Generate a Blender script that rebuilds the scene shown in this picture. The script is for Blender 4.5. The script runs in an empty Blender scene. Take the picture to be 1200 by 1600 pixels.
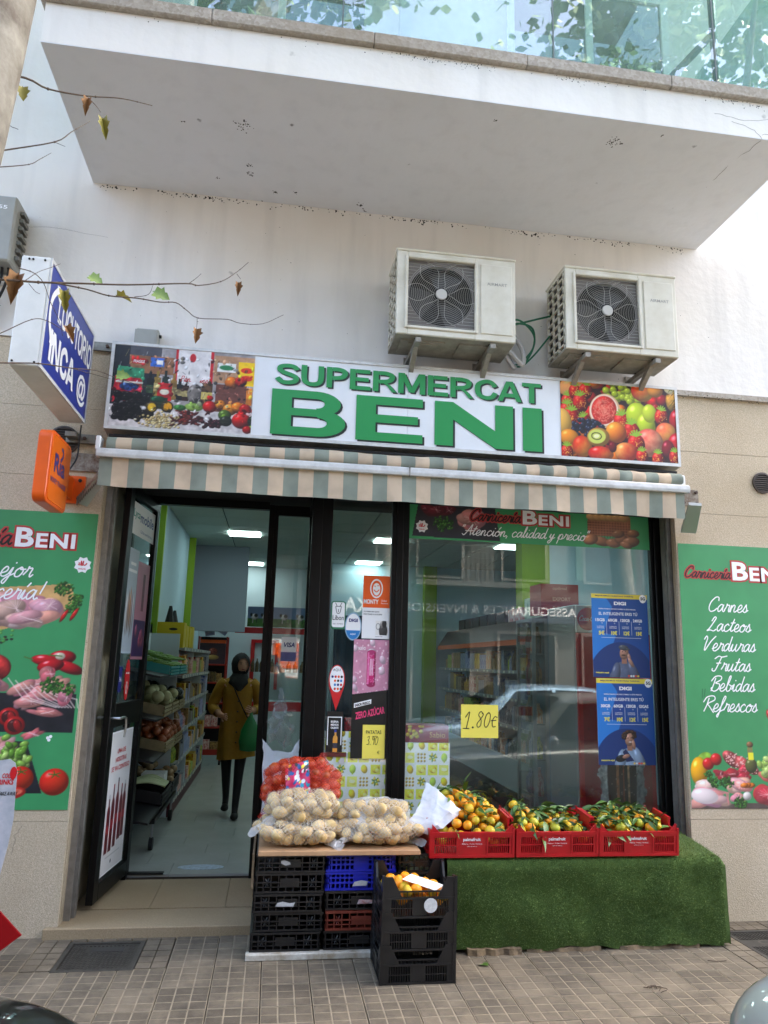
import bpy, bmesh, math, random
import numpy as np
from mathutils import Vector, Matrix, Euler, noise as mnoise
R_ = math.radians
rnd = random.Random(7)
nrs = np.random.RandomState(5)
sc = bpy.context.scene
col = sc.collection
# ------------------------------------------------------------------ camera, light, exposure
YAW, PITCH, ROLL = 0.1414755, 0.2015074, 0.0265098
CAMP = Vector((0, -4.943, 1.62))
cy_, sy_, cp_, sp_ = math.cos(YAW), math.sin(YAW), math.cos(PITCH), math.sin(PITCH)
FW = Vector((sy_*cp_, cy_*cp_, sp_)); RT0 = Vector((cy_, -sy_, 0)); UP0 = RT0.cross(FW)
RT = RT0*math.cos(ROLL)+UP0*math.sin(ROLL); UP = UP0*math.cos(ROLL)-RT0*math.sin(ROLL)
cam = bpy.data.cameras.new('camera'); camo = bpy.data.objects.new('camera', cam); col.objects.link(camo)
cam.sensor_fit = 'VERTICAL'; cam.sensor_height = 36; cam.lens = 25.99; cam.clip_start = .02; cam.clip_end = 500
m_ = Matrix((RT, UP, -FW)).transposed().to_4x4(); m_.translation = CAMP; camo.matrix_world = m_
sc.camera = camo
def W(px, py, Y):
    """the point at depth Y that the photograph shows at pixel px,py"""
    d = FW + RT*((px-600)/1155.) - UP*((py-800)/1155.)
    return CAMP + d*((Y-CAMP.y)/d.y)
SUN_EL, SUN_RO = R_(55), R_(62)
wd = bpy.data.worlds.new('World'); sc.world = wd; wd.use_nodes = True
nt = wd.node_tree; bg = nt.nodes['Background']; sky = nt.nodes.new('ShaderNodeTexSky'); sky.sky_type = 'NISHITA'
sky.sun_disc = False; sky.sun_elevation = SUN_EL; sky.sun_rotation = SUN_RO; sky.dust_density = 4.0; sky.air_density = .75; sky.ozone_density = .3
nt.links.new(sky.outputs[0], bg.inputs[0]); bg.inputs[1].default_value = 0.15
sl = bpy.data.lights.new('sun', 'SUN'); sl.energy = 3.0; sl.angle = R_(.6); sl.color = (1, .975, .94)
so = bpy.data.objects.new('sun', sl); col.objects.link(so)
so.rotation_euler = Vector((math.sin(SUN_RO)*math.cos(SUN_EL), math.cos(SUN_RO)*math.cos(SUN_EL), math.sin(SUN_EL))).to_track_quat('Z', 'Y').to_euler()
vs = sc.view_settings; vs.view_transform = 'Standard'; vs.look = 'None'; vs.gamma = 1; vs.use_curve_mapping = False
vs.exposure = 3.62
try:
    vs.use_white_balance = True; vs.white_balance_temperature = 6900; vs.white_balance_tint = 8
except Exception: pass
sc.cycles.max_bounces = 9; sc.cycles.diffuse_bounces = 5; sc.cycles.glossy_bounces = 4; sc.cycles.transparent_max_bounces = 16
sc.cycles.caustics_reflective = False; sc.cycles.caustics_refractive = False; sc.cycles.sample_clamp_indirect = 6
# ------------------------------------------------------------------ helpers: materials
def lin(c): return tuple(((v/12.92) if v <= .04045 else ((v+.055)/1.055)**2.4) for v in c)
def hexc(h): return tuple(int(h[i:i+2], 16)/255 for i in (0, 2, 4))
MATS = {}
def mat(name, c, rough=.6, metal=0, var=0, vs_=6, bump=0, bs=60, coat=0, alpha=None, emit=None, spec=.5, c2=None, trans=0, detail=4, sss=0, coord='Object'):
    """c is the surface's own colour, sRGB; var mixes to c2 by noise"""
    if name in MATS: return MATS[name]
    m = bpy.data.materials.new(name); m.use_nodes = True; N = m.node_tree; b = N.nodes['Principled BSDF']
    c = lin(c) + (1,)
    b.inputs['Base Color'].default_value = c; b.inputs['Roughness'].default_value = rough; b.inputs['Metallic'].default_value = metal
    b.inputs['Specular IOR Level'].default_value = spec; b.inputs['Coat Weight'].default_value = coat; b.inputs['Transmission Weight'].default_value = trans
    if sss: b.inputs['Subsurface Weight'].default_value = sss; b.inputs['Subsurface Radius'].default_value = (.01, .006, .004)
    if alpha is not None: b.inputs['Alpha'].default_value = alpha
    if emit: b.inputs['Emission Color'].default_value = lin(emit[0])+(1,); b.inputs['Emission Strength'].default_value = emit[1]
    tc = N.nodes.new('ShaderNodeTexCoord')
    if var or c2:
        n = N.nodes.new('ShaderNodeTexNoise'); n.inputs['Scale'].default_value = vs_; n.inputs['Detail'].default_value = detail+2; n.inputs['Roughness'].default_value = .65
        N.links.new(tc.outputs[coord], n.inputs['Vector'])
        cr = N.nodes.new('ShaderNodeValToRGB'); cr.color_ramp.elements[0].position = .35; cr.color_ramp.elements[1].position = .68
        cr.color_ramp.elements[0].color = c
        k = lin(c2)+(1,) if c2 else tuple(v*(1-var) for v in c[:3])+(1,)
        cr.color_ramp.elements[1].color = k
        N.links.new(n.outputs[0], cr.inputs[0]); N.links.new(cr.outputs[0], b.inputs['Base Color'])
    if bump:
        n2 = N.nodes.new('ShaderNodeTexNoise'); n2.inputs['Scale'].default_value = bs; n2.inputs['Detail'].default_value = detail
        bp = N.nodes.new('ShaderNodeBump'); bp.inputs['Strength'].default_value = bump; bp.inputs['Distance'].default_value = .01
        N.links.new(tc.outputs[coord], n2.inputs['Vector']); N.links.new(n2.outputs[0], bp.inputs['Height']); N.links.new(bp.outputs[0], b.inputs['Normal'])
    MATS[name] = m; return m
def N_(m, t, **kw):
    n = m.node_tree.nodes.new(t)
    for k, v in kw.items():
        if k in n.inputs.keys(): n.inputs[k].default_value = v
        else: setattr(n, k, v)
    return n
def L_(m, a, b): m.node_tree.links.new(a, b)
def mixc(m, fac, a, b, blend='MIX'):
    n = m.node_tree.nodes.new('ShaderNodeMix'); n.data_type = 'RGBA'; n.blend_type = blend
    for s, i in ((fac, 0), (a, 6), (b, 7)):
        if isinstance(s, (int, float)): n.inputs[i].default_value = s
        elif isinstance(s, tuple): n.inputs[i].default_value = s
        else: L_(m, s, n.inputs[i])
    return n.outputs[2]
def ramp(m, sock, stops):
    n = m.node_tree.nodes.new('ShaderNodeValToRGB'); e = n.color_ramp.elements
    while len(e) < len(stops): e.new(.5)
    for i, (p, c) in enumerate(stops):
        e[i].position = p; e[i].color = (c, c, c, 1) if isinstance(c, (int, float)) else (tuple(c)+(1,))[:4]
    L_(m, sock, n.inputs[0]); return n.outputs[0]
# ------------------------------------------------------------------ helpers: objects
ORG = {}
def props(o, label=None, cat=None, group=None, kind=None):
    if label: o['label'] = label
    if cat: o['category'] = cat
    if group: o['group'] = group
    if kind: o['kind'] = kind
    return o
def thing(name, label, cat, loc, group=None, rot=(0, 0, 0)):
    o = bpy.data.objects.new(name, None); col.objects.link(o); o.location = loc; o.rotation_euler = rot; o.empty_display_size = .1
    ORG[o.name] = Vector(loc); return props(o, label, cat, group)
def link(name, me, parent=None, loc=None):
    o = bpy.data.objects.new(name, me); col.objects.link(o)
    if parent: o.parent = parent
    if loc is not None: o.location = loc
    return o
def copy_tree(o, parent=None):
    c = o.copy(); col.objects.link(c); c.parent = parent
    for ch in list(o.children): copy_tree(ch, c)
    return c
class MB:
    def __init__(s): s.v = []; s.f = []; s.mi = []; s.m = 0
    def add(s, vs, fs):
        k = len(s.v); s.v += [tuple(v) for v in vs]; s.f += [tuple(i+k for i in f) for f in fs]; s.mi += [s.m]*len(fs); return s
    def box(s, x0, x1, y0, y1, z0, z1):
        return s.add([(x0,y0,z0),(x1,y0,z0),(x1,y1,z0),(x0,y1,z0),(x0,y0,z1),(x1,y0,z1),(x1,y1,z1),(x0,y1,z1)],
                     [(0,3,2,1),(4,5,6,7),(0,1,5,4),(1,2,6,5),(2,3,7,6),(3,0,4,7)])
    def hexa(s, p): return s.add(p, [(0,3,2,1),(4,5,6,7),(0,1,5,4),(1,2,6,5),(2,3,7,6),(3,0,4,7)])
    def quad(s, *p): return s.add(p, [tuple(range(len(p)))])
    def prism(s, poly, axis, a, b):
        """poly 2D extruded on axis: 'y' takes (x,z), 'x' takes (y,z), 'z' takes (x,y)"""
        def P(u, w, t): return {'y': (u, t, w), 'x': (t, u, w), 'z': (u, w, t)}[axis]
        n = len(poly); vs = [P(u, w, a) for u, w in poly]+[P(u, w, b) for u, w in poly]
        return s.add(vs, [tuple(range(n)), tuple(range(2*n-1, n-1, -1))]+[((i+1) % n, i, i+n, (i+1) % n+n) for i in range(n)])
    def tube(s, pts, r, n=8, cap=True):
        pts = [Vector(p) for p in pts]; rs = r if isinstance(r, (list, tuple)) else [r]*len(pts)
        vs = []; up = Vector((0, 0, 1)); prev = None
        for i, p in enumerate(pts):
            t = (pts[min(i+1, len(pts)-1)]-pts[max(i-1, 0)]).normalized()
            if prev is None:
                a = t.cross(up); a = t.cross(Vector((1, 0, 0))) if a.length < .2 else a
            else: a = prev - t*prev.dot(t)
            a.normalize(); prev = a; b = t.cross(a)
            vs += [p+(a*math.cos(2*math.pi*k/n)+b*math.sin(2*math.pi*k/n))*rs[i] for k in range(n)]
        fs = [(i*n+k, i*n+(k+1) % n, (i+1)*n+(k+1) % n, (i+1)*n+k) for i in range(len(pts)-1) for k in range(n)]
        if cap: fs += [tuple(range(n-1, -1, -1)), tuple(range((len(pts)-1)*n, len(pts)*n))]
        return s.add(vs, fs)
    def rings(s, rings, cap=True, closed=True):
        n = len(rings[0]); vs = [p for r in rings for p in r]; q = n if closed else n-1
        fs = [(i*n+k, i*n+(k+1) % n, (i+1)*n+(k+1) % n, (i+1)*n+k) for i in range(len(rings)-1) for k in range(q)]
        if cap: fs += [tuple(range(n-1, -1, -1)), tuple(range((len(rings)-1)*n, len(rings)*n))]
        return s.add(vs, fs)
    def disc(s, cx, y, cz, r, n=24, r2=None, d=-1):
        """disc in the xz plane"""
        r2 = r2 or r
        return s.add([(cx+r*math.cos(d*2*math.pi*k/n), y, cz+r2*math.sin(d*2*math.pi*k/n)) for k in range(n)], [tuple(range(n-1, -1, -1) if d < 0 else range(n))])
    def sphere(s, c, r, seg=12, rg=8, sc_=(1, 1, 1)):
        vs = [(c[0], c[1], c[2]+r*sc_[2])]
        for i in range(1, rg):
            a = math.pi*i/rg
            vs += [(c[0]+r*sc_[0]*math.sin(a)*math.cos(2*math.pi*k/seg), c[1]+r*sc_[1]*math.sin(a)*math.sin(2*math.pi*k/seg), c[2]+r*sc_[2]*math.cos(a)) for k in range(seg)]
        vs.append((c[0], c[1], c[2]-r*sc_[2])); e = len(vs)-1
        fs = [(0, 1+k, 1+(k+1) % seg) for k in range(seg)]
        fs += [(1+i*seg+k, 1+(i+1)*seg+k, 1+(i+1)*seg+(k+1) % seg, 1+i*seg+(k+1) % seg) for i in range(rg-2) for k in range(seg)]
        fs += [(e, e-seg+(k+1) % seg, e-seg+k) for k in range(seg)]
        return s.add(vs, fs)
    def mesh(s, name, mats, org=(0, 0, 0), smooth=False, bev=0):
        me = bpy.data.meshes.new(name); o = Vector(org)
        me.from_pydata([(v[0]-o.x, v[1]-o.y, v[2]-o.z) for v in s.v], [], s.f)
        for m in (mats if isinstance(mats, (list, tuple)) else [mats]): me.materials.append(m)
        me.polygons.foreach_set('material_index', s.mi)
        if bev:
            bm = bmesh.new(); bm.from_mesh(me)
            bmesh.ops.bevel(bm, geom=bm.edges[:], offset=bev, segments=1, affect='EDGES', clamp_overlap=True); bm.to_mesh(me); bm.free()
        if smooth:
            me.polygons.foreach_set('use_smooth', [True]*len(me.polygons))
            try: me.set_sharp_from_angle(angle=R_(38 if smooth is True else smooth))
            except Exception: pass
        me.update(); return me
    def build(s, name, mats, parent=None, smooth=False, bev=0, label=None, cat=None, group=None, kind=None, local=False):
        if parent is not None:
            org = (0, 0, 0) if local else ORG[parent.name]
        else:
            a = np.array(s.v); org = Vector(((a[:, 0].min()+a[:, 0].max())/2, (a[:, 1].min()+a[:, 1].max())/2, a[:, 2].min()))
        o = link(name, s.mesh(name, mats, org, smooth, bev), parent)
        if parent is None: o.location = org
        ORG[o.name] = Vector(org)
        return props(o, label, cat, group, kind)
# ------------------------------------------------------------------ helpers: lettering
TXT = {}
def text_mesh(s, bold=0, space=1.0):
    k = (s, bold, space)
    if k in TXT: return TXT[k]
    cu = bpy.data.curves.new('t', 'FONT'); cu.body = s; cu.size = 1; cu.offset = bold; cu.space_character = space; cu.resolution_u = 3
    ob = bpy.data.objects.new('t', cu); tmp = ob
    me = ob.to_mesh(); v = np.zeros(len(me.vertices)*3); me.vertices.foreach_get('co', v); v = v.reshape(-1, 3)
    f = [tuple(p.vertices) for p in me.polygons]; ob.to_mesh_clear()
    bpy.data.objects.remove(ob); bpy.data.curves.remove(cu)
    TXT[k] = (v, f); return v, f
def basis(face):
    """right, up, normal of a surface"""
    return {'-y': (Vector((1,0,0)), Vector((0,0,1)), Vector((0,-1,0))), '+x': (Vector((0,1,0)), Vector((0,0,1)), Vector((1,0,0))),
            '+y': (Vector((-1,0,0)), Vector((0,0,1)), Vector((0,1,0))), 'z': (Vector((1,0,0)), Vector((0,1,0)), Vector((0,0,1)))}[face] if isinstance(face, str) else face
def put(vf, p, w, h, face, m, parent, name, lift=.0006, shear=0, fit=True, label=None):
    v, f = vf; v = v.copy()
    if not len(v): return
    x0, x1, y0, y1 = v[:, 0].min(), v[:, 0].max(), v[:, 1].min(), v[:, 1].max()
    if fit:
        sy = h/(y1-y0) if h else w/(x1-x0); sx = w/(x1-x0) if w else sy
        v[:, 0] = (v[:, 0]-x0)*sx; v[:, 1] = (v[:, 1]-y0)*sy
    v[:, 0] += shear*v[:, 1]
    r, u, n = basis(face); p = Vector(p)+n*lift
    mb = MB(); mb.add([p+r*a[0]+u*a[1]+n*a[2] for a in v], f)
    return mb.build(name, m, parent, label=label)
def text(s, p, w, h, m, parent, face='-y', bold=0.0, name='lettering', lift=.0006, shear=0, space=1.0):
    """p = lower left corner, w x h metres"""
    return put(text_mesh(s, bold, space), p, w, h, face, m, parent, name, lift, shear)
def spline(pts, n=5):
    P = [np.array(p, float) for p in pts]
    if len(P) < 3: return P
    P = [2*P[0]-P[1]]+P+[2*P[-1]-P[-2]]; out = []
    for i in range(1, len(P)-2):
        for k in range(n):
            t = k/n; a, b, c, d = P[i-1:i+3]
            out.append(.5*((2*b)+(-a+c)*t+(2*a-5*b+4*c-d)*t*t+(-a+3*b-3*c+d)*t**3))
    out.append(P[-2]); return out
def ribbon(pts, w, vs, fs):
    """flat brush stroke with round ends"""
    n = len(pts); P = np.array(pts); k0 = len(vs)
    T = np.gradient(P, axis=0); T /= (np.linalg.norm(T, axis=1)[:, None]+1e-9); Nn = np.stack([-T[:, 1], T[:, 0]], 1)
    cap0 = P[0]-T[0]*w*.5; cap1 = P[-1]+T[-1]*w*.5
    vs.append(cap0); 
    for i in range(n): vs.append(P[i]+Nn[i]*w/2); vs.append(P[i]-Nn[i]*w/2)
    vs.append(cap1)
    vs[k0:] = [(a[0], a[1], (k0+i_)*2.5e-6) for i_, a in enumerate(vs[k0:])]
    fs.append((k0, k0+2, k0+1))
    for i in range(n-1): fs.append((k0+1+2*i, k0+2+2*i, k0+4+2*i, k0+3+2*i))
    fs.append((k0+2*n-1, k0+2*n, k0+2*n+1))
SF = {
 'C': (1.35, [[(1.35,1.5),(1.25,1.95),(.8,1.95),(.25,1.3),(.1,.5),(.4,.0),(.9,.1),(1.3,.45)]]),
 'L': (1.35, [[(.45,1.35),(.75,1.9),(1.0,1.75),(.7,1.1),(.3,.35),(.0,.02),(.45,.12),(.95,.0),(1.3,.25)]]),
 'V': (1.3, [[(-.1,1.5),(.15,1.95),(.35,1.6),(.2,.7),(.25,0),(.9,1.2),(1.5,1.95)]]),
 'F': (1.2, [[(.0,1.6),(.5,1.95),(1.0,1.85),(1.7,2.0)],[(.95,1.85),(.65,.9),(.3,.0),(-.1,.05),(-.1,.3)],[(.35,1.0),(1.0,1.05)]]),
 'B': (1.3, [[(.5,1.7),(.35,.8),(.15,0)],[(-.05,1.3),(.4,1.9),(1.2,1.95),(1.3,1.5),(.6,1.05),(1.2,.9),(1.15,.3),(.6,-.05),(.1,.3),(.3,.5)]]),
 'R': (1.35, [[(.5,1.7),(.35,.8),(.1,0)],[(-.2,1.2),(.2,1.85),(1.1,2.0),(1.35,1.5),(.5,1.0),(.8,.6),(1.5,-.15)]]),
 'A': (1.5, [[(-.2,.2),(.2,.0),(.8,1.1),(1.2,2.0),(1.15,1.0),(1.25,0)],[(.2,.8),(.9,.75),(1.6,.85)]]),
 'a': (1.05, [[(.8,.85),(.5,1.0),(.1,.55),(.2,.02),(.55,.2),(.85,.95)],[(.85,.95),(.78,.3),(.95,0),(1.15,.2)]]),
 'b': (.95, [[(0,.2),(.4,1.2),(.55,1.95),(.35,1.9),(.2,.8),(.25,.05),(.65,.1),(.8,.65),(.5,.85)],[(.8,.65),(1.0,.75)]]),
 'c': (.85, [[(.7,.8),(.5,1.0),(.1,.6),(.2,.05),(.55,.02),(.95,.35)]]),
 'd': (1.05, [[(.8,.8),(.5,1.0),(.1,.55),(.2,.02),(.55,.2),(.85,1.0)],[(1.0,1.95),(.82,.8),(.8,.2),(.95,0),(1.15,.2)]]),
 'e': (.85, [[(0,.25),(.55,.5),(.65,.85),(.4,1.0),(.12,.55),(.2,.05),(.55,.0),(.95,.35)]]),
 'f': (.7, [[(0,.2),(.4,1.0),(.7,1.8),(.55,2.0),(.35,1.5),(.2,.2),(.0,-.7),(-.15,-.5),(.3,.05),(.8,.25)]]),
 'i': (.55, [[(0,.25),(.25,.95),(.2,.25),(.35,0),(.6,.25)],[(.36,1.4),(.4,1.45)]]),
 'í': (.55, [[(0,.25),(.25,.95),(.2,.25),(.35,0),(.6,.25)],[(.34,1.3),(.55,1.7)]]),
 'j': (.55, [[(0,.25),(.25,.95),(.15,.0),(-.1,-.75),(-.35,-.6),(-.1,-.15),(.55,.3)],[(.36,1.4),(.4,1.45)]]),
 'l': (.55, [[(0,.2),(.35,1.1),(.5,1.95),(.32,1.9),(.18,.6),(.3,0),(.6,.25)]]),
 'm': (1.45, [[(0,.2),(.2,.95),(.15,0)],[(.15,.4),(.45,.95),(.6,.8),(.52,0)],[(.55,.4),(.85,.95),(1.05,.8),(1.0,.2),(1.15,0),(1.5,.25)]]),
 'n': (1.1, [[(0,.2),(.22,.95),(.15,0)],[(.15,.4),(.5,.95),(.72,.8),(.65,.2),(.8,0),(1.15,.25)]]),
 'o': (.95, [[(.5,1.0),(.1,.6),(.15,.05),(.55,.02),(.8,.55),(.55,1.0),(.5,.75),(1.0,.8)]]),
 'ó': (.95, [[(.5,1.0),(.1,.6),(.15,.05),(.55,.02),(.8,.55),(.55,1.0),(.5,.75),(1.0,.8)],[(.55,1.3),(.8,1.7)]]),
 'p': (1.0, [[(0,.2),(.25,.95),(.15,.1),(.0,-.8)],[(.15,.4),(.5,1.0),(.8,.7),(.6,.05),(.25,.1)],[(.6,.05),(1.05,.25)]]),
 'r': (.8, [[(0,.2),(.25,.7),(.3,1.1),(.4,.9),(.7,.9),(.62,.3),(.72,0),(.95,.25)]]),
 's': (.7, [[(0,.15),(.4,1.05),(.45,.8),(.6,.35),(.4,.0),(.1,.12)],[(.5,.05),(.8,.3)]]),
 't': (.65, [[(0,.2),(.35,1.0),(.5,1.7)],[(.42,1.4),(.22,.5),(.3,.02),(.7,.25)],[(.1,1.15),(.7,1.2)]]),
 'u': (1.1, [[(0,.3),(.22,.95),(.15,.3),(.3,.0),(.6,.3),(.8,.95)],[(.8,.95),(.72,.3),(.85,0),(1.15,.25)]]),
 'y': (.95, [[(0,.3),(.2,.95),(.15,.4),(.35,.1),(.7,.9)],[(.72,.95),(.5,-.2),(.1,-.8),(-.1,-.5),(.5,.0),(1.0,.3)]]),
 'v': (.9, [[(0,.5),(.2,.95),(.25,.1),(.7,.7),(.75,1.0)]]),
 ',': (.4, [[(.2,.1),(.1,-.3)]]), '!': (.5, [[(.45,1.9),(.25,.6)],[(.15,.1),(.17,.15)]]), ' ': (.6, []), '-': (.7, [[(.1,.5),(.6,.52)]]),
 '“': (.6, [[(.3,1.9),(.2,1.5)],[(.55,1.9),(.45,1.5)]]), '”': (.6, [[(.2,1.9),(.1,1.5)],[(.45,1.9),(.35,1.5)]]),
 '1': (.7, [[(.1,1.3),(.55,1.9),(.35,.0)],[(.0,.0),(.7,.0)]]), '.': (.5, [[(.1,.03),(.16,.05),(.22,.08)]]),
 '8': (1.0, [[(.75,1.6),(.5,1.9),(.2,1.5),(.6,.9),(.6,.2),(.25,.0),(.1,.4),(.5,.95),(.85,1.5),(.7,1.75)]]),
 '0': (1.0, [[(.6,1.8),(.25,1.4),(.1,.4),(.4,.0),(.75,.5),(.85,1.4),(.6,1.8)]]),
 '€': (1.0, [[(.8,1.2),(.5,1.3),(.2,.8),(.3,.1),(.7,.1)],[(.0,.8),(.7,.85)]]),
 '3': (.9, [[(.1,1.6),(.6,1.85),(.6,1.2),(.3,1.0),(.7,.7),(.5,.05),(.0,.1)]]),
 '9': (.9, [[(.75,1.4),(.4,1.8),(.15,1.3),(.4,1.0),(.75,1.4),(.6,.0)]]),
 'P': (1.0, [[(.1,0),(.1,1.7)],[(.1,1.7),(.7,1.6),(.65,1.0),(.1,.9)]]), 'T': (1.0, [[(.45,0),(.45,1.7)],[(0,1.7),(.9,1.7)]]),
 'S': (.9, [[(.7,1.5),(.35,1.7),(.1,1.3),(.65,.6),(.45,.0),(.05,.2)]]), '@': (1,[])}
def script_vf(s, w=.17, slant=.28):
    vs, fs = [], []; x = 0
    for ch in s:
        adv, st = SF.get(ch, SF['o'])
        for k in st:
            ribbon(spline([(x+a+slant*b, b) for a, b in k], 5), w, vs, fs)
        x += adv
    return np.array(vs), fs
def script(s, p, h_unit, m, parent, face='-y', w=.17, name='lettering', lift=.0008, slant=.28, sx=1.0):
    """h_unit = x-height in metres, p = start of base line"""
    v, f = script_vf(s, w, slant); v[:, :2] *= h_unit; v[:, 0] *= sx
    return put((v, f), p, 0, 0, face, m, parent, name, lift, fit=False)
BF = {'S': (.84, [[(.72,.72),(.62,.86),(.40,.905),(.18,.84),(.15,.68),(.28,.57),(.52,.47),(.68,.35),(.66,.18),(.45,.095),(.22,.12),(.07,.30)]]),
 'U': (.84, [[(.11,1),(.11,.40),(.18,.17),(.39,.095),(.60,.17),(.67,.40),(.67,1)]]), 'P': (.78, [[(.11,0),(.11,1)],[(.21,.905),(.42,.905),(.60,.83),(.62,.66),(.50,.52),(.21,.47)]]),
 'E': (.78, [[(.11,0),(.11,1)],[(.21,.905),(.70,.905)],[(.21,.515),(.65,.515)],[(.21,.095),(.72,.095)]]), 'R': (.86, [[(.11,0),(.11,1)],[(.21,.905),(.44,.905),(.64,.83),(.66,.67),(.54,.53),(.21,.47)],[(.38,.47),(.56,.30),(.74,0)]]),
 'M': (1.02, [[(.11,0),(.11,1)],[(.85,0),(.85,1)],[(.15,1.0),(.48,.06)],[(.81,1.0),(.48,.06)]]), 'C': (.84, [[(.74,.66),(.60,.87),(.40,.91),(.16,.76),(.11,.5),(.17,.22),(.40,.09),(.62,.14),(.75,.36)]]),
 'A': (.84, [[(.07,0),(.38,1)],[(.75,0),(.44,1)],[(.20,.30),(.62,.30)]]), 'T': (.74, [[(.36,0),(.36,.81)],[(.02,.905),(.70,.905)]]), 'L': (.70, [[(.11,0),(.11,1)],[(.21,.095),(.66,.095)]]),
 'O': (.92, [[(.45,.91),(.20,.82),(.11,.5),(.20,.18),(.45,.09),(.70,.18),(.79,.5),(.70,.82),(.45,.91)]]), 'I': (.32, [[(.14,0),(.14,1)]]), 'N': (.88, [[(.11,0),(.11,1)],[(.70,0),(.70,1)],[(.14,1),(.67,0)]])}
def block_vf(s, w=.2):
    vs, fs = [], []; x = 0
    for ch in s:
        adv, st = BF[ch]
        for k in st:
            P = [(x+a, b) for a, b in k]; P = spline(P, 4) if len(P) > 3 else P
            if len(P) == 3: P = [np.array(p, float) for p in P]
            P = np.array(P, float); T = np.gradient(P, axis=0); T /= np.linalg.norm(T, axis=1)[:, None]; Nn = np.stack([-T[:, 1], T[:, 0]], 1); k0 = len(vs)
            for i in range(len(P)):
                for sg in (1, -1):
                    q = P[i]+Nn[i]*w/2*sg
                    if abs(T[i][1]) > .3 and len(k) < 4: q[1] = P[i][1]
                    vs.append((q[0], q[1], len(vs)*4e-6))
            for i in range(len(P)-1): fs.append((k0+2*i, k0+1+2*i, k0+3+2*i, k0+2+2*i))
        x += adv
    return np.array(vs), fs
# ------------------------------------------------------------------ helpers: printed pictures (colour attribute on a fine grid)
PRINTM = {}
def print_mat(rough=.45):
    if rough in PRINTM: return PRINTM[rough]
    m = bpy.data.materials.new('printed_film'); m.use_nodes = True; b = m.node_tree.nodes['Principled BSDF']; b.inputs['Roughness'].default_value = rough
    a = m.node_tree.nodes.new('ShaderNodeVertexColor'); a.layer_name = 'print'; L_(m, a.outputs[0], b.inputs['Base Color'])
    PRINTM[rough] = m; return m
def vnoise(h, w, s, seed=0, octv=3):
    """tileless value noise 0..1, s = cells across"""
    r = np.random.RandomState(seed); out = np.zeros((h, w)); amp = 1; tot = 0
    for o in range(octv):
        gx = int(s*2**o)+2; gy = max(2, int(s*2**o*h/w)+2); g = r.rand(gy+1, gx+1)
        yy = np.linspace(0, gy-1.001, h); xx = np.linspace(0, gx-1.001, w); yi = yy.astype(int); xi = xx.astype(int)
        fy = (yy-yi)[:, None]; fx = (xx-xi)[None]; fy = fy*fy*(3-2*fy); fx = fx*fx*(3-2*fx)
        a = g[yi][:, xi]; b = g[yi][:, xi+1]; c = g[yi+1][:, xi]; d = g[yi+1][:, xi+1]
        out += amp*((a*(1-fx)+b*fx)*(1-fy)+(c*(1-fx)+d*fx)*fy); tot += amp; amp *= .5
    return out/tot
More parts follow.
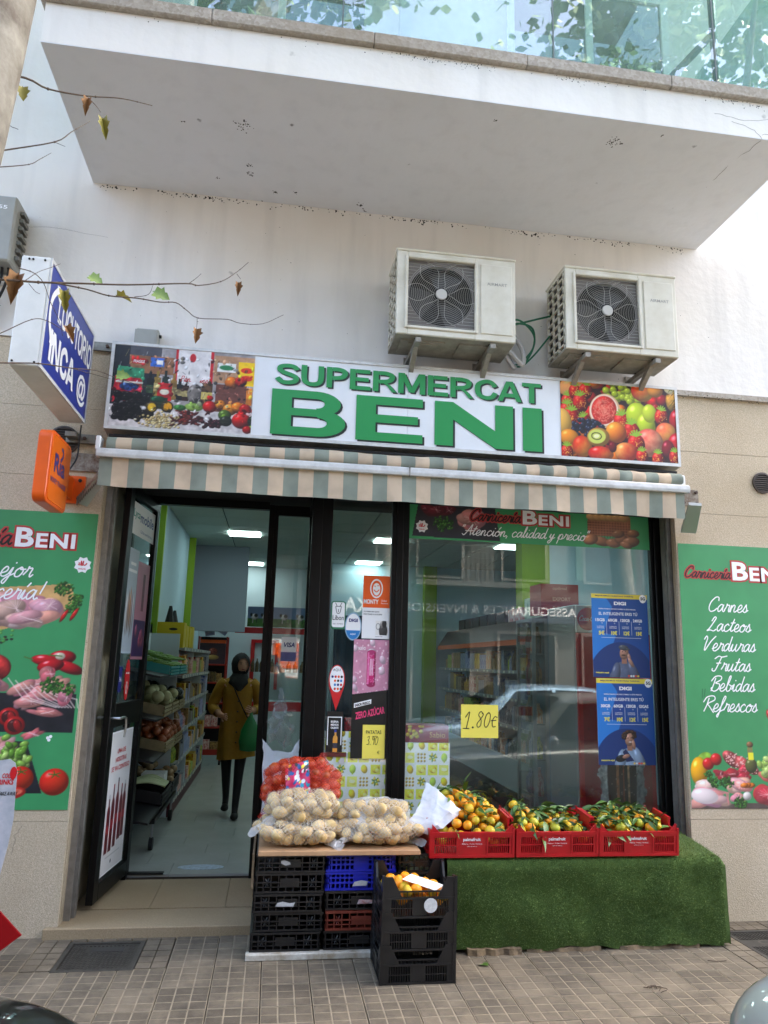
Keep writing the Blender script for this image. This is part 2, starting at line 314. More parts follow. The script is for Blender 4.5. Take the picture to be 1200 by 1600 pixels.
class Canvas:
    """a small painter for flat print; u to the right, v up, in metres from the lower left corner"""
    def __init__(s, w, h, res, c):
        s.w, s.h = w, h; s.nx, s.ny = int(w*res)+1, int(h*res)+1
        s.a = np.zeros((s.ny, s.nx, 3)); s.a[:] = c
        s.X, s.Y = np.meshgrid(np.linspace(0, w, s.nx), np.linspace(0, h, s.ny)); s.n = vnoise(s.ny, s.nx, 24, 3, 3); s.n2 = vnoise(s.ny, s.nx, 9, 9, 3)
    def blend(s, mask, c):
        s.a = s.a*(1-mask[..., None])+np.array(c)*mask[..., None] if np.ndim(c) == 1 else s.a*(1-mask[..., None])+c*mask[..., None]
    def soft(s, d): return np.clip(.5-d/(s.w/s.nx), 0, 1)
    def ell(s, cx, cy, rx, ry, c, ang=0, vol=.55, spec=.35, wob=0, tex=0, c2=None):
        dx, dy = s.X-cx, s.Y-cy; ca, sa = math.cos(ang), math.sin(ang)
        u = (dx*ca+dy*sa)/rx; v = (-dx*sa+dy*ca)/ry; r = np.sqrt(u*u+v*v)*(1+wob*(s.n2-.5)*2)
        mask = s.soft((r-1)*min(rx, ry)); c = np.array(c)
        if not vol: s.blend(mask, c); return
        z = np.sqrt(np.clip(1-r*r, 0, 1)); nx, ny = u*ca-v*sa, u*sa+v*ca
        l = np.clip(-.45*nx+.55*ny+.7*z, 0, 1); sh = (1-vol)+vol*1.25*l
        base = c[None, None]*np.ones_like(s.a)
        if c2 is not None: k = np.clip((nx*.6-ny*.4+.5+(s.n-.5)*.8), 0, 1)[..., None]; base = base*(1-k)+np.array(c2)*k
        colr = base*sh[..., None]*(1+tex*(s.n-.5)*2)[..., None]
        sp = np.clip((l-.93)/.07, 0, 1)**2*spec*z; colr = colr+sp[..., None]
        s.blend(mask, np.clip(colr, 0, 1))
    def poly(s, pts, c, tex=0, c2=None):
        ins = np.zeros(s.X.shape, bool); n = len(pts)
        for i in range(n):
            (x1, y1), (x2, y2) = pts[i], pts[(i+1) % n]
            if y1 == y2: continue
            cond = ((s.Y >= min(y1, y2)) & (s.Y < max(y1, y2))); ins ^= cond & (s.X < (s.Y-y1)*(x2-x1)/(y2-y1)+x1)
        k = np.array(c)[None, None]*np.ones_like(s.a)*(1+tex*(s.n-.5)*2)[..., None]
        s.blend(ins.astype(float), np.clip(k, 0, 1))
    def rect(s, x0, y0, x1, y1, c, tex=0): s.poly([(x0, y0), (x1, y0), (x1, y1), (x0, y1)], c, tex)
    def line(s, pts, w, c, a=1):
        for (x1, y1), (x2, y2) in zip(pts[:-1], pts[1:]):
            dx, dy = x2-x1, y2-y1; l = dx*dx+dy*dy+1e-12; t = np.clip(((s.X-x1)*dx+(s.Y-y1)*dy)/l, 0, 1)
            d = np.hypot(s.X-x1-t*dx, s.Y-y1-t*dy)-w/2; s.blend(s.soft(d)*a, np.array(c))
    def obj(s, p, name='print', parent=None, face='-y', lift=.0, m=None, **kw):
        r, u, n = basis(face); p = Vector(p)+n*lift; org = ORG[parent.name] if parent else p
        me = bpy.data.meshes.new(name); P = np.array(p-org)+s.X[..., None]*np.array(r)+s.Y[..., None]*np.array(u)
        P = P.reshape(-1, 3); idx = np.arange(s.nx*s.ny).reshape(s.ny, s.nx)
        F = np.stack([idx[:-1, :-1], idx[:-1, 1:], idx[1:, 1:], idx[1:, :-1]], -1).reshape(-1, 4)
        me.vertices.add(len(P)); me.vertices.foreach_set('co', P.ravel()); me.loops.add(F.size); me.loops.foreach_set('vertex_index', F.ravel())
        me.polygons.add(len(F)); me.polygons.foreach_set('loop_start', np.arange(0, F.size, 4)); me.polygons.foreach_set('loop_total', np.full(len(F), 4))
        me.update(); me.validate()
        ca = me.color_attributes.new('print', 'FLOAT_COLOR', 'POINT'); c = np.clip(s.a, 0, 1).reshape(-1, 3)
        c = np.where(c <= .04045, c/12.92, ((c+.055)/1.055)**2.4)*.92; ca.data.foreach_set('color', np.concatenate([c, np.ones((len(c), 1))], 1).astype(np.float32).ravel())
        me.materials.append(m or print_mat()); o = link(name, me, parent)
        if parent is None: o.location = p
        ORG[o.name] = Vector(org); return props(o, **kw)
# ------------------------------------------------------------------ materials of the place
def glass_mat(name, tint, k=1.7, base=.03, rough=0.0, dirt_haze=.0, dc=(.6, .6, .57), d0=0.0):
    m = bpy.data.materials.new(name); m.use_nodes = True; N = m.node_tree; N.nodes.remove(N.nodes['Principled BSDF'])
    out = N.nodes['Material Output']; tr = N_(m, 'ShaderNodeBsdfTransparent'); tr.inputs[0].default_value = lin(tint)+(1,)
    gl = N_(m, 'ShaderNodeBsdfGlossy'); gl.inputs['Roughness'].default_value = rough; fr = N_(m, 'ShaderNodeFresnel'); fr.inputs[0].default_value = 1.5
    ma = N_(m, 'ShaderNodeMath', operation='MULTIPLY_ADD'); ma.inputs[1].default_value = k; ma.inputs[2].default_value = base; ma.use_clamp = True
    L_(m, fr.outputs[0], ma.inputs[0]); ge = N_(m, 'ShaderNodeNewGeometry'); iv = N_(m, 'ShaderNodeMath', operation='SUBTRACT'); iv.inputs[0].default_value = 1; L_(m, ge.outputs['Backfacing'], iv.inputs[1])
    fb_ = N_(m, 'ShaderNodeMath', operation='MULTIPLY'); L_(m, ma.outputs[0], fb_.inputs[0]); L_(m, iv.outputs[0], fb_.inputs[1]); mx = N_(m, 'ShaderNodeMixShader'); L_(m, fb_.outputs[0], mx.inputs[0]); L_(m, tr.outputs[0], mx.inputs[1]); L_(m, gl.outputs[0], mx.inputs[2])
    last = mx
    if dirt_haze:
        df = N_(m, 'ShaderNodeBsdfDiffuse'); df.inputs[0].default_value = dc+(1,); tc = N_(m, 'ShaderNodeTexCoord')
        nz = N_(m, 'ShaderNodeTexNoise', Scale=3.5, Detail=8.0); L_(m, tc.outputs['Object'], nz.inputs['Vector'])
        rp = ramp(m, nz.outputs[0], [(.40, d0), (.8, dirt_haze)]); m2 = N_(m, 'ShaderNodeMixShader'); L_(m, rp, m2.inputs[0]); L_(m, mx.outputs[0], m2.inputs[1]); L_(m, df.outputs[0], m2.inputs[2]); last = m2
    L_(m, last.outputs[0], out.inputs[0]); return m
def plaster(name, c, stain=.25, spots=.0):
    m = mat(name, c, .88, bump=.30, bs=17, detail=10); b = m.node_tree.nodes['Principled BSDF']; tc = N_(m, 'ShaderNodeTexCoord')
    n1 = N_(m, 'ShaderNodeTexNoise', Scale=.9, Detail=8.0); L_(m, tc.outputs['Object'], n1.inputs['Vector'])
    mp = N_(m, 'ShaderNodeMapping'); mp.inputs['Scale'].default_value = (5, 5, .5); L_(m, tc.outputs['Object'], mp.inputs[0])
    n2 = N_(m, 'ShaderNodeTexNoise', Scale=1.6, Detail=6.0); L_(m, mp.outputs[0], n2.inputs['Vector'])
    f1 = ramp(m, n1.outputs[0], [(.42, 0), (.75, stain)]); f2 = ramp(m, n2.outputs[0], [(.5, 0), (.8, stain*.8)])
    c0 = lin(c)+(1,); dk = tuple(v*k for v, k in zip(c0[:3], (.72, .66, .56)))+(1,)
    x = mixc(m, f1, c0, dk); x = mixc(m, f2, x, tuple(v*.62 for v in c0[:3])+(1,))
    if spots:
        vo = N_(m, 'ShaderNodeTexVoronoi', Scale=2.6); L_(m, tc.outputs['Object'], vo.inputs['Vector'])
        n3 = N_(m, 'ShaderNodeTexNoise', Scale=30.0, Detail=4.0); L_(m, tc.outputs['Object'], n3.inputs['Vector'])
        ad = N_(m, 'ShaderNodeMath', operation='MULTIPLY_ADD'); L_(m, n3.outputs[0], ad.inputs[0]); ad.inputs[1].default_value = .14; L_(m, vo.outputs['Distance'], ad.inputs[2])
        f3 = ramp(m, ad.outputs[0], [(.085, spots), (.125, 0)]); x = mixc(m, f3, x, (.03, .03, .03, 1))
    L_(m, x, b.inputs['Base Color']); return m
def speckle(name, c, scale=230, k=.45, bump=.5, tint=(1, .93, .8)):
    m = mat(name, c, .85); b = m.node_tree.nodes['Principled BSDF']; tc = N_(m, 'ShaderNodeTexCoord')
    vo = N_(m, 'ShaderNodeTexVoronoi', Scale=float(scale)); L_(m, tc.outputs['Object'], vo.inputs['Vector'])
    n1 = N_(m, 'ShaderNodeTexNoise', Scale=1.3, Detail=8.0); L_(m, tc.outputs['Object'], n1.inputs['Vector'])
    n2 = N_(m, 'ShaderNodeTexNoise', Scale=float(scale)*.35, Detail=3.0); L_(m, tc.outputs['Object'], n2.inputs['Vector'])
    c0 = lin(c)+(1,); sp = N_(m, 'ShaderNodeSeparateColor'); L_(m, vo.outputs['Color'], sp.inputs[0])
    f = ramp(m, sp.outputs[0], [(.15, k), (.75, 0)]); x = mixc(m, f, c0, tuple(v*.45*t for v, t in zip(c0[:3], tint))+(1,))
    f2 = ramp(m, n2.outputs[0], [(.4, .35), (.6, 0)]); x = mixc(m, f2, x, tuple(v*.6 for v in c0[:3])+(1,))
    f1 = ramp(m, n1.outputs[0], [(.38, 0), (.72, .62)]); x = mixc(m, f1, x, tuple(v*s_ for v, s_ in zip(c0[:3], (.6, .54, .45)))+(1,))
    L_(m, x, b.inputs['Base Color']); bp = N_(m, 'ShaderNodeBump'); bp.inputs['Strength'].default_value = bump; bp.inputs['Distance'].default_value = .004
    L_(m, vo.outputs['Distance'], bp.inputs['Height']); L_(m, bp.outputs[0], b.inputs['Normal']); return m
M_plaster = plaster('white_plaster', (.90, .885, .865), .42, .6)
M_soffit = plaster('soffit_paint', (.86, .87, .89), .24, .9)
M_fascia = plaster('fascia_plaster', (.91, .90, .88), .4, .3)
M_clad = speckle('washed_stone', (.83, .765, .665))
M_jamb = speckle('jamb_stone', (.72, .66, .56), 300, .5)
M_coping = speckle('coping_marble', (.70, .67, .63), 60, .5, .2)
M_step = speckle('step_stone', (.66, .58, .46), 330, .4, .2)
M_alu = mat('aluminium_guide', (.62, .60, .57), .45, .6, var=.3, vs_=14)
M_black = mat('black_lacquer', (.04, .04, .04), .38, 0, spec=.22, var=.35, vs_=30, bump=.05, bs=90)
M_dark = mat('dark_void', (.03, .03, .032), .8)
M_glass = glass_mat('shop_glass', (.975, .99, .985), 1.9, .03, dirt_haze=.04)
M_bglass = glass_mat('balcony_glass', (.84, .93, .92), 2.2, .12, dirt_haze=.38, dc=(.46, .60, .58), d0=.13)  # milky teal over the panes paints in the pale, hazy sky reflection
M_white = mat('white_paint', (.88, .88, .87), .4, var=.08, vs_=8)
M_whitep = mat('white_print', (.93, .93, .93), .4)
M_blackp = mat('black_print', (.05, .05, .05), .4)
M_chrome = mat('brushed_metal', (.75, .75, .74), .28, 1)
M_galv = mat('galvanised_steel', (.55, .54, .51), .5, .7, var=.35, vs_=25)
M_rubber = mat('black_rubber', (.05, .05, .05), .75)
# paving
M_tile = mat('paving_concrete', (.50, .45, .375), .85, var=.35, vs_=5, bump=.5, bs=150, detail=6)
def tile_tone(m):
    b = m.node_tree.nodes['Principled BSDF']; src = b.inputs['Base Color'].links[0].from_socket
    oi = N_(m, 'ShaderNodeObjectInfo'); r = ramp(m, oi.outputs['Random'], [(0, .62), (.5, .9), (1, 1.0)])
    ge = N_(m, 'ShaderNodeNewGeometry'); nz = N_(m, 'ShaderNodeTexNoise', Scale=2.0, Detail=9.0, Roughness=.75); L_(m, ge.outputs['Position'], nz.inputs['Vector'])
    r2 = ramp(m, nz.outputs[0], [(.36, .50), (.56, 1.0)])
    x = mixc(m, 1.0, src, r, 'MULTIPLY'); x = mixc(m, 1.0, x, r2, 'MULTIPLY'); L_(m, x, b.inputs['Base Color'])
tile_tone(M_tile)
M_grout = mat('paving_joint', (.26, .22, .18), .95)
M_asph = mat('asphalt', (.27, .27, .27), .9, var=.3, vs_=40, bump=.5, bs=200)
# ------------------------------------------------------------------ ground, pavement, road
g = MB().box(-60, 60, -70, 30, -.4, -.16).build('ground', mat('earth', (.4, .37, .33), .95), kind='structure')
road = MB().box(-40, 40, -8.3, -2.32, -.16, -.13).build('road', M_asph, kind='structure')
pv = MB().box(-40, 40, -2.15, 14, -.16, -.014).build('pavement', M_grout, kind='structure')
pv2 = MB().box(-40, 40, -11.2, -8.46, -.16, 0).build('far_pavement', M_tile, kind='structure')
kb = MB()
kerb = None
for i in range(20):
    mb = MB().box(-8+i*.9, -8+i*.9+.893, -2.318, -2.155, -.16, 0.0)
    if i == 0: kerb = mb.build('kerb', M_coping, bev=.008, kind='structure'); kme = kerb.data
    else:
        o = link('kerb_stone', kme, kerb, (i*.9, 0, 0))
MB().box(-40, 40, -8.45, -8.305, -.16, 0).build('far_kerb', M_coping, kind='structure')
def tile_mesh(seed):
    r = random.Random(seed); mb = MB(); s = .25; g_ = .0032; mb.m = 1; mb.box(g_, s-g_, g_, s-g_, -.014, -.0024); mb.m = 0
    n = 3; c = (s-2*g_)/n
    for i in range(n):
        for j in range(n):
            x0, y0 = g_+i*c, g_+j*c; k = .0048; d = .0022; h = -.0002+r.uniform(-.0006, .0006)
            b0 = [(x0+k*.5, y0+k*.5), (x0+c-k*.5, y0+k*.5), (x0+c-k*.5, y0+c-k*.5), (x0+k*.5, y0+c-k*.5)]
            b1 = [(x0+k+d, y0+k+d), (x0+c-k-d, y0+k+d), (x0+c-k-d, y0+c-k-d), (x0+k+d, y0+c-k-d)]
            mb.add([(a, b, -.0030) for a, b in b0]+[(a, b, h) for a, b in b1], [(4,5,6,7),(0,1,5,4),(1,2,6,5),(2,3,7,6),(3,0,4,7)])
    return mb
M_sand = mat('groove_sand', (.59, .54, .455), .95, var=.4, vs_=9)
tms = [tile_mesh(i).mesh('paving_tile', [M_tile, M_sand]) for i in range(4)]
HOLES = [(-1.06, -.64, -.50, -.08), (2.93, 3.6, -.62, -.16)]
M_pool = MB()
for i in range(-48, 56):
    for j in range(-9, 0):
        x, y = i*.25+.03, j*.25+.02
        if y+.25 > .01 and -1.15 < x: pass
        if any(x+.2 > a and x+.05 < b and y+.2 > c and y+.05 < d for a, b, c, d in HOLES): continue
        if y < -2.14: continue
        if -10 <= i <= 17:
            o = link('paving_tile', tms[rnd.randrange(4)], pv, None); o.location = (x-ORG['pavement'].x, y-ORG['pavement'].y, rnd.uniform(-.0012, .0012)-ORG['pavement'].z)
            o.rotation_euler = (rnd.uniform(-.004, .004), rnd.uniform(-.004, .004), 0)
        else:
            M_pool.box(x+.003, x+.247, y+.003, y+.247, -.014, 0)
cs_ = MB(); cs_.m = 0
for i in range(-12, 18):
    for j in range(-9, 0):
        x, y = i*.25+.03, j*.25+.02; H_ = [q for q in HOLES if x+.2 > q[0] and x+.05 < q[1] and y+.2 > q[2] and y+.05 < q[3]]
        if not H_: continue
        a, b, c, d = H_[0]
        for u in range(3):
            for v in range(3):
                x0, y0 = x+.004+u*.0816, y+.004+v*.0816; x1, y1 = x0+.076, y0+.076
                for e in ((x0, min(x1, a-.004), y0, y1), (max(x0, b+.004), x1, y0, y1), (max(x0, a-.004), min(x1, b+.004), y0, min(y1, c-.004)), (max(x0, a-.004), min(x1, b+.004), max(y0, d+.004), y1)):
                    if e[1]-e[0] > .006 and e[3]-e[2] > .006: cs_.box(*e, -.014, -.0003)
cs_.build('cut_paving', M_tile, pv, kind='stuff')
M_pool.build('distant_paving', M_tile, pv, kind='stuff')
def manhole(label, x0, x1, y0, y1, m, txt=None):
    t = thing('manhole_cover', label, 'manhole cover', ((x0+x1)/2, (y0+y1)/2, -.014))
    f = MB(); w = .025
    for a in ((x0, x1, y0, y0+w), (x0, x1, y1-w, y1), (x0, x0+w, y0+w, y1-w), (x1-w, x1, y0+w, y1-w)): f.box(*a, -.014, .001)
    f.build('rim', m, t); p = MB().box(x0+w+.004, x1-w-.004, y0+w+.004, y1-w-.004, -.014, -.006)
    n = int((x1-x0-2*w)/.022); k = int((y1-y0-2*w)/.022)
    for i in range(n):
        for j in range(k):
            xx = x0+w+.008+i*.022; yy = y0+w+.008+j*.022
            if abs(j-k*.78) < 2 and abs(i-n*.55) < 5: continue
            if txt and abs(j-k*.55) < 2.4: continue
            p.box(xx, xx+.013, yy, yy+.013, -.007, -.001)
    p.build('plate', m, t)
    if txt: text(txt, (x0+.12, y0+(y1-y0)*.5, -.006), .36, .07, mat('iron_light', (.36, .34, .31), .7), t, 'z', .01, lift=.003)
    else: MB().box((x0+x1)/2-.07, (x0+x1)/2+.11, y0+(y1-y0)*.66, y0+(y1-y0)*.82, -.008, -.002).build('name_plate', mat('iron_dark', (.2, .19, .18), .6), t)
M_iron = mat('cast_iron', (.30, .285, .26), .6, .3, var=.4, vs_=20)
manhole('square grey metal manhole cover in the paving before the shop door', *HOLES[0], M_iron)
manhole('large rectangular manhole cover in the paving right of the green covered stand', *HOLES[1], M_iron, 'CLIMA')
# ------------------------------------------------------------------ the building
B = thing('shop_building', 'pale building with white plaster upstairs, stone clad shop front and glazed balcony', 'building', (0, .1, 0))
XL, XR, HB = -1.155, 2.85, 9.0
mb = MB(); mb.box(-9, 11, -.012, .3, 3.70, HB); mb.build('upper_wall', M_plaster, B)
mb = MB(); mb.box(-9, XL-.01, .03, .3, -.02, 3.7); mb.box(XR+.01, 11, .03, .3, -.02, 3.7); mb.box(XL-.01, XR+.01, .03, .3, 2.84, 3.7); mb.build('lower_wall', M_dark, B)
rows = [0.0, .64, 1.17, 1.70, 2.23, 2.76, 3.23, 3.695]
def clad(x0, x1, r0=0):
    for k in range(r0, len(rows)-1):
        x = x0; odd = (k % 2)*.0
        while x < x1-.02:
            xe = min(x+1.0, x1)
            MB().box(x+.0012, xe-.0012, rnd.uniform(-.001, .001), .03, rows[k]+.0012, rows[k+1]-.0012).build('cladding_panel', M_clad, B)
            x = xe
clad(-4.16, XL); clad(XR+0.0, 5.9); clad(XL, XR, 5)
mb = MB(); mb.box(-9, -4.17, 0, .03, 0, 3.69); mb.box(5.91, 11, 0, .03, 0, 3.69); mb.build('plain_cladding', M_clad, B)
MB().box(XR+.02, 11, -.03, .0, 3.66, 3.70).build('drip_ledge', M_coping, B)
mb = MB().box(-9, 11, -.05, 8, HB, HB+.25); mb.build('roof_slab', M_plaster, B)
mb = MB(); mb.box(-9, 11, 12.0, 12.3, 0, HB); mb.box(-9.3, -9, .3, 12.3, 0, HB); mb.box(11, 11.3, .3, 12.3, 0, HB); mb.box(-9, 11, 8, 12, HB, HB+.2); mb.build('rear_wall', M_plaster, B)
# upper storey doors behind the balcony
for x0 in (-.9, 1.6):
    f = MB(); 
    for a in ((x0, x0+.06, 5.1, 7.2), (x0+1.34, x0+1.4, 5.1, 7.2), (x0+.06, x0+1.34, 7.14, 7.2), (x0+.67, x0+.73, 5.1, 7.14)): f.box(a[0], a[1], -.05, -.013, a[2], a[3])
    fo = f.build('balcony_door', M_white, B)
    MB().box(x0+.06, x0+.67, -.03, -.02, 5.1, 7.14).build('pane', glass_mat('dark_pane', (.25, .3, .3), 2, .1), fo)
    MB().box(x0+.73, x0+1.34, -.03, -.02, 5.1, 7.14).build('pane', bpy.data.materials['dark_pane'], fo)
# balcony
sz, fy = 4.905, -1.245; bx0, bx1 = -1.44, 3.15
mb = MB(); mb.box(bx0, bx1, fy, -.012, sz+.002, 5.16); mb.build('balcony_slab', M_fascia, B)
MB().box(bx0+.0, bx1-.0, fy+.0, -.014, sz-.004, sz+.0015).build('balcony_soffit', M_soffit, B)
x = bx0-.03
while x < bx1-.05:
    xe = min(x+.93, bx1+.03); MB().box(x+.001, xe-.001, fy-.035, fy+.16, 5.162, 5.245).build('coping_stone', M_coping, B, bev=.006); x = xe
for xs in (bx0-.03, bx1-.16):
    MB().box(xs, xs+.19, fy+.162, -.013, 5.162, 5.245).build('coping_stone', M_coping, B, bev=.006)
MB().box(bx0, bx1, fy+.015, fy+.075, 5.247, 5.285).build('balcony_rail_channel', mat('steel_channel', (.42, .44, .44), .4, .6), B)
for a, b in ((-1.42, -1.105), (-1.098, .203), (.21, 1.513), (1.52, 2.60), (2.607, 3.13)):
    MB().box(a, b, fy+.038, fy+.050, 5.27, 6.3).build('balcony_glass', M_bglass, B)
for xj in (-1.1015, .2065, 1.5165, 2.6035):
    MB().box(xj-.004, xj+.004, fy+.034, fy+.054, 5.27, 6.3).build('glass_joint', mat('joint_grey', (.35, .40, .40), .5), B)
for xs in (bx0+.03, bx1-.045):
    MB().box(xs, xs+.012, fy+.06, -.02, 5.27, 6.3).build('balcony_glass', M_bglass, B)
MB().box(.62, .70, -.75, -.67, 5.17, 8.2).build('balcony_post', M_white, B)
mb = MB(); mb.tube([(2.1, -.6, 5.2), (3.0, -.6, 6.3)], .03, 6); mb.tube([(2.75, -1.0, 5.2), (2.75, -1.0, 7.4)], .025, 6); mb.build('balcony_brace', mat('blue_grey_steel', (.2, .25, .3), .4, .3), B)
MB().box(-1.6, 3.3, -1.5, -.013, 8.2, 8.35).build('upper_balcony_slab', M_fascia, B)
def on_soffit(a, b): d = FW+RT*((a-600)/1155.)-UP*((b-800)/1155.); return CAMP+d*((4.9009-CAMP.z)/d.z)
M_moss = mat('black_moss', (.10, .095, .085), .95); r = random.Random(17); mb = MB()
def speck(p, u, v, s_):
    n = r.randrange(4, 7); k = [s_*r.uniform(.5, 1.2) for _ in range(n)]; mb.quad(*[tuple(Vector(p)+u*k[i]*math.cos(6.283*i/n)+v*k[i]*math.sin(6.283*i/n)) for i in range(n)])
ux_, uy_, uz_ = Vector((1, 0, 0)), Vector((0, 1, 0)), Vector((0, 0, 1))
for a, b, q, n in ((380, 195, .05, 34), (390, 258, .02, 12), (391, 271, .025, 18), (430, 300, .02, 14), (461, 301, .018, 12), (340, 278, .012, 6), (563, 321, .025, 18), (287, 190, .012, 5), (958, 223, .045, 34), (774, 188, .01, 4), (570, 328, .02, 10), (412, 317, .02, 14), (1034, 212, .01, 4)):
    c_ = on_soffit(a, b)
    for _ in range(n): speck(c_+Vector((r.gauss(0, q*.5), r.gauss(0, q*.5), 0)), ux_, -uy_, r.uniform(.002, .008))
for _ in range(620):
    x = r.uniform(-1.4, 3.1); k = abs(mnoise.noise(Vector((x*1.9, 3.3, 0))))
    if r.random() < k*2.2+.06: speck((x, -.0128, 4.895-abs(r.gauss(0, .018))), ux_, uz_, r.uniform(.002, .009))
for _ in range(260):
    x = r.choice([r.gauss(.95, .12), r.gauss(.62, .1), r.uniform(-1.3, 3), r.gauss(1.7, .15), r.gauss(2.7, .1)]); speck((x, fy-.0008, 5.155-abs(r.gauss(0, .02))), ux_, uz_, r.uniform(.001, .005))
for _ in range(90): speck((r.uniform(-2, 3.3), -.0128, r.uniform(3.75, 4.8)), ux_, uz_, r.uniform(.001, .004))
for _ in range(60): speck((r.uniform(2.9, 4), -.0315, 3.655+r.gauss(0, .01)), ux_, uz_, r.uniform(.002, .006))
mb.build('moss_specks', M_moss, B, kind='stuff')
mb = MB()
def crack(P, w_, off):
    Q = [Vector(p) for p in P]; R = []
    for i in range(len(Q)-1):
        for k in range(5): R.append(Q[i].lerp(Q[i+1], k/5)+Vector((r.gauss(0, .005), 0, r.gauss(0, .004))))
    R.append(Q[-1]); mb.tube(R, w_, 3)
crack([(2.86, fy-.0002, 4.91), (2.80, fy-.0002, 4.97), (2.66, fy-.0002, 5.0)], .0012, 0); crack([(2.86, fy-.0002, 4.93), (2.97, fy-.0002, 4.97), (3.1, fy-.0002, 5.0)], .0012, 0); crack([(2.55, fy-.0002, 5.04), (2.75, fy-.0002, 5.02), (2.98, fy-.0002, 5.06)], .001, 0)
crack([(2.86, fy+.01, 4.9008), (2.80, fy+.25, 4.9008), (2.79, fy+.5, 4.9008)], .0012, 0); crack([(-2.0, -.0122, 4.50), (-1.7, -.0122, 4.52), (-1.3, -.0122, 4.49)], .0008, 0); crack([(-1.46, -.0002, .46), (-1.45, -.0002, .56), (-1.42, -.0002, .62)], .0015, 0)
mb.build('hairline_cracks', mat('crack_dark', (.35, .33, .30), .95), B, kind='stuff')
# door and window surround
for xa, xb, s_ in ((XL-.0, XL-.0, 1), (XR, XR, -1)):
    o_ = MB(); x0 = xa if s_ > 0 else xa
    # stone reveal strip, slot, roller shutter guide
    if s_ > 0:
        MB().box(XL-.02, XL, .0315, .085, 0, 2.86).build('jamb_stone', M_jamb, B, bev=.004)
        mb = MB().box(XL-.03, XL+.035, .10, .125, .05, 2.9).box(XL-.03, XL+.05, .15, .205, .05, 2.9).box(XL-.03, XL+.0, .125, .15, .05, 2.9)
        mb.build('shutter_guide', M_alu, B)
        MB().box(XL-.1, XL-.002, .085, .99, 0.06, 2.86).build('recess_side_wall', M_jamb, B)
    else:
        MB().box(XR, XR+.02, .0315, .065, 0, 2.86).build('jamb_stone', M_jamb, B, bev=.004)
        mb = MB().box(XR-.02, XR+.03, .085, .105, .05, 2.9).box(XR-.015, XR+.03, .125, .19, .05, 2.9).box(XR+.0, XR+.03, .105, .125, .05, 2.9)
        mb.build('shutter_guide', M_alu, B)
MB().box(XL-.02, XR+.02, .0, 1.1, 2.86, 2.95).build('opening_head', mat('head_dark', (.1, .1, .1), .7), B)
# step and threshold
MB().box(-1.235, .4, -.03, .30, -.014, .058).build('doorstep', M_step, B, bev=.006)
for i in range(3):
    MB().box(-1.155+i*.47, min(-1.155+i*.47+.467, .26), .303, .94, 0, .061+.0005*i).build('threshold_tile', M_step, B)
# front window: frame members and panes
GY = .25
wf = MB(); fr = lambda mb_, x0, x1, z0, z1, y0=GY-.03, y1=GY+.03: mb_.box(x0, x1, y0, y1, z0, z1)
m1 = MB(); fr(m1, .225, .30, .06, 2.84); m1.box(.30, .372, GY-.015, GY+.03, .06, 2.84); m1.build('window_post', M_black, B, bev=.003)
m1 = MB(); fr(m1, .80, .925, .50, 2.84); m1.box(.835, .88, GY-.042, GY-.03, .5, 2.84); m1.build('window_post', M_black, B, bev=.003)
m1 = MB(); fr(m1, 2.80, XR+.01, .50, 2.84); m1.box(2.775, 2.80, GY-.01, GY+.03, .5, 2.84); m1.build('window_post', M_black, B, bev=.003)
fr(MB(), .372, .80, .50, .56).build('window_rail', M_black, B); fr(MB(), .925, 2.80, .50, .56).build('window_rail', M_black, B)
fr(MB(), .372, .80, 2.76, 2.84).build('window_rail', M_black, B); fr(MB(), .925, 2.80, 2.76, 2.84).build('window_rail', M_black, B)
MB().box(.30, XR, GY-.02, GY+.08, 0, .497).build('window_plinth', M_clad, B)
MB().box(.372, .80, GY-.004, GY+.004, .56, 2.76).build('window_pane', M_glass, B)
MB().box(.925, 2.80, GY-.004, GY+.004, .56, 2.76).build('window_pane', M_glass, B)
# recess return and door line
DY = .96
MB().box(.255, .265, GY+.03, DY-.03, .14, 2.80).build('window_pane', M_glass, B)
MB().box(.235, .30, GY+.03, DY+.02, .06, .14).box(.235, .30, GY+.03, DY+.02, 2.76, 2.84).box(.235, .31, DY-.03, DY+.03, .14, 2.76).build('return_frame', M_black, B)
MB().box(-.088, -.045, DY-.035, DY+.035, .06, 2.84).box(-.045, -.012, DY-.02, DY+.03, .06, 2.84).build('door_post', M_black, B, bev=.003)
MB().box(-.012, .235, DY-.02, DY+.02, .06, .14).box(-.012, .235, DY-.02, DY+.02, 2.76, 2.84).build('sidelight_rail', M_black, B)
MB().box(-.012, .235, DY-.004, DY+.004, .14, 2.76).build('sidelight_pane', M_glass, B)
MB().box(-1.155, -.088, DY-.03, DY+.03, 2.80, 2.86).box(-1.155, -1.12, DY-.03, DY+.03, .06, 2.8).box(-.985, -.95, DY-.03, DY+.03, .06, 2.8).build('door_frame', M_black, B)
MB().box(-1.12, -.985, DY-.004, DY+.004, .08, 2.8).build('side_pane', M_glass, B)
MB().box(XL+.0, XL+.035, .205, .27, .06, 2.84).build('front_frame', M_black, B)
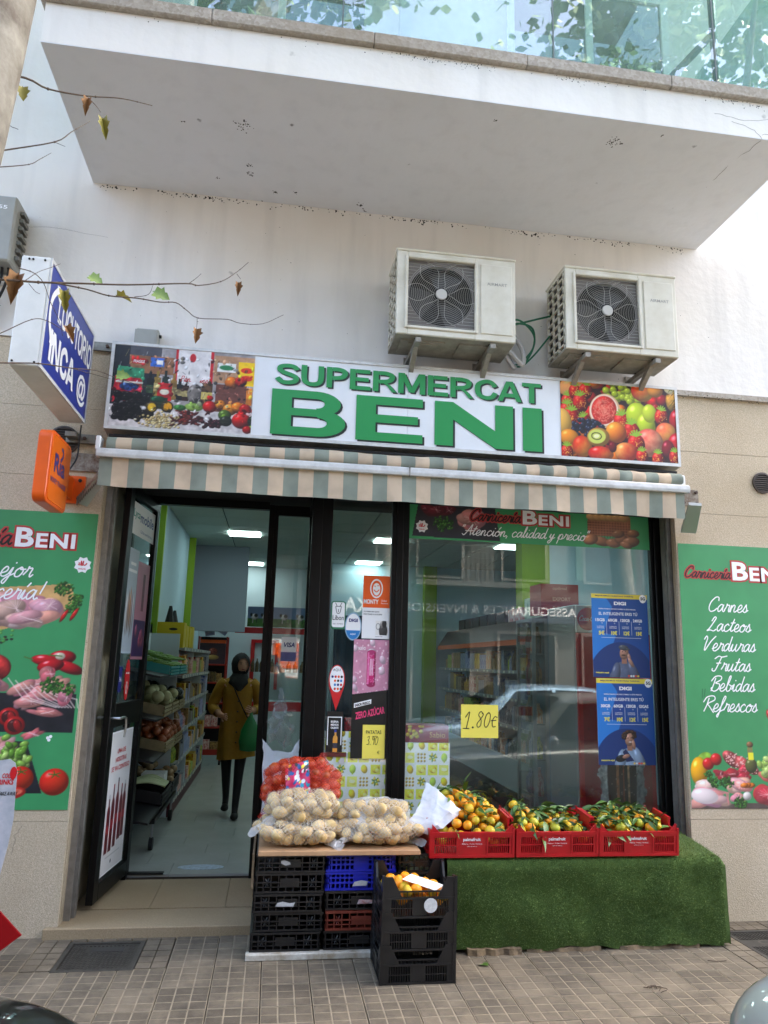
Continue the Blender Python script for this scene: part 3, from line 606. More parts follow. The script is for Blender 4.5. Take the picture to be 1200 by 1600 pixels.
# the open door leaf, hinged at the door line and swung out (local x runs from hinge to handle edge)
hx, hy = -.962, .985; ex, ey = -1.045, .235; LW = math.hypot(ex-hx, ey-hy); ang = math.atan2(ey-hy, ex-hx)
D = thing('door', 'open black framed glass shop door with posters and metal handle, swung outwards', 'door', (hx, hy, .10), rot=(0, 0, ang))
DH = 2.70
def dbox(x0, x1, z0, z1, y0=-.022, y1=.022): return MB().box(x0, x1, y0, y1, z0, z1)
dbox(LW-.095, LW, 0, DH).build('stile', M_black, D, local=True, bev=.003)
dbox(0, .07, 0, DH).build('stile', M_black, D, local=True, bev=.003)
for z0, z1 in ((0, .10), (1.055, 1.21), (DH-.07, DH)): dbox(.07, LW-.095, z0, z1).build('rail', M_black, D, local=True, bev=.003)
dbox(.07, LW-.095, .10, 1.055, -.004, .004).build('pane', M_glass, D, local=True)
dbox(.07, LW-.095, 1.21, DH-.07, -.004, .004).build('pane', M_glass, D, local=True)
for sgn in (1, -1):
    h = MB(); h.tube([(LW-.05, sgn*.02, 1.12), (LW-.05, sgn*.075, 1.12)], .009, 8); h.tube([(LW-.05, sgn*.075, 1.12), (LW-.12, sgn*.078, 1.122), (LW-.16, sgn*.078, 1.115), (LW-.175, sgn*.078, 1.06), (LW-.165, sgn*.075, .99)], [.009, .009, .0095, .008, .007], 8)
    h.build('handle', M_chrome, D, local=True, smooth=True)
# ------------------------------------------------------------------ shop interior (parts of the building)
M_iwall = mat('interior_wall', (.70, .80, .84), .8, var=.05, vs_=2)
M_igrey = mat('interior_grey_wall', (.55, .58, .62), .85)
M_lime = mat('lime_paint', (.50, .62, .12), .6)
M_ctile = mat('ceiling_tile', (.72, .77, .74), .9, bump=.2, bs=120)
M_ftile = mat('floor_porcelain', (.66, .67, .64), .22, var=.12, vs_=3)
M_lamp = mat('lamp_diffuser', (.95, .98, .98), .4, emit=((.86, .98, 1.0), 1.35))
IX0, IX1, IZ, IY1 = -1.26, 4.6, 3.3, 11.6
mb = MB(); mb.box(IX0-.1, IX0, 1.0, 6.4, 0, IZ+.1); mb.build('inner_wall', M_iwall, B)
MB().box(IX0-.4, IX0-.101, 1.0, 11.7, 0, IZ+.1).build('inner_wall', M_iwall, B)
MB().box(IX1, IX1+.1, .3, 11.7, 0, IZ+.1).build('inner_wall', M_iwall, B)
MB().box(IX0-.1, IX1, IY1, IY1+.1, 0, IZ+.1).build('inner_wall', M_iwall, B)
MB().box(IX0, -.44, 6.42, 6.52, 2.02, IZ).build('bulkhead', M_igrey, B)
MB().box(XR+.09, IX1, .31, .40, 0, IZ).build('inner_wall', M_iwall, B)
MB().box(-3, IX1+.1, .31, 11.7, IZ+.03, IZ+.12).build('ceiling_deck', mat('ceiling_void', (.25, .28, .28), .8), B)
MB().box(-1.4, IX1, 1.0, 11.6, -.01, .06).build('floor_base', M_grout, B)
LIGHTS = [(-.68, 2.75), (-.68, 5.0), (1.33, 5.0), (1.33, 7.4), (3.1, 2.7), (3.1, 5.0), (-.68, 8.2), (3.1, 8.2), (2.0, 1.3), (3.3, 1.2), (2.0, 3.2)]  # last three panels are unseen, added to brighten the interior behind the window
fm = MB().box(.009, .591, .009, .591, 0, .02).mesh('t', M_ctile)
ly = 1.05
for i in range(10):
    for j in range(18):
        x, y = IX0+i*.6, ly+j*.6
        if x > IX1-.3 or y > IY1-.3: continue
        o = link('ceiling_tile', fm, B, Vector((x, y, IZ+.002))-ORG[B.name])
MB().box(IX0, IX1, .29, 1.05, IZ, IZ+.02).build('ceiling_edge', M_ctile, B)
for a, b in LIGHTS:
    MB().box(a, a+.42, b, b+.36, IZ-.012, IZ+.001).build('ceiling_light', M_lamp, B)
tm = MB().box(.0012, .5988, .0012, .2988, 0, .018).mesh('floor_tile', M_ftile)
for j in range(31):
    for i in range(-1, 3 if j < 18 else 6):
        x = IX0+(i-.33*(j % 3))*.6; y = .995+j*.3
        if x+.6 < IX0 or x > IX1-.6: continue
        link('floor_tile', tm, B, Vector((x, y, .062))-ORG[B.name])
for y0, d, pr_ in ((3.01, .05, .06), (5.75, .06, .09)):
    MB().box(IX0+.001, IX0+pr_, y0, y0+d, .08, IZ).build('pilaster', M_lime, B)
for x0, y0, w, d in ((3.02, 3.9, .36, .25), (2.55, 7.7, .22, .15)):
    MB().box(x0, x0+w, y0, y0+d, .08, IZ).build('pilaster', M_lime, B)
MB().box(3.38, IX1, 3.9, 4.1, .08, IZ).box(IX1-.9, IX1, 4.1, 4.2, .08, IZ).build('partition_wall', M_iwall, B)
MB().box(.95, IX1, 7.86, 8.0, .08, IZ).build('partition_wall', M_iwall, B)
# blue curtain
mb = MB(); pr = [(1.0+k*.03, 7.7+.04*math.sin(k*1.1)) for k in range(34)]
mb.rings([[(a, b, z) for a, b in pr] for z in (.1, 2.4)], cap=False, closed=False)
mb.build('curtain', mat('blue_curtain', (.12, .22, .3), .8), label='dark blue curtain hanging at the back of the shop', cat='curtain', smooth=True)
# ------------------------------------------------------------------ shop sign (light box over the awning)
S = thing('shop_sign', 'long white light box sign with green supermarket lettering and fruit photos above the awning', 'shop sign', (.8, -.1, 3.0))
M_sface = mat('sign_face', (.90, .91, .92), .35, var=.06, vs_=5)
M_sframe = mat('sign_frame', (.84, .84, .83), .4, .1, var=.2, vs_=18)
sx0, sx1, z0, z1, yf = -1.15, 2.805, 3.045, 3.642, -.2
mb = MB(); mb.hexa([(sx0, yf+.012, z0), (sx1, yf+.012, z0), (sx1, -.0135, z0-.02), (sx0, -.0135, z0-.02), (sx0, yf+.012, z1), (sx1, yf+.012, z1), (sx1, -.0135, z1), (sx0, -.0135, z1)])
mb.build('sign_box', mat('sign_body', (.72, .72, .70), .45, .2, var=.3, vs_=20), S)
for a in ((sx0, sx1, z1-.02, z1), (sx0, sx1, z0, z0+.022), (sx0, sx0+.02, z0+.022, z1-.02), (sx1-.02, sx1, z0+.022, z1-.02)):
    MB().box(a[0], a[1], yf-.006, yf+.012, a[2], a[3]).build('sign_frame', M_sframe, S)
for xa, xb in ((sx0+.02, .82), (.822, sx1-.02)): MB().box(xa, xb, yf+.002, yf+.0115, z0+.022, z1-.02).build('sign_face', M_sface, S)
M_green = mat('green_vinyl', (.13, .56, .30), .35); M_gsh = mat('dark_vinyl', (.10, .13, .12), .4)
def letters_beni(p, w, h, m, parent, lift, face='-y', gap=.07):
    """wide block capitals built as shapes"""
    k = .27; t = .26
    def B_():
        n = 10; o = [(0,0),(.62,0)]+[(.62+.38*math.sin(a), .275-.275*math.cos(a)) for a in [math.pi*i/n*.92 for i in range(1, n+1)]]
        o += [(.60+.34*math.sin(a), .77-.23*math.cos(a)) for a in [math.pi*(.12+.88*i/n) for i in range(0, n+1)]]+[(0,1)]
        return o
    def holeB(): return None
    fs = []
    def rect(x0, y0, x1, y1): fs.append([(x0,y0),(x1,y0),(x1,y1),(x0,y1)])
    ws = [1.0, .95, 1.12, .3]; tot = sum(ws)+3*gap*2.0; x = 0; g_ = gap*2.0
    # B from stem, three bars and two bowls
    def bowl(cy, ry, rx, tx, ty, xs):
        n = 12; out = [(xs+rx*math.sin(math.pi*i/n), cy-ry*math.cos(math.pi*i/n)) for i in range(n+1)]
        inn = [(xs+(rx-tx)*math.sin(math.pi*i/n), cy-(ry-ty)*math.cos(math.pi*i/n)) for i in range(n+1)]
        for i in range(n): fs.append([out[i], out[i+1], inn[i+1], inn[i]])
    rect(0, 0, .27, 1)
    rect(.27, 0, .62, .19); rect(.27, .435, .62, .60); rect(.27, .83, .60, 1)
    bowl(.30, .30, .38, .25, .19, .62); bowl(.725, .275, .33, .22, .17, .60)
    fs[:] = [[(max(a, 0), min(b, 1)) for a, b in f] for f in fs]
    x = ws[0]+g_; rect(x, 0, x+.27, 1)
    for a, b in ((0, .19), (.41, .59), (.81, 1)): rect(x+.27, a, x+ws[1]*(.97 if a != .41 else .90), b)
    x += ws[1]+g_; rect(x, 0, x+.26, 1); rect(x+ws[2]-.26, 0, x+ws[2], 1)
    fs.append([(x+.26, 1), (x+.26, .60), (x+ws[2]-.26, 0), (x+ws[2]-.26, .40)])
    x += ws[2]+g_; rect(x, 0, x+.28, 1); tot = x+.28
    vs, ff = [], []
    for i_, f in enumerate(fs):
        ff.append(tuple(range(len(vs), len(vs)+len(f)))); vs += [(a/tot*w, b*h, (i_ % 13)*.00006) for a, b in f]
    r, u, n = basis(face); p = Vector(p)+n*lift; mb = MB(); mb.add([p+r*a[0]+u*a[1]+n*a[2] for a in vs], ff)
    return mb.build('letters', m, parent)
letters_beni((-.10+.014, yf, 3.085-.012), 1.875, .315, M_gsh, S, .0012); letters_beni((-.10, yf, 3.085), 1.875, .315, M_green, S, .0022)
vf = block_vf('SUPERMERCAT', .188); put(vf, (-.088+.012, yf, 3.435-.009), 1.86, .150, '-y', M_gsh, S, 'lettering', .0012); put(vf, (-.088, yf, 3.435), 1.86, .150, '-y', M_green, S, 'lettering', .0026)
# right fruit photograph
def fruit_print(w, h, seed, res=240):
    c = Canvas(w, h, res, (.16, .05, .04)); r = random.Random(seed)
    red, org_, yel = (.80, .10, .08), (.95, .48, .10), (.97, .72, .25)
    for i in range(60): c.ell(r.uniform(0, w), r.uniform(0, h), .05, .05, r.choice([red, (.6, .06, .08), org_]), vol=.8, tex=.3)
    def straw(x, y, s=1, a=0):
        c.ell(x, y, .052*s, .065*s, (.84, .12, .10), a, vol=.6, tex=.35, c2=(.6, .03, .05))
        for k in range(34):
            q, t = r.uniform(0, 6.28), r.uniform(0, .85); c.ell(x+.05*s*t*math.cos(q), y+.06*s*t*math.sin(q), .0022, .003, (.98, .75, .3), vol=0)
        for k in range(6): q = a+1.57+(k-2.5)*.5; c.line([(x, y+.05*s), (x+.035*s*math.cos(q), y+.05*s+.035*s*math.sin(q))], .010*s, (.55, .72, .2))
    c.ell(.10, .52, .12, .07, (.96, .66, .40), .3, vol=.3); c.ell(.25, .56, .055, .045, org_, tex=.2)
    for x, y, s, a in ((.06, .40, 1.0, .2), (.11, .48, .9, 0), (.19, .49, 1, -.3), (.05, .33, 1.1, .1), (.15, .40, 1.1, .2), (.08, .28, 1.2, 0), (.17, .25, 1, .4)): straw(x, y, s, a)
    for i in range(26): c.ell(.33+r.uniform(0, .24), .50+r.uniform(-.05, .08), .027, .025, (.70, .78, .18), vol=.45, spec=.5)
    for i in range(14): c.ell(.49+r.uniform(0, .1), .40+r.uniform(0, .12), .026, .024, (.72, .80, .2), vol=.45, spec=.5)
    c.ell(.33, .355, .115, .130, (.97, .80, .62), -.35, vol=.15); c.ell(.325, .36, .103, .118, (.98, .90, .82), -.35, vol=0); c.ell(.325, .36, .094, .108, (.87, .20, .16), -.35, vol=.2, tex=.25)
    for k in range(9): q = k*.7; c.line([(.325, .36), (.325+.09*math.cos(q), .36+.10*math.sin(q))], .002, (.97, .6, .5))
    for k in range(200):
        q, t = r.uniform(0, 6.28), r.uniform(.1, .9); c.ell(.325+.09*t*math.cos(q), .36+.1*t*math.sin(q), .002, .006, (.97, .55, .45), q, vol=0)
    for k in range(60): c.ell(.19+r.uniform(-.11, .12), .21+r.uniform(-.07, .07), .019, .019, (.10, .13, .22), vol=.7, spec=.6)
    straw(.46, .27, 1.25, .3)
    c.ell(.62, .52, .085, .075, (.86, .22, .10), vol=.5, c2=(.95, .72, .25)); c.ell(.72, .54, .06, .055, (.93, .60, .2), vol=.5); c.ell(.88, .47, .08, .10, (.78, .55, .20), vol=.6, tex=.9, c2=(.35, .3, .1)); c.ell(.84, .56, .05, .04, (.9, .85, .65), vol=.3)
    for k in range(40): x, y = r.uniform(.82, .95), r.uniform(.40, .56); c.line([(x, y), (x+.02, y+.025)], .005, r.choice([(.35, .40, .15), (.85, .62, .25), (.5, .3, .1)]))
    c.ell(.58, .33, .090, .105, (.74, .82, .16), .2, vol=.45, spec=.55); c.ell(.64, .27, .07, .09, (.74, .82, .16), 0, vol=.45, spec=.5); c.ell(.67, .36, .055, .07, (.78, .84, .2), 0, vol=.35)
    straw(.76, .34, 1.0, -.2); c.ell(.89, .32, .07, .09, (.72, .06, .10), vol=.6, spec=.8)
    c.ell(.79, .22, .080, .080, (.93, .42, .26), vol=.5, c2=(.97, .70, .3), spec=.4); straw(.53, .21, 1.2, .2)
    c.ell(.01, .24, .07, .11, (.97, .74, .34), vol=.4); c.ell(.06, .14, .07, .06, (.95, .58, .16), vol=.4); c.ell(.06, .05, .06, .04, (.9, .5, .15)); c.ell(.155, .08, .072, .078, (.86, .20, .08), .2, vol=.5, c2=(.97, .6, .2))
    c.ell(.41, .20, .078, .078, (.96, .60, .18), -.4, vol=.5, c2=(.96, .42, .1)); c.ell(.275, .155, .085, .070, (.75, .55, .22), .2, vol=.4); c.ell(.265, .160, .066, .052, (.80, .83, .38), .2, vol=0); c.ell(.262, .162, .022, .014, (.95, .94, .72), .2, vol=0)
    for k in range(26): q = k*.2417; c.ell(.262+.036*math.cos(q), .162+.025*math.sin(q), .003, .005, (.12, .12, .08), q, vol=0)
    c.ell(.66, .14, .105, .105, (.90, .36, .30), vol=.5, c2=(.96, .66, .5), tex=.1); straw(.56, .12, 1.25, .1); c.ell(.88, .14, .08, .09, (.76, .10, .14), vol=.6, spec=.7); c.ell(.80, .10, .05, .07, (.5, .04, .10), vol=.6, spec=.6)
    c.ell(.48, .06, .085, .070, (.96, .62, .3), vol=.4, c2=(.82, .2, .1)); c.ell(.29, .035, .095, .055, (.85, .10, .08), vol=.5, spec=.8, c2=(.97, .5, .2)); c.ell(.38, .09, .03, .04, (.45, .02, .08))
    for x, y in ((.60, .03), (.72, .02), (.85, .04), (.04, .03)): straw(x, y, .9, r.uniform(-.5, .5))
    return c
fp = fruit_print(.87, .555, 4); fp.obj((1.915, yf, z0+.0225), 'fruit_picture', S, lift=.0015)
def grocery_print(w, h):
    c = Canvas(w, h, 240, (.80, .78, .76)); r = random.Random(8); c.rect(0, h*.28, w, h, (.62, .60, .60), .1)
    c.rect(0, h*.25, .30, h, (.13, .14, .17)); c.rect(.10, .42, .30, h, (.30, .30, .33)); c.rect(0, 0, w, h*.26, (.82, .80, .80), .1)
    c.rect(.10, .37, .38, .49, (.58, .40, .28), .15); c.rect(.11, .43, .20, .47, (.78, .12, .12)); c.rect(.23, .42, .32, .48, (.22, .42, .78)); c.rect(.27, .435, .31, .465, (.92, .92, .9))
    c.rect(.40, .25, .62, h, (.90, .88, .87)); c.rect(.39, .25, .405, h, (.78, .12, .16)); c.rect(.615, .3, .635, h, (.78, .12, .16)); c.ell(.50, .5, .02, .03, (.75, .12, .16), vol=0)
    c.rect(.64, .34, w, .53, (.72, .55, .42), .12); c.rect(.66, .42, .78, .48, (.94, .94, .92)); c.ell(.72, .45, .045, .018, (.15, .5, .3), vol=0); c.rect(.66, .14, .86, .33, (.42, .24, .20), .1)
    c.rect(.80, .33, .91, .50, (.95, .78, .10)); c.ell(.855, .44, .04, .02, (.85, .2, .12), vol=0); c.ell(.855, .385, .04, .02, (.85, .2, .12), vol=0)
    c.poly([(.02, .18), (.19, .20), (.20, .40), (.03, .41)], (.20, .55, .40), .3); c.poly([(.01, .16), (.19, .18), (.19, .33), (.02, .34)], (.80, .12, .20), .4); c.ell(.11, .27, .06, .03, (.12, .25, .5), vol=.3, tex=.5); c.line([(.03, .30), (.19, .30)], .012, (.9, .9, .85)); c.line([(.03, .22), (.18, .23)], .01, (.9, .9, .85))
    for x, y, hh, cc in ((.24, .2, .18, (.06, .07, .08)), (.285, .22, .17, (.55, .45, .2)), (.335, .22, .18, (.10, .16, .14)), (.39, .2, .18, (.55, .42, .2)), (.43, .2, .15, (.08, .08, .1)), (.47, .2, .14, (.2, .1, .08))):
        c.rect(x-.02, y, x+.02, y+hh*.75, cc, .2); c.rect(x-.009, y+hh*.7, x+.009, y+hh, cc, .2); c.rect(x-.02, y+hh*.2, x+.02, y+hh*.5, (.75, .68, .45) if x > .26 else (.2, .3, .2), .6)
    c.rect(.29, .19, .38, .31, (.75, .12, .14), .3); c.ell(.335, .25, .03, .02, (.9, .88, .8), vol=0)
    c.ell(.53, .25, .05, .07, (.55, .52, .5), vol=.5, tex=.3); c.rect(.57, .17, .64, .33, (.32, .22, .14), .5); c.rect(.57, .22, .64, .27, (.8, .72, .4)); c.rect(.86, .2, .90, .32, (.88, .5, .15), .3)
    for k in range(60): c.ell(r.uniform(.03, .26), r.uniform(.06, .22), .03, .022, (.07, .06, .07), r.uniform(0, 3), vol=.8, spec=.4)
    c.rect(.25, .13, .36, .21, (.15, .2, .12)); c.ell(.26, .14, .04, .04, (.25, .2, .12)); c.ell(.265, .14, .026, .028, (.85, .68, .15), vol=0); c.ell(.36, .15, .04, .04, (.25, .2, .12)); c.ell(.365, .15, .026, .028, (.88, .62, .1), vol=0); c.ell(.30, .20, .045, .02, (.1, .3, .2), vol=.4)
    for k in range(170): c.ell(r.gauss(.33, .06), r.gauss(.05, .028), .009, .007, r.choice([(.90, .80, .55), (.82, .70, .45), (.95, .88, .68)]), vol=.5)
    for k in range(70): c.ell(r.gauss(.50, .05), r.gauss(.085, .03), .020, .007, r.choice([(.35, .08, .08), (.5, .15, .1), (.28, .06, .07)]), r.uniform(-1, 1), vol=.6)
    c.ell(.53, .16, .06, .028, (.55, .70, .3), vol=.4); c.ell(.44, .15, .04, .02, (.2, .5, .2)); c.poly([(.57, .03), (.66, .02), (.62, .07)], (.92, .92, .92))
    for k in range(40): c.ell(r.gauss(.66, .035), r.gauss(.055, .018), .012, .012, (.22, .05, .09), vol=.7, spec=.5)
    for x, y, a, cc in ((.63, .17, .045, (.78, .08, .08)), (.63, .23, .02, (.78, .08, .08)), (.70, .19, .035, (.88, .5, .12)), (.76, .16, .045, (.90, .55, .15)), (.81, .18, .04, (.9, .48, .1)), (.73, .12, .042, (.30, .42, .12)), (.74, .08, .04, (.12, .14, .1)), (.84, .09, .062, (.80, .08, .07)), (.86, .17, .04, (.75, .07, .06)), (.93, .09, .05, (.10, .15, .08)), (.92, .04, .03, (.55, .72, .2)), (.76, .35, .045, (.88, .45, .12)), (.82, .36, .04, (.8, .1, .1)), (.88, .03, .03, (.7, .05, .05)), (.93, .16, .03, (.7, .07, .06))):
        c.ell(x, y, a, a*.9, cc, vol=.65, spec=.55, tex=.1)
    for i in range(14): c.line([(0, .01+i*.02), (w, .012+i*.02)], .0006, (.6, .58, .58), .25)
    return c
gp = grocery_print(.905, .555); r = random.Random(44)
for k in range(260):
    x, y = r.uniform(.0, .90), r.uniform(.05, .50); q = gp.a[min(gp.ny-1, int(y*240)), min(gp.nx-1, int(x*240))]*r.choice([.45, .7, 1.35, 1.6]); gp.ell(x, y, r.uniform(.003, .014), r.uniform(.003, .018), tuple(np.clip(q, 0, 1)), r.uniform(0, 3), vol=.3)
for k in range(40): x, y = r.uniform(.02, .9), r.uniform(.15, .5); gp.line([(x, y), (x+r.uniform(-.02, .02), y+r.uniform(.01, .05))], .0025, r.choice([(.95, .95, .93), (.15, .15, .15), (.8, .7, .4)]), .7)
gp.a *= (.86+.28*gp.n[..., None]); gp.obj((sx0+.0205, yf, z0+.0225), 'grocery_picture', S, lift=.0015)
text('FRAGILE', (-1.005, yf, 3.505), .07, .02, M_whitep, S, lift=.0025, bold=.02)
script('Pen', (-.70, yf, 3.40), .022, mat('red_print', (.75, .1, .15), .4), S, lift=.0025); script('ine', (-.575, yf, 3.40), .02, MATS['red_print'], S, lift=.0025)
# ------------------------------------------------------------------ awning
A = thing('awning', 'folded awning with beige and grey green striped valance and white front bar', 'awning', (.8, -.1, 2.7))
m = mat('awning_fabric', (.5, .5, .5), .85, bump=.25, bs=400)
b_ = m.node_tree.nodes['Principled BSDF']; tc = N_(m, 'ShaderNodeTexCoord'); sp = N_(m, 'ShaderNodeSeparateXYZ'); L_(m, tc.outputs['UV'], sp.inputs[0])
fr_ = N_(m, 'ShaderNodeMath', operation='FRACT'); L_(m, sp.outputs[0], fr_.inputs[0]); gt = N_(m, 'ShaderNodeMath', operation='GREATER_THAN'); L_(m, fr_.outputs[0], gt.inputs[0]); gt.inputs[1].default_value = .5
nz = N_(m, 'ShaderNodeTexNoise', Scale=7.0, Detail=8.0); L_(m, tc.outputs['Object'], nz.inputs['Vector']); rp = ramp(m, nz.outputs[0], [(.4, 1), (.75, .72)])
x_ = mixc(m, gt.outputs[0], lin((.52, .55, .50))+(1,), lin((.78, .695, .595))+(1,)); x_ = mixc(m, 1.0, x_, rp, 'MULTIPLY'); L_(m, x_, b_.inputs['Base Color'])
M_awn = m; PIT = .188; ax0, ax1 = -1.105, 2.70
def uvx(o, f):
    me = o.data; uv = me.uv_layers.new(name='u'); org = ORG[o.parent.name]
    for l in me.loops: v = me.vertices[l.vertex_index].co; uv.data[l.index].uv = (f(v.x+org.x), v.z)
def awcloth(name, prof, nx=330, th=0, wav=None, z_=None):
    mb = MB(); rg = []
    for i in range(nx+1):
        x = ax0+(ax1-ax0)*i/nx; rg.append([wav(x, *p) if wav else (x, p[0], p[1]) for p in prof])
    mb.rings(rg, cap=False, closed=False); o = mb.build(name, M_awn, A, smooth=True)
    uvx(o, lambda x: (x-ax0+.018)/PIT); return o
def wv(x, y, z):
    k = (2.806-z)/.18
    return (x, y+k*(.009*math.sin(x*5.3+.6)+.007*math.sin(x*13+1)+.004*math.sin(x*31)), z+(.0015*math.sin(x*9) if k > .95 else 0))
awcloth('valance', [(-.400, 2.806-.180*k/8) for k in range(9)], wav=wv)
n = 14; rollp = [(-.31+.055*math.cos(a), 2.908+.052*math.sin(a)) for a in [math.pi*(.35+1.25*i/n) for i in range(n+1)]]
def rw(x, y, z): s_ = .006*math.sin(x*40+3*math.sin(x*3))*max(0, math.sin(x*.9)); return (x+.02, y+s_-.0, z+s_*.7+.004*math.sin(x*7))
awcloth('rolled_fabric', rollp, nx=500, wav=rw)
mb = MB(); mb.tube([(ax0+.02, -.31, 2.908), (ax1+.03, -.31, 2.908)], .038, 12); mb.build('roller_tube', M_galv, A)
mb = MB()
mb.prism([(-.425, 2.800), (-.43, 2.82), (-.425, 2.848), (-.405, 2.860), (-.36, 2.858), (-.355, 2.835), (-.375, 2.802)], 'x', ax0-.02, ax1+.03)
mb.build('front_bar', mat('white_enamel', (.80, .80, .79), .45, var=.25, vs_=14), A, bev=.003)
MB().box(.80, .806, -.432, -.36, 2.797, 2.863).build('bar_joint', M_galv, A)
MB().box(ax0, ax1+.05, -.24, -.03, 2.985, 3.0).build('awning_hood', M_dark, A)
for x, s_ in ((ax0+.1, 1), (ax1-.1, -1)):
    a = MB(); a.tube([(x, -.06, 2.86), (x+s_*.85, -.16, 2.87), (x+s_*.06, -.30, 2.89)], .022, 8); a.build('folding_arm', M_white, A)
# bracket plates and stub covers at both ends
r_ = MB(); q = [(2.79, -.40, 2.77), (2.86, -.40, 2.78), (2.985, -.02, 2.62), (2.90, -.02, 2.60)]
MB().hexa([(2.765, -.34, 2.735), (2.86, -.34, 2.735), (2.99, -.04, 2.60), (2.87, -.04, 2.60), (2.765, -.34, 2.755), (2.86, -.34, 2.755), (2.99, -.04, 2.622), (2.87, -.04, 2.622)]).build('end_plate', mat('silver_plate', (.70, .71, .71), .4, .5), A)
MB().hexa([(-1.30, -.03, 2.58), (-1.24, -.03, 2.56), (-1.07, -.30, 2.70), (-1.13, -.30, 2.72), (-1.30, -.03, 2.60), (-1.24, -.03, 2.58), (-1.07, -.30, 2.72), (-1.13, -.30, 2.74)]).build('end_plate', MATS['silver_plate'], A)
rb = MB()
for k in range(16):
    t = k/15; rb.box(-1.305+.20*t, -1.300+.20*t, -.05-.25*t, -.03-.25*t, 2.565+.14*t, 2.625+.14*t)
rb.build('grille', M_galv, A)
for x0, x1, za, zb in ((2.90, 3.04, 2.81, 2.93), (-1.42, -1.17, 2.80, 2.92)):
    p = MB().box(x0, x1, -.014, -.001, za, zb).build('wall_plate', mat('rusty_zinc', (.58, .55, .50), .6, .4, c2=(.36, .26, .18), vs_=30), A)
    for q in ((x0+.02, za+.02), (x1-.02, za+.02), (x0+.02, zb-.02), (x1-.02, zb-.02)):
        MB().tube([(q[0], -.0145, q[1]), (q[0], -.028, q[1])], .011, 6).build('bolt', mat('rust', (.30, .22, .18), .8), p)
MB().box(2.71, 2.74, -.36, -.28, 2.86, 2.94).box(-1.15, -1.12, -.36, -.28, 2.86, 2.95).build('end_cap', M_white, A, bev=.006)
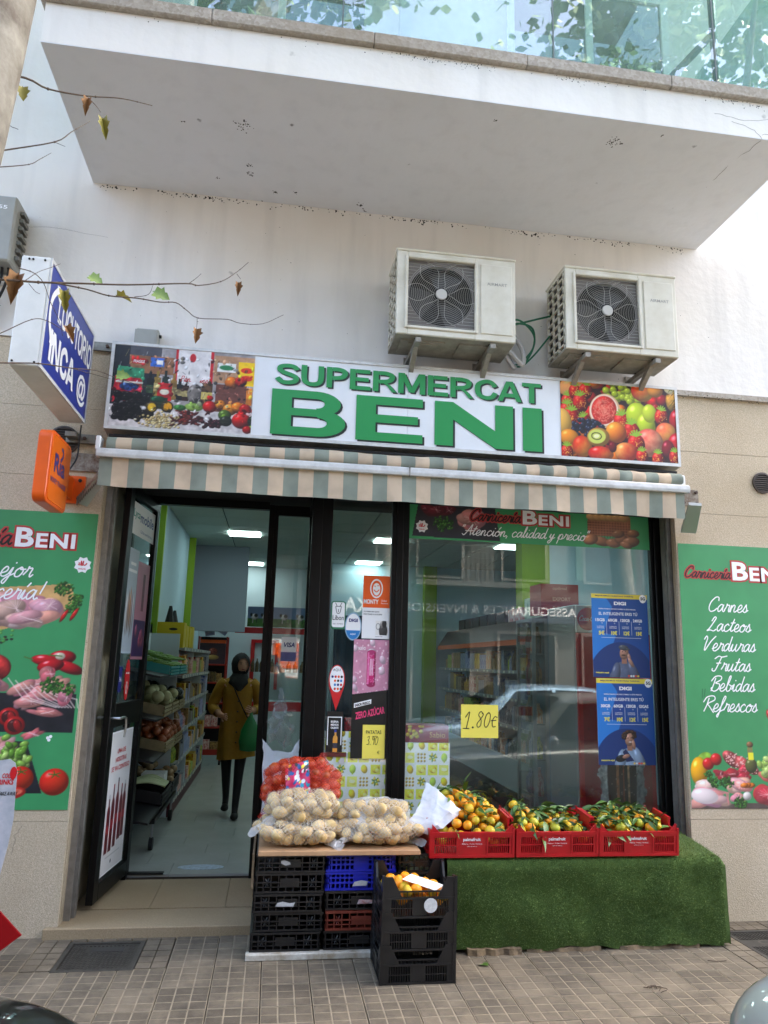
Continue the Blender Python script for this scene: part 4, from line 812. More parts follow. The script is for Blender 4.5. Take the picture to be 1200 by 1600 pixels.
# ------------------------------------------------------------------ air conditioners
M_acb = mat('ac_enamel', (.87, .855, .80), .4, c2=(.79, .765, .69), vs_=4); M_fin = mat('ac_fins', (.16, .16, .16), .6, .3); M_acg = mat('ac_grille', (.70, .69, .66), .45)
def ac_unit(label, x0, zb, tilt=0):
    T = thing('air_conditioner', label, 'air conditioner', (x0, -.01, zb), 'outdoor air conditioner units above the shop sign')
    w, h, y0, y1 = .82, .60, -.45, -.10
    def bx(*a): return MB().box(*a)
    def loc(mb, nm, m, par=T, **k): return mb.build(nm, m, par, local=True, **k)
    # casing: thin shell front with openings
    f = MB(); gx0, gx1, gz0, gz1 = .075, .535, .06, .55
    f.box(0, gx0, y0, y0+.02, 0, h).box(gx1, w, y0, y0+.02, 0, h).box(gx0, gx1, y0, y0+.02, 0, gz0).box(gx0, gx1, y0, y0+.02, gz1, h)
    loc(f, 'front_casing', M_acb, bev=.004)
    loc(bx(.0, w, y0+.02, y1, h-.015, h-.002), 'body_top', M_acb); loc(bx(-.006, w+.006, y0-.008, y1+.02, h, h+.018), 'lid', M_acb, bev=.006)
    b = MB(); b.box(0, w, y0+.02, y1, 0, .02); b.box(.05, .35, y0+.08, y1-.06, -.012, 0).box(.45, .72, y0+.08, y1-.06, -.012, 0).box(.1, .3, y0+.1, y0+.13, -.02, -.012)
    loc(b, 'base_pan', mat('pan_enamel', (.62, .60, .55), .6, var=.35, vs_=12))
    loc(bx(w-.015, w, y0+.02, y1, .02, h-.015), 'side_casing', M_acb)
    loc(bx(w, w+.022, y0+.15, y1-.03, .08, .32), 'pipe_cover', M_acb, bev=.005)
    s = MB(); 
    for k in range(9): s.box(-.002, .012, y0+.03, y1-.01, .04+k*.062, .052+k*.062)
    for k in range(4): s.box(-.002, .012, y0+.03+k*.1, y0+.045+k*.1, .02, h-.02)
    loc(s, 'side_grille', M_acb); loc(bx(.012, .03, y0+.03, y1, .02, h-.015), 'coil', M_fin)
    loc(bx(.03, w-.02, y1-.02, y1-.005, .02, h-.02), 'rear_coil', M_fin); loc(bx(.03, .56, y0+.16, y0+.17, .02, h-.02), 'shroud', mat('ac_inside', (.09, .085, .08), .7))
    # panel right
    loc(bx(.575, w-.025, y0-.007, y0, .045, .555), 'service_panel', M_acb, bev=.006)
    put(text_mesh('AIRMART', .01), (T.location.x+.62, T.location.y+y0-.007, T.location.z+.40), .14, .022, '-y', mat('grey_print', (.60, .59, .56), .5), T, 'badge', .0008)
    # raised bezel
    z_ = MB(); 
    for a in ((gx0-.02, gx0, gz0-.02, gz1+.02), (gx1, gx1+.02, gz0-.02, gz1+.02), (gx0, gx1, gz0-.02, gz0), (gx0, gx1, gz1, gz1+.02)): z_.box(a[0], a[1], y0-.012, y0, a[2], a[3])
    loc(z_, 'bezel', M_acb, bev=.004)
    cx, cz = (gx0+gx1)/2, (gz0+gz1)/2; R = .235
    an = MB()
    for k in range(32):
        q = [2*math.pi*(k+i)/32 for i in (0, 1)]
        def sq(t): u, v = math.cos(t), math.sin(t); m_x = max(abs(u)/(.23), abs(v)/(.245)); return (cx+u/m_x, cz+v/m_x)
        (a, b), (c_, d_) = sq(q[0]), sq(q[1]); an.quad((cx+.218*math.cos(q[0]), y0+.03, cz+.218*math.sin(q[0])), (a, y0+.022, b), (c_, y0+.022, d_), (cx+.218*math.cos(q[1]), y0+.03, cz+.218*math.sin(q[1])))
    loc(an, 'fan_surround', mat('ac_surround', (.42, .40, .38), .6))
    # grille: rings and curved spokes
    gr = MB()
    for k in range(15):
        r = .055+k*.0125; n = 40
        gr.tube([(cx+r*math.cos(2*math.pi*i/n), y0+.002, cz+r*math.sin(2*math.pi*i/n)) for i in range(n+1)], .0009, 3, cap=False)
    for k in range(6):
        for c_ in (-1, 1):
            q0 = k*math.pi/3; pts = []
            for i in range(11): t = i/10; r = .045+t*.20; q = q0+c_*(.05+.34*math.sin(t*math.pi*.95)); pts.append((cx+r*math.cos(q), y0-.001, cz+r*math.sin(q)))
            gr.tube(pts, .0013, 4, cap=False)
    for k in range(20):
        for (a, c2) in ((gx0, 1), (gx1, -1)):
            z = gz0+.012+k*.0245; dz = z-cz; 
            if abs(dz) < R: xr = cx-c2*math.sqrt(R*R-dz*dz)
            else: xr = cx
            if abs(xr-a) > .01: gr.tube([(a, y0+.002, z), (xr, y0+.002, z)], .0013, 3, cap=False)
    loc(gr, 'fan_grille', M_acg)
    loc(MB().add(*(lambda n: ([(cx+.037*math.cos(2*math.pi*i/n), y0-.006, cz+.037*math.sin(2*math.pi*i/n)) for i in range(n)]+[(cx+.04*math.cos(2*math.pi*i/n), y0+.004, cz+.04*math.sin(2*math.pi*i/n)) for i in range(n)], [tuple(range(n))]+[(i, i+n, (i+1) % n+n, (i+1) % n) for i in range(n)]))(24)), 'hub_cap', mat('cap_white', (.74, .73, .70), .5))
    fb = MB()
    for k in range(3):
        q0 = k*2*math.pi/3+.5; L = []
        for i in range(7):
            q = q0+i*.2; L.append([(cx+r*math.cos(q+(r-.05)*1.5), y0+.06+.05*i/6, cz+r*math.sin(q+(r-.05)*1.5)) for r in (.04, .1, .16, .205)])
        fb.rings(L, cap=False, closed=False)
    loc(fb, 'fan', mat('fan_plastic', (.20, .195, .19), .5), smooth=True)
    # wall brackets
    for bx_ in (.13, .64):
        k = MB(); k.box(bx_, bx_+.045, -.008, .0, -.12-.16, .02); k.box(bx_+.004, bx_+.041, y0+.0, -.008, -.05, -.018)
        k.hexa([(bx_+.006, -.02, -.27), (bx_+.039, -.02, -.27), (bx_+.039, -.008, -.235), (bx_+.006, -.008, -.235), (bx_+.006, y0+.09, -.05), (bx_+.039, y0+.09, -.05), (bx_+.039, y0+.16, -.05), (bx_+.006, y0+.16, -.05)])
        loc(k, 'bracket', mat('bracket_steel', (.60, .58, .54), .6, .3, var=.3, vs_=30))
        for q in (y0+.06, y1-.04): loc(MB().tube([(bx_+.022, q, -.018), (bx_+.022, q, 0)], .016, 8), 'rubber_foot', M_rubber)
    return T
ac_unit('air conditioner above the sign letters, the one nearer the blue blade sign', .685, 3.755)
ac_unit('air conditioner above the fruit photo at the far end of the shop sign', 1.865, 3.755)
P_ = thing('refrigerant_pipes', 'green and white insulated pipes looping between the two air conditioners', 'pipes', (1.65, -.1, 3.8))
M_gp = mat('green_cable', (.05, .38, .25), .5)
for k, o in enumerate((0, .03)):
    pts = spline([(1.50, -.17, 3.98+o), (1.60, -.22, 4.02+o), (1.72, -.2, 4.00-o), (1.74, -.15, 3.88), (1.66, -.15, 3.74+o), (1.58, -.15, 3.72), ], 6)
    MB().tube(pts, .007, 6).build('green_cable', M_gp, P_, smooth=True)
MB().tube(spline([(1.50, -.17, 4.0), (1.7, -.2, 4.06), (1.88, -.15, 4.14)], 6), .007, 6).build('green_cable', M_gp, P_, smooth=True)
MB().tube(spline([(1.66, -.15, 3.73), (1.76, -.14, 3.84), (1.88, -.15, 4.0)], 6), .007, 6).build('green_cable', M_gp, P_, smooth=True)
MB().tube(spline([(1.50, -.2, 3.86), (1.56, -.22, 3.78), (1.64, -.2, 3.72), (1.66, -.14, 3.86), (1.60, -.12, 3.98)], 6), .018, 8).build('insulated_pipe', mat('grey_tape', (.72, .71, .70), .6, bump=.4, bs=60), P_, smooth=True)
MB().tube(spline([(1.50, -.2, 3.80), (1.58, -.18, 3.70), (1.61, -.1, 3.78), (1.57, -.04, 3.95)], 6), .016, 8).build('insulated_pipe', MATS['grey_tape'], P_, smooth=True)
# left meter box on the wall with cables
T = thing('wall_unit', 'grey inverter box on the upper wall at the frame edge, with black cables hanging below', 'electrical box', (-2.05, -.01, 4.10))
MB().box(-2.30, -1.845, -.22, -.013, 4.13, 4.60).build('casing', mat('grey_casing', (.62, .62, .59), .45, var=.1, vs_=9), T, bev=.012)
mb = MB()
for k in range(7): mb.box(-1.843, -1.815, -.15, -.05, 4.18+k*.055, 4.205+k*.055)
mb.build('heat_sink', M_galv, T)
text('92655', (-2.05, -.22, 4.50), .15, .028, M_whitep, T, bold=.02)
MB().box(-2.1, -1.78, -.05, -.013, 4.055, 4.11).build('mount_plate', M_white, T)
for k in range(7):
    x = -2.12+k*.04; MB().tube(spline([(x, -.12, 4.13), (x+.01, -.14, 4.0+.01*k), (x-.04, -.10, 3.93), (x-.16, -.05, 3.86-.02*k)], 4), .009, 6).build('cable', M_rubber, T, smooth=True)
MB().tube(spline([(-2.0, -.05, 3.93), (-1.93, -.05, 3.80), (-2.02, -.05, 3.74), (-2.2, -.03, 3.70)], 5), .008, 6).build('cable', M_rubber, T, smooth=True)
T = thing('junction_box', 'small grey junction box on the wall just above the shop sign', 'electrical box', (-.96, -.013, 3.66))
MB().box(-1.035, -.885, -.09, -.013, 3.655, 3.80).build('casing', MATS['grey_casing'], T, bev=.008); MB().box(-1.04, -.90, -.094, -.09, 3.66, 3.79).build('lid', MATS['grey_casing'], T, bev=.002)
MB().tube([(-.895, -.06, 3.76), (-.87, -.06, 3.76)], .012, 8).build('knob', M_rubber, T)
# ------------------------------------------------------------------ blade signs
T = thing('blade_sign', 'blue and white phone shop light box projecting from the wall, lettering LOCUTORIO INCA', 'projecting sign', (-1.36, -.62, 3.09))
bz0, bz1, by0, by1, bxa, bxb = 3.085, 3.705, -1.10, -.13, -1.44, -1.285
M_sbox = mat('blade_white', (.88, .88, .86), .4, var=.12, vs_=7)
MB().box(bxa, bxb-.006, by0, by1, bz0, bz1).build('box', M_sbox, T, bev=.006)
M_blue = mat('blue_film', (.10, .19, .55), .35, var=.08, vs_=5)
MB().box(bxb-.0055, bxb-.001, by0+.02, by1-.02, bz0+.02, bz1-.02).build('blue_face', M_blue, T)
fb = MB()
for a in ((by0, by1, bz0, bz0+.02), (by0, by1, bz1-.02, bz1), (by0, by0+.02, bz0+.02, bz1-.02), (by1-.02, by1, bz0+.02, bz1-.02)): fb.box(bxb-.0055, bxb+.002, a[0], a[1], a[2], a[3])
fb.build('face_frame', M_sframe, T)
put(block_vf('LOCUTORIO', .19), (bxb, by0+.20, 3.43), .73, .165, '+x', M_whitep, T, 'lettering'); put(block_vf('INCA', .21), (bxb, by0+.12, 3.17), .50, .19, '+x', M_whitep, T, 'lettering'); text('@', (bxb, by0+.70, 3.15), .20, .20, M_whitep, T, '+x', .022)
vs, fs = [], []; ribbon(spline([(.10, .02), (.04, .12), (.05, .24), (.14, .34)], 6), .035, vs, fs); ribbon([(.10, .015), (.14, .045)], .06, vs, fs); ribbon([(.13, .33), (.18, .30)], .06, vs, fs)
put((np.array(vs), fs), (bxb, by0+.03, 3.27), 0, 0, '+x', M_whitep, T, 'phone_symbol', .0008, fit=False)
MB().box(-1.40, -1.33, -.13, -.014, 3.0, 3.03).box(-1.42, -1.20, -.03, -.001, 2.985, 3.045).build('bracket', M_galv, T)
MB().box(-1.33, -1.17, -.03, -.014, 3.64, 3.70).box(-1.38, -1.35, -.13, -.02, 3.65, 3.68).build('bracket', M_galv, T)
for q in ((-1.30, 3.015), (-1.22, 3.015), (-1.22, 3.67)): MB().tube([(q[0], -.032, q[1]), (q[0], -.045, q[1])], .012, 6).build('bolt', MATS['rust'], T)
for q in ((-1.40, 3.685), (-1.38, 3.685), (-1.32, 3.685), (-1.42, 3.105), (-1.31, 3.105)): MB().tube([(q[0], by0, q[1]), (q[0], by0-.004, q[1])], .006, 8).build('rivet', M_dark, T)
T = thing('money_transfer_sign', 'small orange money transfer box sign with rounded corners on a wall arm', 'projecting sign', (-1.36, -.4, 2.47))
M_or = mat('orange_enamel', (.90, .36, .07), .35, var=.12, vs_=6)
def rrect(a0, a1, b0, b1, r, n=5):
    out = []
    for cx, cy, q in ((a1-r, b1-r, 0), (a0+r, b1-r, 1), (a0+r, b0+r, 2), (a1-r, b0+r, 3)):
        for k in range(n+1): t = (q+k/n)*math.pi/2; out.append((cx+r*math.cos(t), cy+r*math.sin(t)))
    return out
rr = rrect(-.62, -.20, 2.47, 2.90, .05); MB().prism(rr, 'x', -1.40, -1.325).build('case', M_or, T, bev=.004)
MB().prism(rrect(-.60, -.22, 2.49, 2.88, .04), 'x', -1.3249, -1.322).build('face', mat('orange_film', (.91, .42, .08), .25), T)
M_navy = mat('navy_print', (.12, .14, .42), .4)
text('Ria', (-1.322, -.53, 2.665), .22, .115, M_navy, T, '+x', .03); text('MONEY TRANSFER', (-1.322, -.57, 2.60), .31, .032, M_navy, T, '+x', .02)
vs, fs = [], []; ribbon(spline([(0, 0), (.02, .02), (.015, .05), (-.01, .06)], 5), .02, vs, fs); put((np.array(vs), fs), (-1.322, -.40, 2.77), 0, 0, '+x', M_navy, T, 'flame_symbol', .0008, fit=False)
MB().box(-1.385, -1.34, -.20, -.03, 2.60, 2.74).box(-1.40, -1.27, -.03, -.001, 2.58, 2.76).build('arm', M_or, T)
for z in (2.61, 2.73): MB().tube([(-1.30, -.03, z), (-1.30, -.04, z)], .012, 6).build('bolt', M_rubber, T)
MB().tube(spline([(-1.30, -.15, 3.07), (-1.31, -.12, 2.98), (-1.32, -.10, 2.86), (-1.36, -.15, 2.74)], 6), .005, 6).build('sign_cable', M_rubber, T, smooth=True)
def vent(x, z, r, label):
    T = thing('wall_vent', label, 'vent', (x, -.005, z)); n = 28
    rg = MB(); rg.rings([[(x+q*math.cos(2*math.pi*i/n), y, z+q*math.sin(2*math.pi*i/n)) for i in range(n)] for q, y in ((r, 0), (r, -.012), (r-.012, -.014), (r-.014, -.004))], cap=False); rg.build('rim', mat('vent_bronze', (.25, .21, .18), .5, .3), T, smooth=True)
    MB().disc(x, -.002, z, r-.012, n).build('dark_hole', M_dark, T); sl = MB()
    for k in range(int(2*r/.016)-1):
        zz = z-r+.02+k*.016; h = math.sqrt(max(0, (r-.013)**2-(zz-z)**2)); sl.box(x-h, x+h, -.011, -.003, zz-.003, zz+.004)
    sl.build('louvre', MATS['vent_bronze'], T)
vent(3.575, 3.02, .082, 'round brown louvred vent in the stone cladding right of the awning'); vent(-1.44, 3.0, .10, 'round louvred vent half hidden behind the orange money transfer sign')
# ------------------------------------------------------------------ posters on the stone cladding
GRN = (.24, .60, .37)
M_red = mat('red_vinyl', (.78, .12, .14), .4); M_redo = mat('red_outline', (.70, .20, .20), .4)
def beni_title(T, x, z, w, h, y, scr, sx_, sh):
    """BENI in white small capitals on a red outline, with the script word before it"""
    for (o, m, l) in ((.020, M_redo, .0012), (.0, M_whitep, .0026)):
        bw = w*.31; vfB = text_mesh('B', .03 if not o else .085); vfE = text_mesh('ENI', .03 if not o else .11, 1.08)
        put(vfB, (x-o*.6, y, z-o*.6), bw+o*1.2, h+o*1.2, '-y', m, T, 'letters', l); put(vfE, (x+bw+.012-o*.4, y, z-o*.6), w-bw-.012+o, h*.74+o*1.2, '-y', m, T, 'letters', l)
    v = script_vf(scr, .55)[0]; wd_ = v[:, 0].max()
    u = sx_/wd_; script(scr, (x-sx_-.005, y, z+.01), u, M_redo, T, w=.62, lift=.0010); script(scr, (x-sx_-.005, y, z+.01), u, M_blackp, T, w=.2, lift=.0022)
def halal(T, x, y, z, r, m=None):
    n = 16; P = [(x+(r if i % 2 else r*.78)*math.cos(math.pi*2*i/n), z+(r if i % 2 else r*.78)*math.sin(math.pi*2*i/n)) for i in range(n)]
    mb = MB(); mb.add([(a, y-.0012, b) for a, b in P], [tuple(range(n-1, -1, -1))]); mb.build('badge', M_whitep, T)
    vs, fs = [], []; k = r*.5
    for st in ([(.9, .3), (.6, -.1), (.2, -.1), (.0, .1), (.15, .8)], [(.15, .8), (.0, -.1), (-.3, -.1), (-.35, .8)], [(-.35, .8), (-.3, 0), (-.6, -.1), (-.95, -.05)], [(-.9, .3), (-.6, .3)]): ribbon(spline([(a*k, b*k+k*.1) for a, b in st], 4), r*.13, vs, fs)
    put((np.array(vs), fs), (x, y, z), 0, 0, '-y', M_red, T, 'lettering', .0022, fit=False); text('HALAL', (x-r*.42, y, z-r*.55), r*.84, r*.2, M_red, T, lift=.0022, bold=.02)
def meat(c, x, y, rx, ry, col_, r, n=6, ang=0, fat=True):
    for i in range(n): c.ell(x+r.uniform(-.35, .35)*rx, y+r.uniform(-.3, .3)*ry, rx*r.uniform(.5, .8), ry*r.uniform(.45, .7), tuple(min(1, v*r.uniform(.9, 1.08)) for v in col_), ang+r.uniform(-.4, .4), vol=.35, wob=.3, tex=.12, spec=.25)
    if fat:
        for i in range(n):
            a = r.uniform(0, 3); c.line([(x+rx*.5*math.cos(a), y+ry*.5*math.sin(a)), (x+rx*.1, y), (x-rx*.5*math.cos(a+.5), y-ry*.4*math.sin(a))], .003, (.95, .82, .80), .55)
def herbs(c, x, y, s, r, n=40):
    for i in range(n): a = r.uniform(0, 6.28); d = r.uniform(0, s); c.ell(x+d*math.cos(a), y+d*.7*math.sin(a), .011, .006, r.choice([(.16, .38, .12), (.28, .52, .18), (.10, .26, .08)]), r.uniform(0, 3), vol=.4)
T = thing('butcher_poster', 'large green butcher poster with raw meat pictures on the wall left of the door', 'poster', (-1.6, -.004, .70))
w, h = 1.30, 1.815; X0, Z0 = -2.47, .705
c = Canvas(w, h, 230, GRN); r = random.Random(3)
c.a *= (1-.10*c.n2[..., None])
def px(x, z): return x-X0, z-Z0
c.poly([px(-2.4, 1.88), px(-1.75, 2.02), px(-1.30, 2.06), px(-1.235, 1.93), px(-1.75, 1.73), px(-2.4, 1.65)], (.84, .66, .42), .15)
for k in range(14): a, b = px(-2.3, 1.70+k*.02), px(-1.25, 1.80+k*.018); 
x, z = px(-1.62, 1.89); meat(c, x, z, .20, .12, (.90, .62, .62), r, 12); x, z = px(-1.42, 1.92); meat(c, x, z, .12, .08, (.92, .66, .65), r, 8); x, z = px(-1.52, 1.83); meat(c, x, z, .16, .06, (.93, .68, .66), r, 6)
for a, b, s in ((-1.33, 2.03, .06), (-1.25, 1.96, .06), (-1.27, 1.91, .04)): herbs(c, *px(a, b), s, r, 60)
for a, b in ((-1.315, 1.86), (-1.255, 1.87)): c.ell(*px(a, b), .012, .045, (.80, .12, .10), -.5, vol=.5, spec=.6)
for k in range(26): c.ell(*px(r.uniform(-1.75, -1.6), r.uniform(1.68, 1.76)), .01, .007, r.choice([(.3, .6, .25), (.15, .12, .1), (.45, .7, .3)]), vol=.4)
x, z = px(-1.70, 1.53); c.ell(x, z, .11, .085, (.62, .14, .14), vol=.5, tex=.8); c.ell(x, z, .10, .08, (.66, .17, .16), vol=.4, tex=.9)
c.rect(*px(-2.4, 1.15), *px(-1.19, 1.38), (.12, .12, .14), .3)
for a, b, rx, ry, g_ in ((-1.30, 1.60, .085, .045, .1), (-1.38, 1.58, .10, .035, -.1), (-1.25, 1.54, .09, .035, -.3), (-1.36, 1.55, .08, .04, .2)): c.ell(*px(a, b), rx, ry, (.74, .09, .13), g_, vol=.6, spec=.9)
c.ell(*px(-1.31, 1.61), .03, .022, (.85, .8, .7), vol=.3); c.line([px(-1.30, 1.61), px(-1.38, 1.615)], .008, (.3, .45, .2)); c.line([px(-1.47, 1.585), px(-1.52, 1.60)], .008, (.3, .45, .2))
for k in range(9): meat(c, *px(-1.40+r.uniform(-.14, .14), 1.38+r.uniform(-.05, .06)), .10, .05, (.88, .55, .55), r, 4, .4)
for k in range(8): q = k*.045; c.line([px(-1.60+q, 1.47-q*.3), px(-1.50+q, 1.35), px(-1.30+q*.4, 1.30)], .006, (.96, .86, .83), .8)
meat(c, *px(-1.70, 1.44), .12, .06, (.86, .55, .56), r, 5); meat(c, *px(-1.72, 1.34), .12, .04, (.88, .62, .60), r, 5); meat(c, *px(-1.36, 1.50), .06, .06, (.82, .42, .45), r, 5, .8); meat(c, *px(-1.36, 1.27), .12, .03, (.84, .5, .5), r, 5, -.3); meat(c, *px(-1.25, 1.36), .05, .07, (.84, .5, .5), r, 4, -.3)
herbs(c, *px(-1.34, 1.43), .07, r, 110); herbs(c, *px(-1.25, 1.41), .05, r, 50)
for a, b in ((-1.57, 1.24), (-1.53, 1.19)): c.ell(*px(a, b), .06, .055, (.70, .12, .12), vol=.4, spec=.5); c.ell(*px(a, b), .042, .038, (.28, .1, .1), vol=.2); c.ell(*px(a+.015, b), .02, .035, (.62, .12, .12), .4, vol=.3)
c.poly([px(-2.4, 1.10), px(-1.45, 1.10), px(-1.33, .80), px(-2.4, .80)], (.13, .13, .15), .3)
meat(c, *px(-1.62, 1.06), .16, .06, (.88, .62, .60), r, 8, .5); meat(c, *px(-1.42, 1.14), .08, .03, (.84, .45, .45), r, 6, .5)
for k in range(60): q = r.uniform(0, 1); c.ell(*px(-1.52+r.gauss(0, .05), .99+r.gauss(0, .05)), .028, .018, r.choice([(.55, .72, .30), (.70, .82, .45), (.40, .60, .2)]), r.uniform(0, 3), vol=.5)
for a, b, s in ((-1.46, .885, .075), (-1.265, .865, .085)):
    c.ell(*px(a, b), s, s*.92, (.84, .13, .10), vol=.5, spec=.6, c2=(.9, .25, .12))
    for k in range(5): q = k*1.26+.5; c.line([px(a, b+s*.5), px(a+.035*math.cos(q), b+s*.5+.02*math.sin(q))], .006, (.2, .42, .15))
c.ell(*px(-1.50, .80), .08, .035, (.86, .18, .14), .15, vol=.3); c.ell(*px(-1.50, .803), .06, .02, (.93, .45, .35), .15, vol=.1, tex=.5)
c.obj((X0, -.001, Z0), 'printed_sheet', T, lift=.003)
MB().box(X0, X0+w, -.0035, -.0012, Z0, Z0+h).build('backing_panel', M_white, T)
beni_title(T, -1.66, 2.285, .365, .125, -.004, 'Carnicería', .56, 1)
script('Tu mejor', (-1.98, -.004, 2.095), .060, M_whitep, T, w=.15); script('carnicería!', (-2.005, -.004, 1.955), .060, M_whitep, T, w=.15)
halal(T, -1.235, -.004, 2.185, .055)
ps = MB(); [ps.disc(*(-1.33+q[0], -.0042, 1.12+q[1]), .010, 8) for q in ((0, 0), (.016, .008), (.008, -.012))]; ps.build('leaf_symbol', M_whitep, T)
# second poster: further left, outside the frame, keeps the wall dressed
T = thing('price_list_poster', 'green butcher poster with white script product list on the wall right of the window', 'poster', (3.5, -.004, .71))
w, h = 1.30, 1.82; X0, Z0 = 2.862, .708
c = Canvas(w, h, 230, GRN); c.a *= (1-.10*c.n2[..., None]); r = random.Random(12)
c.poly([(0, .0), (w, .0), (w, .05), (0, .03)], (.35, .30, .28), .3)
c.ell(*px(2.98, 1.02), .07, .06, (.55, .74, .25), .3, wob=.3, tex=.3); c.ell(*px(2.93, .95), .062, .095, (.95, .68, .10), vol=.45, spec=.6)
for a, b, rx, ry, g_ in ((3.18, 1.03, .08, .045, -.6), (3.26, 1.0, .07, .04, -.7), (3.32, .97, .06, .035, -.5)): 
    c.ell(*px(a, b), rx, ry, (.72, .30, .30), g_, vol=.45, tex=.6)
    for k in range(40): c.ell(*px(a+r.gauss(0, .03), b+r.gauss(0, .02)), .005, .004, (.92, .72, .70), vol=0)
for a, b in ((3.0, 1.0), (3.06, 1.03)): c.ell(*px(a, b), .042, .04, (.82, .10, .12), vol=.5, spec=.8)
for k in range(10): meat(c, *px(3.10+r.uniform(-.05, .18), .93+r.uniform(-.03, .03)), .06, .035, (.72, .18, .24), r, 3)
meat(c, *px(2.96, .86), .10, .05, (.95, .80, .78), r, 6); meat(c, *px(3.02, .78), .16, .06, (.93, .68, .68), r, 8, fat=False); c.ell(*px(2.96, .79), .10, .05, (.96, .90, .90), -.1, vol=.2); 
for k in range(5): c.line([px(3.02+k*.01, .84-k*.012), px(3.14-k*.006, .81), px(3.13, .735+k*.006)], .006, (.85, .50, .52), .7)
meat(c, *px(3.22, .86), .11, .06, (.94, .68, .66), r, 8); meat(c, *px(3.20, .78), .07, .05, (.92, .62, .62), r, 5); meat(c, *px(3.42, .80), .13, .08, (.80, .24, .28), r, 9); meat(c, *px(3.44, .92), .08, .05, (.82, .40, .40), r, 6)
herbs(c, *px(3.04, .88), .05, r, 60); herbs(c, *px(3.13, .88), .05, r, 60); herbs(c, *px(3.22, .745), .05, r, 70); herbs(c, *px(3.0, .93), .03, r, 30)
for k in range(5): c.ell(*px(3.28+r.uniform(-.03, .03), .86), .03, .016, (.93, .5, .16), r.uniform(-.3, .3))
c.ell(*px(3.275, .79), .032, .028, (.93, .90, .88), vol=.4, tex=.2)
c.ell(*px(3.32, .99), .045, .05, (.35, .36, .18), vol=.5, spec=.6); c.rect(*px(3.30, 1.02), *px(3.34, 1.11), (.50, .50, .30)); c.rect(*px(3.305, 1.03), *px(3.342, 1.075), (.90, .88, .2)); c.ell(*px(3.32, 1.13), .025, .02, (.55, .38, .25))
for k in range(30): c.ell(*px(3.46+r.gauss(0, .04), .99+r.gauss(0, .03)), .03, .02, r.choice([(.62, .76, .35), (.75, .85, .5)]), r.uniform(0, 3), vol=.4)
c.ell(*px(3.50, 1.32), .03, .055, (.74, .10, .13), .5, vol=.5, spec=.7)
c.line([px(2.985, 1.44), px(2.99, 1.50)], .006, (.12, .4, .24)); c.line([px(3.0, 1.45), px(3.01, 1.50)], .006, (.12, .4, .24))
for k in range(60): meat(c, r.uniform(.75, w), r.uniform(.04, .35), .07, .05, r.choice([(.82, .3, .32), (.92, .62, .6)]), r, 2)
c.obj((X0, -.001, Z0), 'printed_sheet', T, lift=.003)
MB().box(X0, X0+w, -.0035, -.0012, Z0, Z0+h).build('backing_panel', M_white, T)
beni_title(T, 3.275, 2.275, .40, .135, -.004, 'Carnicería', .37, 1)
for k, (s, x) in enumerate((('Carnes', 3.065), ('Lacteos', 3.05), ('Verduras', 3.01), ('Frutas', 3.075), ('Bebidas', 3.045), ('Refrescos', 2.985))):
    script(s, (x, -.004, 2.045-k*.139), .052, M_whitep, T, w=.15)
# ------------------------------------------------------------------ prints and stickers on the shop window (each its own thing)
GF = GY-.0045
def paper(name, label, cat, x0, x1, za, zb, m, thick=.0012, y=GF, outline=None, group=None):
    mb = MB()
    if outline: mb.prism(outline, 'y', y-thick, y)
    else: mb.box(x0, x1, y-thick, y, za, zb)
    o = mb.build(name, m, label=label, cat=cat, group=group); return o
def oval(cx, cz, rx, rz, n=28): return [(cx+rx*math.cos(2*math.pi*i/n), cz+rz*math.sin(2*math.pi*i/n)) for i in range(n)]
T = thing('window_banner', 'green butcher banner with bread and meat across the top of the shop window', 'banner', (1.86, GF, 2.51))
w, h = 1.865, .255; X0, Z0 = .928, 2.508
c = Canvas(w, h, 230, GRN); r = random.Random(21)
c.poly([(.0+.06, h), (.02, .02), (.68, .01), (.64, h)], (.17, .16, .19), .2)
for k in range(8): meat(c, .22+r.uniform(-.1, .12), .22, .08, .05, (.45, .14, .2), r, 3)
meat(c, .46, .16, .12, .09, (.88, .58, .60), r, 10); herbs(c, .25, .12, .08, r, 90)
c.rect(1.36, .09, 1.70, .24, (.56, .34, .24), .3)
for k in range(16): c.line([(1.36+k*.022, .08), (1.36+k*.022, .20)], .004, (.38, .2, .14)); 
for k in range(6): c.line([(1.36, .10+k*.02), (1.70, .10+k*.02)], .004, (.68, .46, .34))
for k in range(6): c.ell(1.40+k*.05, .235, .05, .03, (.85, .64, .42), vol=.3)
for x, y, a, b in ((1.46, .05, .08, .035), (1.38, .06, .06, .04), (1.56, .04, .06, .035), (1.62, .075, .05, .035), (1.70, .055, .07, .04), (1.72, .12, .05, .03), (1.66, .03, .05, .025), (1.60, .11, .05, .03)): c.ell(x, y, a, b, (.66, .44, .30), r.uniform(-.3, .3), vol=.5, tex=.3)
c.obj((X0, GF, Z0), 'printed_sheet', T, lift=.001)
beni_title(T, 1.78, 2.655, .36, .105, GF-.001, 'Carnicería', .40, 1)
script('“Atención, calidad y precio”', (1.30, GF-.001, 2.555), .040, M_whitep, T, w=.16, sx=1.07); halal(T, 1.02, GF-.001, 2.60, .048)
